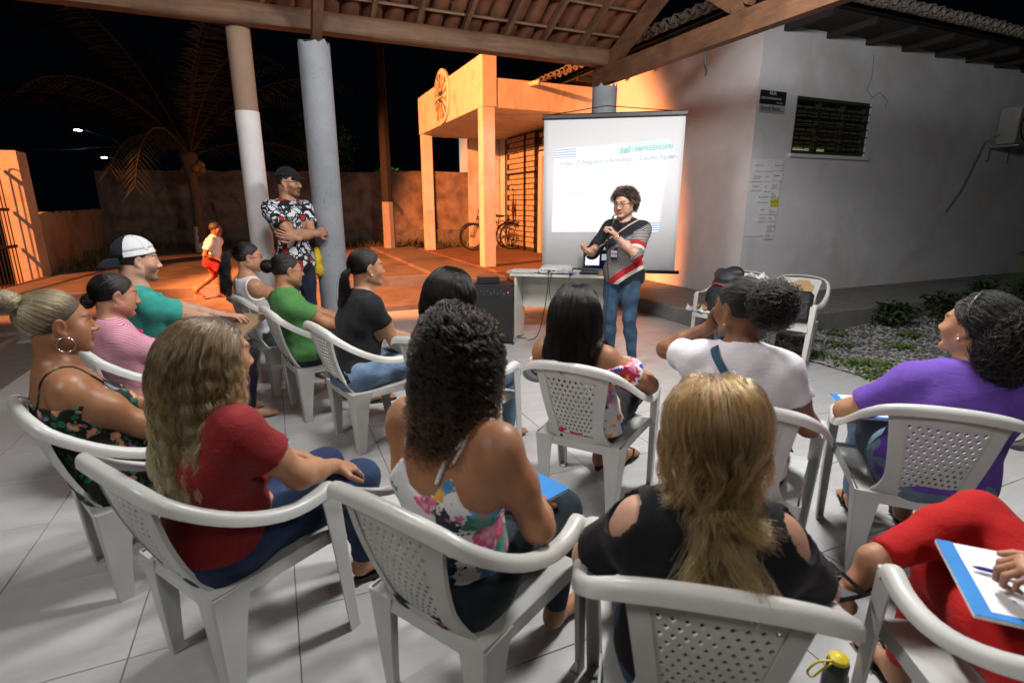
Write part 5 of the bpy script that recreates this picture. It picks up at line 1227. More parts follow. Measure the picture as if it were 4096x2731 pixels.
# 3 man in teal shirt and backwards mesh cap --------------------------------------------------------
def dome(p, az0, az1, el0, el1, th, n=16, mm=10, tilt=.0, sq=1.0):
    """shell piece over the skull: azimuth measured from the front (y), elevation from the rim"""
    R = rotm(0, tilt, 0); rings = []
    mb = MB(); vs = []; fs = []
    for h in (th, th-.003):
        for i in range(n+1):
            for j in range(mm+1):
                a = az0+(az1-az0)*i/n; e = el0+(el1-el0)*j/mm
                v = np.array((math.sin(a)*math.cos(e), math.cos(a)*math.cos(e), math.sin(e)*sq)); q = HEADC+R @ (v*(HEADR+h)); vs.append(tuple(p.H(*q)))
    W_ = mm+1; o = (n+1)*W_
    for i in range(n):
        for j in range(mm): a = i*W_+j; fs.append((a, a+1, a+W_+1, a+W_)); fs.append((o+a+W_, o+a+W_+1, o+a+1, o+a))
    rim = [i*W_ for i in range(n+1)]
    for i in range(n): fs.append((rim[i], rim[i+1], o+rim[i+1], o+rim[i]))
    return MB().add(vs, fs)
def brim(p, az, el, th, length, width, tilt, droop=.15, n=14):
    R = rotm(0, tilt, 0); top = []; 
    vs = []; fs = []
    for h in (0, -.004):
        for i in range(n+1):
            for j in range(6):
                a = az+(i/n-.5)*2*width; t = j/5; e = el
                v = np.array((math.sin(a)*math.cos(e), math.cos(a)*math.cos(e), math.sin(e))); q = HEADC+R @ (v*(HEADR+th))
                out = np.array((math.sin(az)+.35*math.sin(a)*0, math.cos(az), 0)); k = math.cos((i/n-.5)*math.pi)**.55
                q = q+(R @ (out*length*t*k+np.array((0, 0, -droop*length*t*t-.012*(2*(i/n-.5))**2*t+h)))); vs.append(tuple(p.H(*q)))
    o = (n+1)*6
    for i in range(n):
        for j in range(5): a = i*6+j; fs.append((a, a+6, a+7, a+1)); fs.append((o+a+1, o+a+7, o+a+6, o+a))
        fs.append((i*6+5, i*6+11, o+i*6+11, o+i*6+5))
    return MB().add(vs, fs)
if want('p3'):
    r = np.random.default_rng(3)
    p = Person('young bearded man in teal shirt and backwards white mesh cap', head=(.05, -.17, 1.175), skin_c=FAIR, sc=1.06, male=True, fat=1.06, hyaw=-.12, hpitch=.05, bust=0, belly=.5, wr=(.02, .36, .66), wl=(-.10, .38, .72), pole_r=(.8, -.2, -.8), step=.0085, stubble=.85, hand_l=dict(d=(.5, .8, -.1), n=(0, 0, -1), curl=(.2, .25, .3, .35), spread=.25), hand_fine=(False, True), **CP('c3'))
    p.shirt(solid('teal_cotton', (.035, .30, .25), .15), .60, hem=.43, seed=33, amp=.008, inf=.014, extra=.014); p.pants(denim('denim_p3', (.01, .012, .02), (.03, .03, .05)))
    hm = BLK('man_short_hair'); p.cap(mat('black_scalp', (.012, .009, .008), .7), .006)
    M_mesh = mat('white_cap_mesh', (.66, .68, .70), .8, scale=300, c2=(.42, .44, .46), bmp=.3, bscale=400); M_navy = solid('navy_cap', (.008, .012, .02)); M_capw = solid('white_cap_band', (.72, .72, .73))
    dome(p, -2.1, 2.1, .30, 1.57, .016, tilt=-.18, sq=1.12).obj('cap_mesh', M_mesh, p.root, True); dome(p, 2.1, 4.18, .06, 1.57, .0165, tilt=-.18, sq=1.12).obj('cap_front_panel', M_navy, p.root, True)
    dome(p, .45, 2.12, .02, .32, .018, tilt=-.18).obj('cap_band', M_capw, p.root, True); dome(p, -2.12, -.45, .02, .32, .018, tilt=-.18).obj('cap_band', M_capw, p.root, True); dome(p, -.45, .45, .04, .16, .017, tilt=-.18).obj('cap_strap', mat('red_strap', (.55, .03, .02), .4), p.root, True)
    for a in (-1.0, 1.0): dome(p, a-.07, a+.07, .2, 1.5, .018, 3, 10, -.18, 1.12).obj('cap_seam', M_capw, p.root, True)
    brim(p, math.pi, .05, .016, .075, .75, -.18, .5).obj('cap_brim', M_navy, p.root, True); done('p3', p)
# 14 red trousers at the lower right corner -----------------------------------------------------------
if want('p14'):
    p = Person('person in red trousers with crossed leg, cropped at the lower right', head=(.12, -.16, 1.10), skin_c=TAN, sc=1.0, fat=1.08, hyaw=.1, bust=.5, pelvis=(.05, -.08, .49), wr=(-.03, -.01, .745), wl=(.05, .0, .60), pole_r=(1, -.6, -.1), pole_l=(-.1, -1, -.5), legs={1: ((.05, .37, .655), (-.27, .25, .575), (-.75, -.25, -.6)), -1: ((-.03, .34, .48), (-.04, .42, .085), (-.1, 1, 0))}, step=.009, hand_fine=(True, False), hand_r=dict(d=(-.9, .25, .0), n=(0, .2, -1), curl=(.9, .9, .9, .9)), **CP('c14'))
    p.shirt(denim('blue_print_denim', (.012, .03, .075), (.03, .07, .13)), .5, hem=.42, seed=14); p.pants(solid('red_trousers', (.42, .006, .006), .15), .93, amp=.007)
    hm = BLK('black_hair_p14'); p.cap(mat('black_scalp', (.012, .009, .008), .7), .010); p.loose(hm, 900, .3, np.random.default_rng(14), 14, vol=.03, r0=.002, clumps=40); sandals(p); done('p14', p)
# 16 presenter ------------------------------------------------------------------------------------------
if want('p16'):
    r = np.random.default_rng(16)
    p = Person('presenter with short brown hair and glasses speaking into a microphone by the screen', loc=(2.87, 4.03, 0), yaw=2.12, head=(.0, .045, 1.505), skin_c=(.52, .31, .22), sc=.98, fat=.97, hyaw=-.12, hpitch=.12, bust=.9, belly=.7, standing=True, pelvis=(0, -.01, .90), wl=(-.02, .245, 1.235), wr=(.19, .33, 1.10), pole_r=(.6, -.8, -.6), pole_l=(-.8, -.2, -1),
               hand_l=dict(d=(.45, .15, .75), n=(.8, .35, -.35), curl=(1.15, 1.15, 1.15, 1.15), thumb=1.0), hand_r=dict(d=(.2, .75, .25), n=(-.5, .1, .8), curl=(.9, .95, 1., 1.05)), legs={1: ((.095, .03, .49), (.11, -.03, .095), (.25, 1, 0)), -1: ((-.095, .03, .49), (-.12, -.04, .095), (-.35, 1, 0))}, step=.0085, fstep=.004, lips=(.8, .38, .40), face=1.05, name='person', group='speakers', hipw=1.02, **{})
    m, nt, b, v = cloth_base('diagonal_panel_blouse')
    tc = coords(nt); sx = N(nt, 'SeparateXYZ'); nt.links.new(tc, sx.inputs[0])
    dg_ = math_n(nt, 'ADD', math_n(nt, 'MULTIPLY', sx.outputs[2], .82), math_n(nt, 'MULTIPLY', sx.outputs[0], .62))     # diagonal coordinate
    st = math_n(nt, 'GREATER_THAN', math_n(nt, 'FRACT', math_n(nt, 'MULTIPLY', dg_, 62.)), .55)
    strp = mixc(nt, st, (.30, .29, .28), (.010, .010, .012)); navy = (.012, .013, .018)
    cr = nt.nodes.new('ShaderNodeValToRGB'); cr.color_ramp.interpolation = 'CONSTANT'; el = cr.color_ramp.elements
    SG = [(0, navy), (.655, (.62, .57, .50)), (.685, (.45, .015, .02)), (.735, (.0, .5, .0)), (.955, navy), (1.035, (.62, .42, .38)), (1.045, navy)]
    lo_, hi_ = .45, 1.25
    while len(el) < len(SG): el.new(.5)
    for e_, (pp_, c_) in zip(el, SG): e_.position = min(1, max(0, (pp_-lo_)/(hi_-lo_))); e_.color = rgb(c_)
    nt.links.new(math_n(nt, 'DIVIDE', math_n(nt, 'SUBTRACT', dg_, lo_), hi_-lo_), cr.inputs[0])
    isst = math_n(nt, 'COMPARE', 0.5, 0.5); sc_ = N(nt, 'SeparateColor'); nt.links.new(cr.outputs[0], sc_.inputs[0]); key = math_n(nt, 'MULTIPLY', math_n(nt, 'GREATER_THAN', sc_.outputs[1], .49), math_n(nt, 'LESS_THAN', sc_.outputs[0], .01))
    nt.links.new(mixc(nt, key, cr.outputs[0], strp), b.inputs['Base Color'])
    p.shirt(m, 1.02, hem=.80, seed=16, neck=.062, neck_drop=.025, neck_f=.02, inf=.016, extra=.016, amp=.008, name='blouse', skirt=1.06)
    # sleeve bands: striped, red, cream
    for q in (-1,):
        d = nrm(p.E[q]-p.S[q]); a1 = nrm(np.cross(d, (.3, 1, .2))); a2 = np.cross(d, a1)
        for nm, t0, t1, mm_ in (('striped_band', .22, .62, stripes('sleeve_stripes', (.36, .345, .335), (.01, .01, .012), 26, 'Z', .5)), ('red_band', .625, .76, solid('red_panel', (.45, .015, .02))), ('cream_band', .765, .86, solid('cream_panel', (.62, .57, .50)))):
            rg = []
            for t in np.linspace(t0, t1, 5): c_ = p.S[q]-p.up*.012+(p.E[q]-p.S[q]+p.up*.012)*t; rr = p.A[q][0][3]*(1-.22*t)+.0325; rg.append([tuple(c_+(a1*math.cos(a)+a2*math.sin(a))*rr) for a in np.linspace(0, 2*math.pi, 25)[:-1]])
            MB().loft(rg).obj(nm, mm_, p.root, True)
    p.pants(denim('blue_jeans_p16', (.022, .05, .095), (.07, .13, .20)), .97, seed=61, amp=.006)
    hm = hair_mat('short_brown_hair', (.02, .012, .009), (.03, .018, .012), (.055, .032, .02), .3)
    p.cap(mat('brown_scalp2', (.018, .012, .009), .7), .014); p.loose(hm, 3000, .075, r, 12, vol=.016, vol0=.014, wave=.004, wfreq=16, clumps=120, cs=.5, frizz=.0015, r0=.0012, out=.5, grav=.2, back=1.0, lenvar=.4)
    glasses(p, M_lens, z=.0)
    for q in (-1, 1):
        An = np.array(p.legs[q][1]); fd = nrm(p.legs[q][2]); sd = np.cross(fd, (0, 0, 1)); b0 = np.array((An[0], An[1], 0)); rg = []
        for z, g_ in ((0.004, 1.), (.03, 1.02), (.055, .9), (.075, .62)): rg.append([tuple(b0+fd*((.07 if z < .07 else .03)+.135*g_*math.cos(a)*(1 if z < .05 else .75))+sd*.046*g_*math.sin(a)+np.array((0, 0, z+(.02*max(0, -math.cos(a)) if z > .05 else 0)))) for a in np.linspace(0, 2*math.pi, 21)[:-1]])
        MB().loft(rg).obj('shoe', mat('beige_shoe', (.30, .20, .13), .7, scale=60, c2=(.18, .11, .07)), p.root, True)
    # watch, lanyard and name badge
    c = p.Wr[-1]+(p.E[-1]-p.Wr[-1])*.09; d = nrm(p.E[-1]-p.Wr[-1]); a1 = nrm(np.cross(d, (0, 0, 1))); a2 = np.cross(d, a1)
    MB().loft([[tuple(c+d*h+a1*.031*math.cos(a)+a2*.031*math.sin(a)) for a in np.linspace(0, 6.28, 21)[:-1]] for h in (-.008, .008)]).obj('watch', M_silver, p.root, True)
    camd = nrm(np.array((math.sin(2.12)*-1, 0, 0))); 
    bd = p.C+p.fw*.155+p.xr*.03-p.up*.10; Mb = frame(tuple(bd), tuple(-p.xr), tuple(p.up))
    bdg = MB().box(-.032, .032, -.055, .055, -.001, .001).obj('name_badge', mat('navy_badge', (.02, .02, .05), .4), p.root); bdg.matrix_local = Mb
    o = MB().box(-.029, .029, -.03, .028, .0012, .0022).obj('badge_card', mat('white_card', (.75, .75, .76), .5), bdg)
    text('FÁTIMA', .017, M_black, frame((-.027, -.008, .0028), (1, 0, 0), (0, 1, 0)), bdg, bold=.0006)
    p.strap(M_strapw, [bd+p.up*.055, p.C+p.fw*.14+p.xr*.06+p.up*.06, p.Nk*.6+p.S[1]*.4+p.up*.03], .003, 'lanyard'); p.strap(M_strapw, [bd+p.up*.055, p.C+p.fw*.14-p.xr*.02+p.up*.06, p.Nk*.6+p.S[-1]*.4+p.up*.03], .003, 'lanyard')
    for o in p.root.children:
        if o.name.startswith('lanyard'): 
            pass
    done('p16', p)
    # microphone (held): grille ball, tapered handle
    hd = p.Wr[-1]+nrm(p.hands[-1]['d'])*.06; base = Vector(hd)+Vector((.03, .02, -.09))
    wm = p.root.matrix_basis if False else Matrix.Translation((2.87, 4.03, 0)) @ Matrix.Rotation(2.12, 4, 'Z')
    mic = thing('microphone', 'black microphone with silver grille held by the presenter', 'microphone', (0, 0, 0)); mic.matrix_world = wm
    mouth = Vector(p.H(0, .145, -.075)); ax_ = (mouth-base).normalized(); bb = mouth-ax_*.23
    MB().tube([bb, bb+ax_*.16, bb+ax_*.175], [.012, .017, .021], 14).obj('handle', M_black, mic, True); MB().tube([bb+ax_*t for t in (.176, .185, .20, .215, .225)], [.020, .025, .0265, .020, .006], 16).obj('grille', mat('mic_grille', (.5, .5, .52), .35, metal=.9, bmp=.6, bscale=300), mic, True)
    MB().tube([bb, bb-ax_*.03+Vector((0, 0, -.06)), bb+Vector((0, -.06, -.4)), bb+Vector((.0, -.02, -.75)), bb+Vector((.1, -.3, -1.1)), (bb.x+.35, bb.y-.75, .012)], .004, 6).obj('cable', M_black, mic)
# 15 standing man with folded arms ------------------------------------------------------------------------
if want('p15'):
    r = np.random.default_rng(15)
    p = Person('bearded man in black cap and printed shirt, arms folded, leaning by grey column', loc=(.165, 5.57, 0), yaw=-2.55, head=(.0, .02, 1.695), skin_c=(.40, .22, .14), sc=1.05, male=True, fat=.96, hyaw=.45, hpitch=.04, bust=0, standing=True, pelvis=(0, 0, .975), wr=(-.12, .21, 1.23), wl=(.12, .23, 1.20), pole_r=(.9, .1, -.6), pole_l=(-.9, .1, -.6), hand_r=dict(d=(-.9, -.15, .15), n=(0, -.8, -.3), curl=(.4, .4, .4, .4)), hand_l=dict(d=(.85, -.25, .3), n=(0, -.8, .2), curl=(.4, .4, .4, .4)),
               legs={1: ((.10, .02, .54), (.12, -.02, .095), (.2, 1, 0)), -1: ((-.10, .03, .54), (-.10, -.02, .095), (-.2, 1, 0))}, stubble=.95, step=.009, group='standing onlookers')
    m, nt, b, v = cloth_base('abstract_print_shirt'); wn = N(nt, 'TexNoise'); wn.inputs['Scale'].default_value = 11; wn.inputs['Detail'].default_value = 3; nt.links.new(v, wn.inputs['Vector'])
    ad = N(nt, 'VectorMath', operation='MULTIPLY_ADD'); nt.links.new(wn.outputs['Color'], ad.inputs[0]); ad.inputs[1].default_value = (.17, .17, .17); nt.links.new(v, ad.inputs[2])
    vo = N(nt, 'TexVoronoi', feature='DISTANCE_TO_EDGE'); vo.inputs['Scale'].default_value = 17; nt.links.new(ad.outputs[0], vo.inputs['Vector']); vc = N(nt, 'TexVoronoi'); vc.inputs['Scale'].default_value = 17; nt.links.new(ad.outputs[0], vc.inputs['Vector'])
    sp2 = N(nt, 'SeparateColor'); nt.links.new(vc.outputs['Color'], sp2.inputs[0])
    pick = ramp(nt, sp2.outputs[0], [(0., (.62, .64, .68)), (.45, (.40, .46, .54)), (.60, (.62, .64, .68)), (.72, (.40, .02, .02)), (.86, (.01, .01, .012))], 'CONSTANT')
    nt.links.new(mixc(nt, ramp(nt, vo.outputs[0], [(.10, 1.), (.13, 0.)]), pick, (.010, .010, .012)), b.inputs['Base Color'])
    p.shirt(m, .62, hem=.90, seed=15, amp=.008, inf=.016, extra=.016, skirt=1.05); p.pants(denim('navy_trousers', (.012, .016, .035), (.03, .04, .07)), seed=51)
    p.cap(mat('black_scalp', (.012, .009, .008), .7), .005)
    Mc = solid('black_cap', (.010, .010, .011)); dome(p, 0, 6.2832, .18, 1.57, .013, 28, 10, -.02, 1.1).obj('cap_crown', Mc, p.root, True); brim(p, 0, .20, .013, .07, .8, -.02, .25).obj('cap_brim', Mc, p.root, True); glasses(p, M_lens)
    for q in (-1, 1):
        An = np.array(p.legs[q][1]); fd = nrm(p.legs[q][2]); sd = np.cross(fd, (0, 0, 1)); b0 = np.array((An[0], An[1], 0)); rg = [[tuple(b0+fd*(.08+.145*g_*math.cos(a))+sd*.05*g_*math.sin(a)+np.array((0, 0, z))) for a in np.linspace(0, 6.28, 21)[:-1]] for z, g_ in ((.004, 1), (.05, 1.), (.085, .7))]
        MB().loft(rg).obj('shoe', M_black, p.root, True)
    done('p15', p)
# 17 boy running in the yard ----------------------------------------------------------------------------
if want('p17'):
    r = np.random.default_rng(18)
    p = Person('barefoot boy in white shirt and red shorts running across the yard', loc=(-.86, 9.05, .10), yaw=-1.85, head=(.0, .10, 1.045), skin_c=DARK, sc=.78, male=True, fat=.92, hpitch=.05, bust=0, standing=True, pelvis=(0, 0, .60), wr=(.14, .14, .62), wl=(-.13, -.16, .66), pole_r=(.4, -1, 0), pole_l=(-.4, -1, 0), legs={1: ((.06, .17, .40), (.06, .05, .12), (0, 1, -.1)), -1: ((-.06, -.06, .34), (-.06, -.32, .14), (0, 1, -.6))}, step=.009, hand_fine=(False, False), group='children')
    p.shirt(solid('white_tee', (.68, .66, .64), .08), .65, hem=.58, seed=17, amp=.007, inf=.016, extra=.018); p.pants(solid('red_shorts', (.32, .015, .02)), -.12, inf=.022)
    hm = BLK('boy_hair'); p.cap(mat('black_scalp', (.012, .009, .008), .7), .012); done('p17', p)
# ================================================================== OBJECTS
DX, DN = Vector((.813, -.583, 0)).normalized(), Vector((.583, .813, 0)).normalized()   # along the table/screen, and away from the audience
RZ = math.atan2(DX.y, DX.x)
M_pap = mat('white_paper', (.82, .82, .84), .7, scale=30, c2=(.76, .76, .78)); M_bluep = mat('blue_print', (.02, .22, .60), .5); M_ink = mat('blue_ink', (.03, .05, .25), .6)
# ---- projection screen with the slide thrown on it
sc_o = thing('projection_screen', 'white pull down projection screen showing a pale slide behind the presenter', 'projection screen', (2.945, 5.80, .745), RZ)
SW, SZ0, SZ1 = 1.545, .0, 1.675
rings = []
for i in range(25):
    x = SW*i/24; w = .004*math.sin(i*.9)
    rings.append([(x, w, SZ0), (x, w+.003, SZ0), (x, .003, SZ1), (x, 0, SZ1)])
m, nt, b = nt_new('matte_screen'); v = coords(nt); nt.links.new(mixc(nt, noise(nt, v, 3, 3), (.90, .90, .92), (.86, .86, .88)), b.inputs['Base Color']); b.inputs['Roughness'].default_value = .9
MB().loft(rings).obj('fabric', m, sc_o, True)
MB().box(-.02, SW+.02, -.03, .03, SZ1, SZ1+.055, .01).obj('top_case', M_black, sc_o); MB().tube([(-.03, 0, SZ0-.012), (SW+.05, 0, SZ0-.012)], .02, 12).obj('bottom_bar', M_black, sc_o, True)
MB().tube([(.1, 0, SZ1+.055), (SW*.45, .02, SZ1+.13), (SW-.15, 0, SZ1+.055)], .005, 5).obj('hanging_wire', M_black, sc_o)
Q = [(.125, 1.36), (1.385, 1.438), (1.335, .445), (.11, .43)]   # slide corners TL TR BR BL in screen coordinates (keystoned)
def sl(u, v, d=.006):  # u,v in 0..1 from lower left
    x0, z0 = Q[3][0]+(Q[0][0]-Q[3][0])*v, Q[3][1]+(Q[0][1]-Q[3][1])*v; x1, z1 = Q[2][0]+(Q[1][0]-Q[2][0])*v, Q[2][1]+(Q[1][1]-Q[2][1])*v
    return (x0+(x1-x0)*u, -d, z0+(z1-z0)*u)
M_slide = emit('slide_light', (.97, .985, 1.0), 1.08)
def quad(name, u0, v0, u1, v1, m, par, d): return MB().add([sl(u0, v0, d), sl(u1, v0, d), sl(u1, v1, d), sl(u0, v1, d)], [(0, 1, 2, 3)]).obj(name, m, par)
slide = quad('slide', 0, 0, 1, 1, M_slide, sc_o, .006)
quad('slide_tint', .55, .90, 1, 1, emit('slide_green_tint', (.86, .98, .96), 1.04), slide, .0075)
for k in range(4): quad('slide_stripe', 0, .975-.028*k, .20-.008*k*0, .988-.028*k, emit('slide_stripe_%d' % k, [(.62, .70, .95), (.70, .66, .92), (.55, .68, .95), (.72, .70, .95)][k], .95), slide, .0085)
for k in range(4): quad('slide_stripe', .78, .015+.026*k, 1, .028+.026*k, emit('slide_stripe_b%d' % k, (.45, .62, .95), .9), slide, .0085)
def stext(s_, u, v, size, m, **k):
    a = Vector(sl(u, v, .009)); bx = Vector(sl(min(u+.3, 1), v, .009)); x = (bx-a).normalized(); y = Vector((0, 0, 1)); y = (y-x*y.dot(x)).normalized()
    text(s_, size, m, frame(a, x, y), slide, **k)
TE, TG, TF, TF2 = emit('slide_teal', (.46, .84, .77), .92), emit('slide_text', (.60, .64, .72), .95), emit('slide_faint', (.80, .83, .88), 1.0), emit('slide_fainter', (.84, .87, .91), 1.05)
stext('sei', .585, .89, .105, TE, shear=.2, bold=.0035); stext('EMPREENDER!', .71, .90, .066, TE, shear=.25, bold=.0012); quad('slide_rule', .695, .89, .698, .96, TE, slide, .009)
stext('Vídeo: O Negócio é Acreditar -  Cláudia Aguiar.', .055, .80, .066, TG); stext('✓', .07, .72, .05, TF) if False else None
stext('Quais foram as Características Empreendedoras', .10, .715, .046, TF); stext('apresentadas e em que momentos elas se', .10, .66, .046, TF2); stext('destacam?', .10, .60, .046, TF2)
stext('Atividade em Grupo (painel)', .10, .45, .048, TF); stext('Identificar as características empreendedoras que', .10, .39, .044, TF2); stext('consideram importantes e as empreendedoras', .10, .33, .044, TF2)

# ---- desk
tb = thing('desk', 'pale office desk with panel legs in front of the screen', 'desk', (2.40, 5.47, 0), RZ)
M_lam = mat('cream_laminate', (.74, .73, .66), .45, scale=3, c2=(.70, .69, .62))
MB().box(-.03, 1.15, 0, .56, .715, .74, .004).obj('desk_top', M_lam, tb); MB().box(.02, .045, .03, .53, 0, .714, .003).obj('side_panel', M_lam, tb); MB().box(1.07, 1.095, .03, .53, 0, .714, .003).obj('side_panel', M_lam, tb); MB().box(.046, 1.069, .40, .418, .30, .713, .003).obj('modesty_panel', M_lam, tb)
def on_desk(u, w, z=.741): p = Vector((2.40, 5.47, 0))+DX*u+DN*w; return (p.x, p.y, z)
pj = thing('projector', 'white digital projector with blue video plug on the desk', 'projector', on_desk(.30, .04), RZ)
M_pjw = mat('projector_white', (.72, .72, .70), .4)
pr = []
for z, i in ((.012, .012), (.03, 0), (.055, 0), (.078, .018), (.088, .05)): pr.append([(i, i, z), (.33-i*1.2, i, z), (.36-i, .03+i, z), (.36-i, .25-i, z), (.33-i, .27-i, z), (i, .27-i, z)])
MB().loft(pr).obj('housing', M_pjw, pj, 35)
for x in (.05, .30): MB().lathe([(.012, 0), (.012, .014)], 10, (x, .05, 0)).obj('foot', M_black, pj)
MB().box(.10, .135, -.028, .001, .034, .052, .003).obj('video_plug', mat('blue_plug', (.02, .06, .45), .4), pj)
for x, z, w in ((.02, .05, .012), (.06, .05, .010), (.08, .05, .010), (.15, .042, .028)): MB().box(x, x+w, -.002, .002, z-.006, z+.006).obj('socket', M_black, pj)
for k in range(5): MB().box(.20, .29, -.0015, .001, .022+.006*k, .024+.006*k).obj('vent_slot', mat('grey_slot', (.35, .35, .34), .6), pj)
text('EPSON', .014, mat('grey_print', (.15, .15, .16), .6), frame((.255, -.0025, .058), (1, 0, 0), (0, 0, 1)), pj)
for k in range(9): MB().box(.3605, .3625, .06, .22, .03+.004*k, .0315+.004*k).obj('side_vent', mat('grey_slot', (.35, .35, .34), .6), pj)
lp = thing('laptop', 'open black laptop with lit slide on its screen', 'laptop', on_desk(.74, .12), RZ-.05)
MB().box(0, .36, 0, .24, 0, .022, .006).obj('keyboard_base', M_black, lp)
kb = MB()
for r_ in range(5):
    for c_ in range(14): kb.box(.025+c_*.022, .043+c_*.022, .08+r_*.022, .097+r_*.022, .022, .024)
kb.obj('keys', mat('key_black', (.02, .02, .022), .5), lp)
lid = MB().box(0, .36, 0, .012, 0, .245, .005).obj('lid', M_black, lp); lid.location = (0, .235, .02); lid.rotation_euler = (-.28, 0, 0)
def lq(n, x0, x1, z0, z1, m, y=-.0012): return MB().add([(x0, y, z0), (x1, y, z0), (x1, y, z1), (x0, y, z1)], [(0, 1, 2, 3)]).obj(n, m, lid)
lq('display', .014, .346, .022, .232, emit('display_dark', (.004, .006, .03), 1)); lq('display_slide', .03, .19, .06, .19, emit('display_slide', (.93, .97, 1), 1.1), -.002); lq('display_slide_next', .215, .31, .12, .19, emit('display_slide2', (.7, .75, .85), .6), -.002)
for k in range(4): lq('display_icon', .035+.018*k, .043+.018*k, .045, .053, emit('display_icons', (.5, .55, .7), .6), -.002)
lq('display_band', .03, .19, .182, .19, emit('display_band', (.3, .5, .9), .9), -.0028); text('DELL', .010, mat('grey_print', (.15, .15, .16), .6), frame((.165, -.0015, .008), (1, 0, 0), (0, 0, 1)), lid)
tp = thing('tape_roll', 'roll of brown packing tape on the desk edge by the presenter', 'tape', on_desk(1.0, .08)); rg = [[(r_*math.cos(a), r_*math.sin(a), z) for a in np.linspace(0, 2*math.pi, 29)[:-1]] for r_, z in ((.05, 0), (.05, .048), (.037, .048), (.037, 0), (.05, 0))]
MB().loft(rg, cap=False).obj('tape', mat('brown_tape', (.40, .24, .10), .35), tp, 40); rg = [[(r_*math.cos(a), r_*math.sin(a), z) for a in np.linspace(0, 2*math.pi, 29)[:-1]] for r_, z in ((.0365, .001), (.0365, .047), (.033, .047), (.033, .001), (.0365, .001))]; MB().loft(rg, cap=False).obj('core', mat('card_core', (.35, .26, .17), .8), tp, 40)
st = thing('paper_stack', 'loose stack of papers at the left end of the desk', 'papers', on_desk(.13, .2), RZ)
for k in range(6):
    o = MB().box(-.19, .15, -.13, .12, 0, .003).obj('sheet', M_pap if k != 1 else mat('yellow_sheet', (.65, .62, .25), .7), st); o.location = (random.uniform(-.03, .03), random.uniform(-.02, .02), .0035*k); o.rotation_euler[2] = random.uniform(-.25, .25)
fl = thing('leaflet', 'blue and white leaflet lying between projector and laptop', 'leaflet', on_desk(.68, .18), RZ+.3); MB().box(0, .11, 0, .2, 0, .004).obj('sheet', M_pap, fl); MB().box(.01, .10, .02, .10, .0042, .005).obj('blue_panel', M_bluep, fl)
cab = [on_desk(.42, .015, .79), on_desk(.42, -.05, .76), on_desk(.41, -.06, .55), on_desk(.36, -.05, .25), on_desk(.30, -.06, .05), on_desk(.2, -.1, .012)]
tag(MB().tube([Vector(p) for p in catmull(cab, 24)], .005, 6).obj('video_cable', M_black), 'black video cable dropping from the projector to the floor', 'cable')
cab = [on_desk(.45, .02, .77), on_desk(.45, -.03, .74), on_desk(.43, -.035, .6), on_desk(.46, -.02, .45), on_desk(.58, .1, .36), on_desk(.8, .25, .32)]
tag(MB().tube([Vector(p) for p in catmull(cab, 24)], .004, 6).obj('power_cable', M_black), 'thin black power cable looping under the desk top', 'cable')
cab = [on_desk(.70, .1, .75), on_desk(.66, -.01, .745), on_desk(.64, -.025, .66), on_desk(.65, -.02, .52), on_desk(.75, .1, .40)]
c_ = tag(MB().tube([Vector(p) for p in catmull(cab, 18)], .004, 6).obj('monitor_cable', M_black), 'short dark cable with blue plug hanging beside the laptop', 'cable')
MB().box(-.02, .02, -.012, .012, 0, .02, .003).obj('plug', mat('blue_plug', (.02, .06, .45), .4), c_).matrix_local = Matrix.Translation(on_desk(.655, .02, .742))
for k in range(4):
    a = on_desk(-.12-.05*k, .05+.1*k, .008); pts = [a]+[tuple(Vector(a)+DX*(.05*math.sin(j*1.3+k)+.04*j)+DN*(.06*math.cos(j*1.7+k))) for j in range(1, 7)]
    tag(MB().tube([Vector(p) for p in catmull([np.array(p) for p in pts], 20)], .005, 6).obj('floor_cable', M_black), ['black cable coiled on the floor left of the desk leg', 'second black cable tangled near the amplifier base', 'black cable curling behind the amplifier corner', 'black cable end lying towards the step'][k], 'cable')

# ---- amplifier speaker and box
am = thing('amplifier', 'black speaker amplifier with red light standing left of the desk', 'amplifier', (1.90, 5.40, 0), RZ+.15)
M_vinyl = mat('black_vinyl', (.014, .014, .015), .6, bmp=.3, bscale=200)
MB().box(0, .44, 0, .32, .02, .66, .012).obj('cabinet', M_vinyl, am); MB().box(.03, .41, -.006, .002, .535, .625).obj('control_panel', mat('panel_black', (.025, .025, .027), .35), am)
MB().box(.03, .41, -.008, .002, .05, .50).obj('speaker_grille', mat('grille_cloth', (.02, .02, .02), .9, bmp=.6, bscale=250), am)
for k in range(9): MB().lathe([(.011, 0), (.009, .014), (.008, .015)], 12).obj('knob', mat('knob_grey', (.10, .10, .10), .4), am); 
for k, o in enumerate([c for c in am.children if c.name.startswith('knob')]): o.matrix_local = frame((.06+.036*k, -.0065, .59 if k % 2 else .565), (1, 0, 0), (0, 0, 1))
MB().box(.385, .393, -.009, -.006, .575, .583).obj('power_light', emit('red_led', (1, .03, .02), 6), am)
for x in (0, .44):
    for z in (.02, .66): MB().box(x-.012+(.0 if x else 0), x+.012, -.01, .02, z-.02, z+.012, .004).obj('corner_guard', M_black, am)
MB().box(.438, .446, .10, .22, .42, .50, .004).obj('handle', M_black, am)
bx_ = thing('receiver_box', 'small black receiver box resting on the amplifier', 'box', tuple(Vector((1.90, 5.40, .661))+DX*.05+DN*.04), RZ+.3); MB().box(0, .24, 0, .19, 0, .07, .006).obj('case', M_black, bx_); MB().box(.03, .21, .03, .16, .0702, .0715).obj('label_plate', mat('label_grey', (.22, .12, .10), .5), bx_)

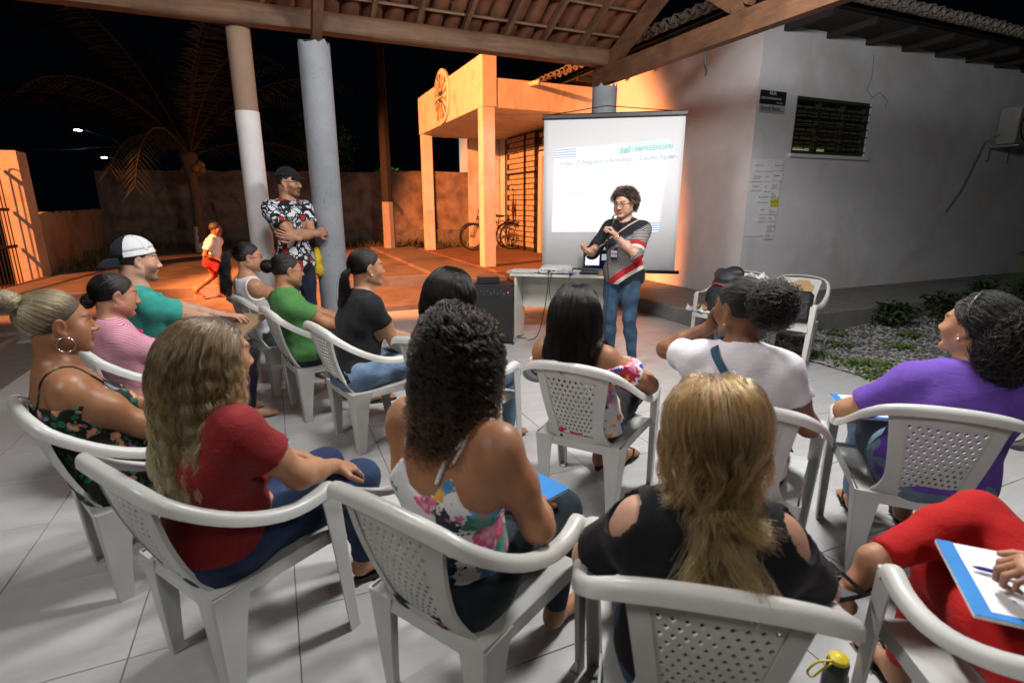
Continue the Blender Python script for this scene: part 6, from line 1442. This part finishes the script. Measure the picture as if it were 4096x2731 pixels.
# ---- note books on laps
def lap(k, x, y, z): cx, cy, t = CHAIRS[k]; return (cx+x*math.cos(t)-y*math.sin(t), cy+x*math.sin(t)+y*math.cos(t), z)
def notebook(k, x, y, z, rot, label, w=.21, h=.29, kind='white', tilt=0.):
    o = thing('notebook', label, 'notebook', lap(k, x, y, z), CHAIRS[k][2]+rot, 'workshop notebooks'); o.rotation_euler = (tilt, 0, CHAIRS[k][2]+rot)
    MB().box(-w/2, w/2, -h/2, h/2, 0, .010, .0015).obj('pages', M_pap, o); 
    if kind == 'blue':
        MB().box(-w/2, -w/2+.035, -h/2, h/2, .0102, .0115).obj('blue_band', M_bluep, o); MB().box(-w/2+.03, w/2, -h/2, -h/2+.02, .0102, .0113).obj('blue_edge', M_bluep, o)
        text('SEI EMPREENDER', .016, M_ink, frame((w/2-.03, -h/2+.06, .0112), (0, 1, 0), (-1, 0, 0)), o); text('sebrae', .02, M_ink, frame((w/2-.055, -h/2+.06, .0112), (0, 1, 0), (-1, 0, 0)), o)
    if kind == 'card': MB().box(-w/2-.003, w/2+.003, -h/2-.003, h/2+.003, .0102, .014).obj('card_cover', mat('brown_card', (.40, .26, .14), .8), o)
    if kind == 'cover': MB().box(-w/2-.003, w/2+.003, -h/2-.003, h/2+.003, .0102, .013).obj('blue_cover', M_bluep, o)
    return o
nb = notebook('c14', -.10, .06, .655, -.25, 'white notebook with blue border lying on the red trousers', w=.185, h=.26, kind='blue', tilt=.06)
pen = tag(MB().tube([(0, 0, 0), (.012, 0, 0), (.13, 0, .0), (.145, 0, 0)], [.001, .0045, .0045, .003], 8).obj('pen', mat('blue_pen', (.03, .03, .30), .3), None, True), 'blue ballpoint pen lying on the white notebook', 'pen'); pen.location = lap('c14', -.14, .10, .676); pen.rotation_euler = (0, .0, CHAIRS['c14'][2]-.35)
notebook('c13', -.15, .20, .60, .2, 'white and blue notebook on the lap of the woman in purple', kind='blue'); notebook('c9', .07, .22, .59, -.2, 'blue covered notebook beside the curly haired woman', w=.14, h=.2, kind='cover')
notebook('c6', .02, .30, .585, .2, 'plain white notebook on the lap of the woman in black shirt'); notebook('c5', .02, .30, .59, .3, 'blue edged papers on the lap of the woman in green', kind='blue'); notebook('c1', .0, .24, .585, .3, 'white notebook on the lap of the woman with hoop earrings', kind='blue'); notebook('c3', -.02, .42, .66, .4, 'brown card folder held by the man in the cap', kind='card', tilt=.35)

# ---- chairs at the right: backpack, papers, folder, laptop bag
def blobmesh(name, prims, m, parent, step=.008, wr=None):
    lo = np.min([np.array(p[1])-np.max(p[2])-.03 for p in prims], 0); hi = np.max([np.array(p[1])+np.max(p[2])+.03 for p in prims], 0); F = Field(lo, hi, step)
    for p in prims: F.ell(p[1], p[2], p[3] if len(p) > 3 else None, p[4] if len(p) > 4 else .03)
    if wr: F.disp(wr)
    V, Q_ = F.nets(); V = relax(V, Q_, 1); return link(name, np_mesh(name, V, Q_, m), parent)
M_nyl = mat('black_nylon', (.016, .018, .024), .55, bmp=.4, bscale=40)
bp = thing('backpack', 'bulging black backpack leaning on the empty chair', 'backpack', (4.16, 4.05, .40), 1.85)
blobmesh('bag', [('e', (.06, -.02, .16), (.16, .11, .17)), ('e', (.05, -.06, .32), (.14, .10, .13)), ('e', (.03, .08, .12), (.12, .06, .12)), ('e', (-.02, -.10, .42), (.10, .08, .07)), ('e', (.12, -.08, .40), (.06, .06, .06))], M_nyl, bp, wr=wrinkle(3, .022, 34))
MB().tube(catmull([np.array(p) for p in [(-.05, .02, .36), (-.08, .10, .25), (-.06, .11, .12)]], 12), .010, 6).obj('shoulder_strap', M_black, bp); MB().tube(catmull([np.array(p) for p in [(-.02, .06, .30), (.08, .07, .32), (.15, .03, .29)]], 12), .007, 6).obj('red_piping', mat('red_strap', (.55, .03, .02), .4), bp)
def crumple(name, w, h, m, parent, seed, amp=.03):
    r = random.Random(seed); n = 9; vs = []
    for j in range(n):
        for i in range(n): vs.append(((i/(n-1)-.5)*w+r.uniform(-.012, .012), (j/(n-1)-.5)*h+r.uniform(-.012, .012), abs(r.gauss(0, amp))))
    fs = [(j*n+i, j*n+i+1, (j+1)*n+i+1, (j+1)*n+i) for j in range(n-1) for i in range(n-1)]
    return MB().add(vs, fs).obj(name, m, parent)
pb = thing('plastic_bag', 'crumpled white plastic bag with brown print on the chair seat', 'bag', (4.05, 4.22, .41), 1.9); crumple('bag_sheet', .34, .26, M_pap, pb, 4); o = crumple('brown_print', .16, .12, mat('brown_card', (.40, .26, .14), .8), pb, 5, .02); o.location = (.02, 0, .03)
pb = thing('plastic_bag', 'white crumpled sheet hung over the chair back behind the backpack', 'bag', (4.42, 3.98, .70), 1.85); o = crumple('bag_sheet', .26, .22, M_pap, pb, 8); o.rotation_euler = (1.3, 0, 0)
fo = thing('folder', 'brown cardboard folder printed with dark logo standing on the chair', 'folder', (4.645, 3.635, .42), 1.95)
f_ = MB().box(-.17, .17, -.004, .004, 0, .36).obj('card', mat('kraft_card', (.46, .30, .15), .8, scale=20, c2=(.42, .27, .13)), fo); f_.rotation_euler = (.24, .06, 0); f_.location = (0, -.05, .0)
Mk = mat('logo_black', (.03, .03, .03), .7); L_ = frame((-.055, .0048, .245), (-1, 0, 0), (0, 0, 1)); L_ = frame((.055, .0052, .255), (-1, 0, 0), (0, 0, 1)); text('SEBRAE', .03, Mk, L_, f_, bold=.001)
for z0 in (.288, .300, .240, .228): MB().box(-.022, .022, .0046, .0056, z0, z0+.007).obj('logo_bar', Mk, f_)
lb = thing('laptop_bag', 'black laptop bag standing upright on the chair in front of the folder', 'bag', (4.50, 3.575, .41), 1.95); o = MB().box(-.19, .19, -.045, .045, 0, .29, .03).obj('case', M_nyl, lb); o.rotation_euler = (.12, 0, 0); MB().tube([(-.06, 0, .285), (-.05, 0, .32), (.05, 0, .32), (.06, 0, .285)], .008, 6).obj('handle', M_black, lb); MB().tube([(-.175, .05, .2), (.175, .05, .2)], .003, 5).obj('zip', M_silver, lb)
# ---- bottle
bt = thing('water_bottle', 'smoky water bottle with yellow cap and strap on the floor', 'bottle', (1.385, .785, .001)); M_bot = mat('smoky_plastic', (.06, .065, .065), .25, spec=.6)
MB().lathe([(.030, 0), (.036, .01), (.036, .14), (.034, .16), (.026, .178)], 20).obj('body', M_bot, bt, 40); MB().lathe([(.029, .178), (.030, .205), (.028, .21)], 18).obj('collar', M_black, bt, 40)
MB().lathe([(.027, .2102), (.026, .222), (.012, .232), (.001, .233)], 18).obj('cap', mat('yellow_plastic', (.70, .55, .02), .4), bt, 40); MB().tube(catmull([np.array(p) for p in [(-.02, .0, .218), (-.06, .02, .212), (-.085, .03, .18), (-.075, .02, .165), (-.055, .01, .19), (-.03, 0, .214)]], 18), .0035, 6).obj('carry_strap', MATS['yellow_plastic'], bt, True)
yb_ = thing('yellow_bag', 'yellow cloth bag hanging beside the man with folded arms', 'bag', (.37, 5.64, .84)); blobmesh('cloth', [('e', (0, 0, .12), (.045, .06, .13)), ('e', (.01, 0, .02), (.055, .07, .06))], solid('yellow_cloth', (.62, .42, .02)), yb_, wr=wrinkle(6, .01, 40)); MB().tube([(0, 0, .24), (-.02, .0, .36)], .01, 6).obj('strap', MATS['yellow_cloth'] if 'yellow_cloth' in MATS else M_black, yb_)

# ---- street sign, poster with notes
sg = thing('street_sign', 'small street name sign in dark and pale metal on the white house wall', 'sign', (6.0, HY-.012, 2.67))
MB().box(0, .47, -.006, 0, 0, .10).obj('pale_half', mat('sign_white', (.50, .50, .48), .5), sg); MB().box(0, .47, -.006, 0, .1005, .27).obj('dark_half', mat('sign_navy', (.015, .018, .028), .5), sg)
Mw = mat('sign_letter_white', (.55, .55, .52), .5); Mbk = mat('sign_letter_dark', (.03, .035, .06), .5); F_ = lambda x, z: frame((x, -.0075, z), (1, 0, 0), (0, 0, 1))
text('RUA', .062, Mw, F_(.16, .222), sg, bold=.002); text('JOSÉ EUCLIDES FERREIRA GOMES', .034, Mw, F_(.012, .165), sg, spacing=.72, bold=.001); text('CEP 60750', .03, Mw, F_(.30, .115), sg, spacing=.85); text('Gerardo Bastos', .066, Mbk, F_(.012, .035), sg, spacing=.88, bold=.001); MB().box(.02, .45, -.0078, -.0065, .022, .027).obj('rule', Mbk, sg)
po = thing('flip_chart_sheet', 'large white paper sheet of handwritten notes taped to the house wall', 'poster', (5.985, HY-.004, 1.06))
vs = []; n = 12
for j in range(n):
    for i in range(7): x = .56*i/6*(1 if True else 1); vs.append((x, -.004-.010*abs(math.sin(j*1.1+i*.6))*(.4+.6*(i/6)), 1.03*j/(n-1)))
MB().add(vs, [(j*7+i, j*7+i+1, (j+1)*7+i+1, (j+1)*7+i) for j in range(n-1) for i in range(6)]).obj('sheet', M_pap, po, True)
notes = [(.03, .87, .20, .13, 'Compromisso', 'r'), (.24, .86, .15, .14, '', 'r'), (.40, .88, .18, .12, 'Planejamento', 'b'), (.02, .73, .20, .12, 'Conhecimento\nconcorrente', 'r'), (.24, .73, .15, .12, 'Metas', 'g'), (.40, .75, .18, .11, 'Qualidade', 'k'), (.02, .61, .19, .10, 'Divulgação', 'r'), (.24, .61, .14, .10, 'Foco', 'b'), (.40, .63, .17, .10, 'Força de\nvontade', 'k'),
         (.17, .46, .20, .12, 'Empreendedor', 'g'), (.40, .52, .17, .09, 'Bons\nrecursos', 'b'), (.40, .41, .16, .10, 'Persistência', 'y'), (.22, .30, .15, .10, 'Projeto', 'g'), (.39, .30, .16, .09, 'Mais\ncriatividade', 'r'), (.21, .19, .16, .09, 'Inovação', 'g'), (.39, .19, .15, .09, 'Marca', 'r'), (.38, .06, .16, .12, 'MARKETING', 'r'), (.37, -.03, .16, .08, '', 'r')]
INK = dict(r=mat('red_marker', (.40, .02, .02), .7), b=mat('blue_marker', (.04, .06, .3), .7), g=mat('green_marker', (.03, .16, .12), .7), k=mat('black_marker', (.04, .04, .05), .7), y=mat('red_marker', (.40, .02, .02), .7))
for i, (x, z, w, h, s_, c_) in enumerate(notes):
    y = -.018-.0015*(i % 4); o = MB().box(x, x+w, y-.001, y, z, z+h).obj('note', mat('yellow_note', (.68, .64, .04), .7) if c_ == 'y' else M_pap, po); o.rotation_euler[1] = random.uniform(-.03, .03)
    if s_: text(s_, .032 if '\n' not in s_ else .028, INK[c_], frame((x+.01, y-.0022, z+h*.5), (1, 0, .02), (-.02, 0, 1)), po, shear=.25, spacing=.9)
    if i in (16, 17):
        for q in range(3): MB().box(x+.01, x+w-.03-.01*q, y-.0022, y-.0012, z+.01+.018*q, z+.014+.018*q).obj('ink_line', INK['r'], po)
# ================================================================== YARD: walls, gate, palm, pole, bikes, plants
def wall_obj(name, label, a, b, z0, z1, th, m, cat='wall', wob=.03, n=30):
    a, b = Vector((*a, 0)), Vector((*b, 0)); d = (b-a); L = d.length; d.normalize(); nrm_ = Vector((-d.y, d.x, 0)); o = thing(name, label, cat, (a.x, a.y, z0), math.atan2(d.y, d.x)); rg = []
    for i in range(n+1):
        x = L*i/n; w = random.uniform(-wob, wob) if 0 < i < n else 0; rg.append([(x, 0, 0), (x, th, 0), (x, th, z1-z0+w), (x, 0, z1-z0+w)])
    MB().loft(rg).obj('masonry', m, o); return o, L
wo, L = wall_obj('boundary_wall', 'tall stained plaster boundary wall with faded graffiti at the back of the yard', (-4.62, 19.85), (6.8, 16.1), .1, 2.45, .18, M_stain)
Mgf = mat('graffiti_paint', (.03, .035, .06), .9, var=.5); rr = random.Random(5)
for k in range(7):
    x0 = 1.6+k*.55+rr.uniform(-.1, .1); z0 = rr.choice([.9, 1.25, 1.6]); pts = [np.array((x0, .010, z0))]
    for j in range(5): pts.append(pts[-1]+np.array((rr.uniform(-.12, .22), 0, rr.uniform(-.28, .28))))
    MB().tube(catmull(pts, 20), .016, 5).obj('graffiti_stroke', Mgf, wo)
MB().box(.2, L, -.05, -.001, 0, .62, .01).obj('base_course', M_dirtc, wo)
lw, _ = wall_obj('low_wall', 'low orange lit plaster wall between gate pillar and tall wall', (-3.92, 12.25), (-4.55, 19.7), .1, 1.33, .15, mat('pale_plaster', (.46, .38, .30), .9, scale=3, bmp=.4, c2=(.36, .29, .22), stain=(.20, .15, .11), stain_scale=1.2))
gp = thing('gate_pillar', 'square plastered gate pillar at the left edge of the yard', 'pillar', (-3.95, 12.0, .05)); MB().box(-.2, .2, -.2, .2, 0, 2.30, .012).obj('shaft', mat('pale_plaster2', (.56, .46, .37), .9, scale=3, bmp=.3, c2=(.46, .37, .29), stain=(.3, .23, .17), stain_scale=1.5), gp)
gt = thing('metal_gate', 'dark iron bar gate standing beside the gate pillar', 'gate', (-4.0, 11.75, .06), -math.pi/2-.12)
for z in (.08, .75, 1.35, 2.0): MB().bar((0, 0, z), (2.6, 0, z), .03, .05).obj('rail', M_iron, gt)
for k in range(26): MB().tube([(.05+k*.1, 0, .03), (.05+k*.1, 0, 2.02)], .010, 6).obj('bar', M_iron, gt)
for k in range(6): MB().tube([(.05+k*.5+.22*math.cos(a)+.22, 0, 2.02+.18*math.sin(a)) for a in np.linspace(0, math.pi, 11)], .010, 5).obj('scroll', M_iron, gt)
# palm
px_, py_ = -1.76, 16.3
pt_ = thing('palm_tree', 'young coconut palm with white painted trunk base and long arching fronds', 'palm tree', (px_, py_, .25))
rg = []
for i in range(26):
    z = 2.5*i/25; r_ = (.16-.05*min(1, z/1.2))*(1+.05*(i % 2)) if z < 1.9 else .11+.10*math.sin((z-1.9)/.6*math.pi/2); rg.append([(r_*math.cos(a)+.03*math.sin(z*1.5), r_*math.sin(a), z) for a in np.linspace(0, 2*math.pi, 15)[:-1]])
MB().loft(rg).obj('trunk', mat('palm_bark', (.13, .09, .06), .95, scale=14, bmp=.8, bscale=20, c2=(.10, .07, .045)), pt_, True)
MB().lathe([(.172, 0), (.14, .4), (.128, .68)], 16).obj('white_band', mat('lime_wash', (.66, .60, .55), .9, scale=6, c2=(.5, .44, .4)), pt_, True)
cr_ = link('crown', None, pt_); Mf = mat('palm_leaf', (.014, .020, .007), .8, scale=4, c2=(.02, .02, .008)); Mr = mat('palm_rib', (.06, .04, .018), .8); rr = random.Random(11)
for k in range(21):
    az = k*2.4+rr.uniform(-.2, .2); el = math.radians(rr.choice([84, 78, 72, 64, 55, 42, 20])); ln = rr.uniform(3.9, 5.4); n = 15; pts = []; p_ = np.array((0., 0, 2.4)); e = el
    for j in range(n): pts.append(p_.copy()); p_ = p_+np.array((math.cos(az)*math.cos(e), math.sin(az)*math.cos(e), math.sin(e)))*ln/n; e -= (.085+.03*rr.random())*(1.2 if el < 1 else .8)*(.4+j/n)
    P_ = np.array(catmull(pts, 40)); f_ = MB().tube([tuple(q) for q in P_[::3]], [.035-.030*i/13 for i in range(14)], 5).obj('frond', Mr, cr_)
    sd = np.array((-math.sin(az), math.cos(az), 0)); lf = MB()
    for j in range(5, 40):
        t = nrm(P_[min(j+1, 39)]-P_[j-1]); up_ = np.cross(sd, t)
        for s_ in (-1, 1):
            l = .75*math.sin(min(1, (j-3)/9)*math.pi/2)*(1-.55*(j/39)**3)*rr.uniform(.85, 1.1); d_ = nrm(sd*s_*.75+t*.62-np.array((0, 0, .30+.25*rr.random()))); a = P_[j]; b_ = a+d_*l*.5+np.array((0, 0, -.02)); c_ = a+d_*l+np.array((0, 0, -.16*l)); w = t*.022
            lf.add([a-w*.6, a+w*.6, b_+w, b_-w, c_], [(0, 1, 2, 3), (3, 2, 4)])
    lf.obj('leaflets', Mf, f_)
for k in range(9): a = rr.uniform(0, 6.28); MB().lathe([(.01, -.10), (.08, -.05), (.10, .02), (.06, .09), (.01, .11)], 9, (.24*math.cos(a), .24*math.sin(a), 2.15+rr.uniform(-.15, .1))).obj('coconut', mat('green_coconut', (.22, .15, .04), .6), cr_, True)
# utility pole
up_ = thing('utility_pole', 'dark concrete utility pole with whitewashed base in front of the tall wall', 'pole', (2.95, 15.2, .2)); MB().tube([(0, 0, 0), (0, 0, 8.5)], [.15, .10], 8).obj('shaft', mat('dark_pole', (.018, .015, .013), .9), up_); MB().tube([(0, 0, 0), (0, 0, 1.35)], [.165, .155], 8).obj('white_base', mat('grey_wash', (.30, .27, .25), .9), up_)
# far street lamps, wires
M_led = emit('led_lamp', (.85, .93, 1), 45)
for (x, y, z, ax_) in ((-11.04, 45.65, 6.2, 1), (-12.4, 57.3, 5.3, 0)):
    l_ = thing('street_lamp', ('far white street lamp on a long arm, the higher of two', 'far white street lamp, the lower of two beyond the wall')[1-ax_], 'street lamp', (x, y, 0)); MB().tube([(2.4, 1.5, 0), (2.4, 1.5, z-1.2), (1.6, 1.0, z-.4), (.25, .1, z+.06)], .05, 6).obj('pole', mat('galvanised', (.25, .25, .25), .5), l_)
    MB().box(-.32, .30, -.16, .16, z, z+.06, .01).obj('head', M_iron, l_); MB().box(-.2, .14, -.13, .13, z-.05, z-.002).obj('led_panel', M_led, l_)
tag(MB().tube([Vector(p) for p in catmull([np.array(p) for p in [(-9, 46, 5.3), (-12, 44, 4.75), (-15, 42, 4.6), (-18, 40, 4.7)]], 20)], .025, 5).obj('overhead_wire', mat('grey_wire', (.3, .3, .3), .5)), 'sagging overhead wire running left from the far street lamp', 'wire')
# foliage helpers
def leaves(n, vol, size, rng, droop=.3):
    mb = MB()
    for _ in range(n):
        p_ = np.array(vol(rng)); a = rng.uniform(0, 6.28); e = rng.uniform(-.6, .9); d_ = np.array((math.cos(a)*math.cos(e), math.sin(a)*math.cos(e), math.sin(e))); s_ = nrm(np.cross(d_, (.2, .1, 1))); l = size*rng.uniform(.6, 1.3); w = l*.32
        mb.add([p_, p_+d_*l*.5+s_*w, p_+d_*l-np.array((0, 0, droop*l)), p_+d_*l*.5-s_*w], [(0, 1, 2, 3)])
    return mb
Mlf = mat('leaf_green', (.05, .085, .025), .55, scale=6, c2=(.03, .055, .018)); Mlf2 = mat('leaf_bright', (.12, .19, .04), .5, scale=6, c2=(.07, .12, .025)); Mst = mat('stem_brown', (.10, .07, .04), .9)
def bush(name, label, loc, rad, n, size, m, cat='tree', trunk=True, group=None):
    o = thing(name, label, cat, loc, 0, group); rng = random.Random(hash(label) % 999); blobs = [(np.array((rng.uniform(-.6, .6)*rad[0], rng.uniform(-.6, .6)*rad[1], rng.uniform(-.4, .5)*rad[2])), rng.uniform(.35, .6)) for _ in range(7)]
    def vol(r):
        c_, s_ = r.choice(blobs); v_ = np.array([r.gauss(0, 1) for _ in range(3)]); v_ = v_/np.linalg.norm(v_)*r.random()**.4; return c_+v_*s_*np.array(rad)+np.array((0, 0, rad[2]*1.1 if not trunk else trunk))
    leaves(n, vol, size, rng).obj('crown', m, o)
    if trunk: MB().tube([(0, 0, 0), (.05, 0, trunk*.6), (-.1, .1, trunk)], [.10, .07, .03], 7).obj('trunk', Mst, o)
    return o
bush('leafy_tree', 'bright green leafy treetop showing above the tall boundary wall', (4.2, 20.2, 0), (1.6, 1.0, .55), 2600, .13, Mlf2, trunk=2.35)
bush('dark_tree', 'dark tree crown behind the wall left of the porch', (1.8, 22.5, 0), (1.8, 1.2, 1.6), 2200, .16, Mlf, trunk=3.2); bush('dark_tree', 'dark tree standing far left behind the low wall', (-9.5, 22, 0), (2.2, 1.5, 1.8), 2000, .18, Mlf, trunk=3.0)
# weeds: along walls, on gravel
def tuft(mb, x, y, z, h, n, rng, spread=.12):
    for _ in range(n):
        a = rng.uniform(0, 6.28); l = h*rng.uniform(.5, 1.2); bx = np.array((x+rng.gauss(0, spread), y+rng.gauss(0, spread), z)); d_ = np.array((math.cos(a)*.45, math.sin(a)*.45, 1)); d_ = d_/np.linalg.norm(d_); s_ = np.array((-math.sin(a), math.cos(a), 0))*.006*(1+h*3); m_ = bx+d_*l*.6; t_ = bx+d_*l*.9+np.array((math.cos(a), math.sin(a), -.3))*l*.35
        mb.add([bx-s_, bx+s_, m_+s_*.9, m_-s_*.9, t_], [(0, 1, 2, 3), (3, 2, 4)])
rng = random.Random(21); mb = MB()
for k in range(240):
    u = rng.random(); x = -4.5+11*u; y = 19.6-3.7*u-rng.random()**2*1.6; tuft(mb, x, y, .26, rng.uniform(.10, .34), 9, rng, .16)
for k in range(90): tuft(mb, -3.75+rng.random()*.9, 12.4+rng.random()*6.5, .26, rng.uniform(.1, .45), 9, rng, .15)
o = mb.obj('tall_grass', mat('dry_grass', (.10, .095, .035), .8, scale=5, c2=(.06, .065, .02))); tag(o, 'rough grass and weeds along the foot of the yard walls', 'grass', kind='stuff')
mb = MB()
spots = [(4.95, 3.55, .5), (5.0, 3.2, .6), (5.25, 3.05, .5), (4.85, 2.85, .6), (5.55, 2.75, .7), (5.0, 2.55, .7), (5.9, 2.6, .7), (6.3, 2.9, .6), (6.1, 3.4, .5), (5.6, 3.75, .5), (5.3, 4.05, .4), (6.0, 4.1, .5), (6.7, 3.7, .6), (7.0, 3.1, .6), (5.4, 2.2, .8), (4.9, 2.2, .6), (6.0, 2.0, .8), (7.4, 2.6, .7)]
for (x, y, s_) in spots:
    for _ in range(int(300*s_)):
        p_ = np.array((x+rng.gauss(0, .16*s_), y+rng.gauss(0, .13*s_), -.02+abs(rng.gauss(0, .05*s_)))); a = rng.uniform(0, 6.28); l = rng.uniform(.02, .055); d_ = np.array((math.cos(a), math.sin(a), rng.uniform(-.1, .9))); s2 = np.array((-math.sin(a), math.cos(a), 0))*l*.38
        mb.add([p_, p_+d_*l*.5+s2, p_+d_*l, p_+d_*l*.5-s2], [(0, 1, 2, 3)])
tag(mb.obj('ground_weeds', Mlf2), 'low green weeds creeping over the gravel bed', 'weeds', kind='stuff')
# gravel stones: one mass
nS = 9000; r_ = np.random.default_rng(4); pos = np.stack([4.78+r_.random(nS)**1.25*4.4, 1.2+r_.random(nS)*3.12, np.full(nS, -.018)+r_.random(nS)*.012], -1); oc = np.array([(1, 0, 0), (0, 1, 0), (-1, 0, 0), (0, -1, 0), (0, 0, .8), (0, 0, -.6)]); tri = np.array([(0, 1, 4), (1, 2, 4), (2, 3, 4), (3, 0, 4)])
sz = .010+.018*r_.random(nS)**2; th_ = r_.random(nS)*6.28; ca, sa = np.cos(th_), np.sin(th_); J = oc[None]*(sz[:, None, None])*(.7+.6*r_.random((nS, 6, 3))); V = np.stack([J[..., 0]*ca[:, None]-J[..., 1]*sa[:, None], J[..., 0]*sa[:, None]+J[..., 1]*ca[:, None], J[..., 2]*.8], -1)+pos[:, None]
me = bpy.data.meshes.new('gravel'); me.from_pydata(V.reshape(-1, 3).tolist(), [], (tri[None]+np.arange(nS)[:, None, None]*6).reshape(-1, 3).tolist()); me.materials.append(mat('gravel_stone', (.42, .42, .42), .9, scale=25, c2=(.20, .20, .20))); tag(link('gravel', me), 'pale grey gravel beside the tiled floor', 'gravel', kind='stuff')
# plants by the plinth at the right
for k, (x, y, h, lab) in enumerate([(7.1, 4.1, .35, 'small leafy plant against the house plinth, nearest the corner'), (7.9, 3.95, .5, 'leafy plant in front of the plinth, second from the house corner'), (8.8, 4.0, .55, 'bushy dark plant by the plinth, third from the house corner'), (9.9, 3.9, .7, 'large dark shrub at the far right of the gravel bed')]):
    bush('garden_plant', lab, (x, y, -.02), (h*.7, h*.5, h*.5), 420, .09, Mlf, 'plant', False, 'plants along the plinth')
pl = thing('palm_frond_plant', 'yellow green palm leaf reaching in from the right edge', 'plant', (11.6, 4.6, .0)); lf = MB(); rb = []
for j in range(26): t = j/25; a = np.array((-.2-.55*t, -.1*t, .2+.95*t-.35*t*t)); rb.append(tuple(a)); [lf.add([a, a+np.array((.02, 0, .02)), a+np.array((-.10*1, s_*.35*(1-.5*t), -.10))], [(0, 1, 2)]) for s_ in (-1, 1)]
MB().tube(rb, .015, 5).obj('rib', Mr, pl); lf.obj('leaflets', Mlf2, pl)
# bicycles
M_rub = mat('tyre_rubber', (.012, .012, .012), .8); M_rim = mat('bike_chrome', (.5, .48, .45), .3, metal=.9); M_fr = mat('bike_paint', (.05, .03, .03), .4)
def bicycle(loc, rz_, label):
    b_ = thing('bicycle', label, 'bicycle', loc, rz_, 'bicycles parked in the porch')
    for x in (0, 1.04):
        w = link('wheel', None, b_, (x, 0, .34)); ring = lambda R_, r_: MB().tube([(R_*math.cos(a), 0, R_*math.sin(a)) for a in np.linspace(0, 2*math.pi, 33)[:-1]], r_, 6, closed=True)
        ring(.322, .020).obj('tyre', M_rub, w, True); ring(.298, .009).obj('rim', M_rim, w, True); sp = MB()
        for k in range(18): a = 2*math.pi*k/18; sp.tube([(.02*math.cos(a+.6), 0, .02*math.sin(a+.6)), (.296*math.cos(a), 0, .296*math.sin(a))], .0016, 4)
        sp.obj('spokes', M_rim, w); MB().tube([(0, -.04, 0), (0, .04, 0)], .02, 8).obj('hub', M_rim, w)
        MB().tube([(.345*math.cos(a), 0, .345*math.sin(a)) for a in np.linspace(.5, 2.6, 12)], .012, 6).obj('mudguard', M_fr, w)
    T = lambda *p, r=.014: MB().tube(p, r, 8)
    fr = MB()
    for a, c_, r_ in (((.42, 0, .30), (.36, 0, .78), .015), ((.42, 0, .30), (.86, 0, .80), .016), ((.37, 0, .70), (.85, 0, .84), .014), ((0, .03, .34), (.42, 0, .30), .010), ((0, .03, .34), (.37, 0, .72), .009), ((.86, 0, .86), (.88, 0, .74), .018), ((.88, .05, .72), (1.04, .05, .34), .010), ((.88, -.05, .72), (1.04, -.05, .34), .010)): fr.tube([a, c_], r_, 8)
    fr.obj('frame', M_fr, b_); MB().tube([(.86, 0, .84), (.83, 0, .98), (.82, .10, 1.02), (.74, .28, 1.0), (.62, .30, .98)], .011, 8).tube([(.82, 0, 1.02), (.82, -.10, 1.02), (.74, -.28, 1.0), (.62, -.30, .98)], .011, 8).obj('handlebar', M_rim, b_, True)
    blobmesh('saddle', [('e', (.30, 0, .86), (.11, .085, .03)), ('e', (.43, 0, .86), (.10, .03, .022))], M_black, b_, .01); MB().tube([(.36, 0, .76), (.35, 0, .85)], .012, 8).obj('seat_post', M_rim, b_)
    MB().tube([(.42, -.06, .30), (.42, .06, .30)], .05, 12).obj('crank', M_rim, b_); MB().box(.50, .60, .06, .14, .20, .225).box(.24, .34, -.14, -.06, .375, .40).obj('pedals', M_black, b_)
    MB().box(-.28, .20, -.06, .06, .70, .715).tube([(-.15, .05, .70), (0, .04, .36)], .006, 5).tube([(-.15, -.05, .70), (0, -.04, .36)], .006, 5).obj('carrier', M_fr, b_); return b_
bicycle((5.72, 13.05, .336), math.pi-.06, 'bicycle parked nearest the viewer in the porch, front wheel to the left'); bicycle((5.78, 13.5, .336), math.pi+.05, 'second bicycle parked behind the first against the porch back wall')
um = thing('umbrella', 'closed dark red umbrella hanging on the block screen', 'umbrella', (5.83, 13.2, 1.02)); MB().tube([(0, 0, 0), (0, 0, .08), (0, 0, .35), (0, 0, .62)], [.006, .02, .045, .012], 10).obj('canopy', solid('dark_red_cloth', (.09, .012, .015)), um, True); MB().tube([(0, 0, .62), (0, 0, .80), (0, .02, .86), (0, .06, .86), (0, .075, .82)], .010, 7).obj('handle', M_black, um, True)

nl = thing('wall_lamp', 'small white lamp on the neighbouring lot behind the tall wall', 'lamp', (5.25, 19.6, .1)); MB().tube([(0, 0, 0), (0, 0, 2.85)], .04, 8).obj('post', M_iron, nl); MB().lathe([(.05, 2.86), (.07, 2.9), (.05, 2.98)], 12).obj('bulb', emit('lamp_glass', (.9, 1, .85), 6), nl, True)
light('lamp_light', 'POINT', (5.25, 19.45, 3.1), 90, (.85, 1.0, .75), .08)
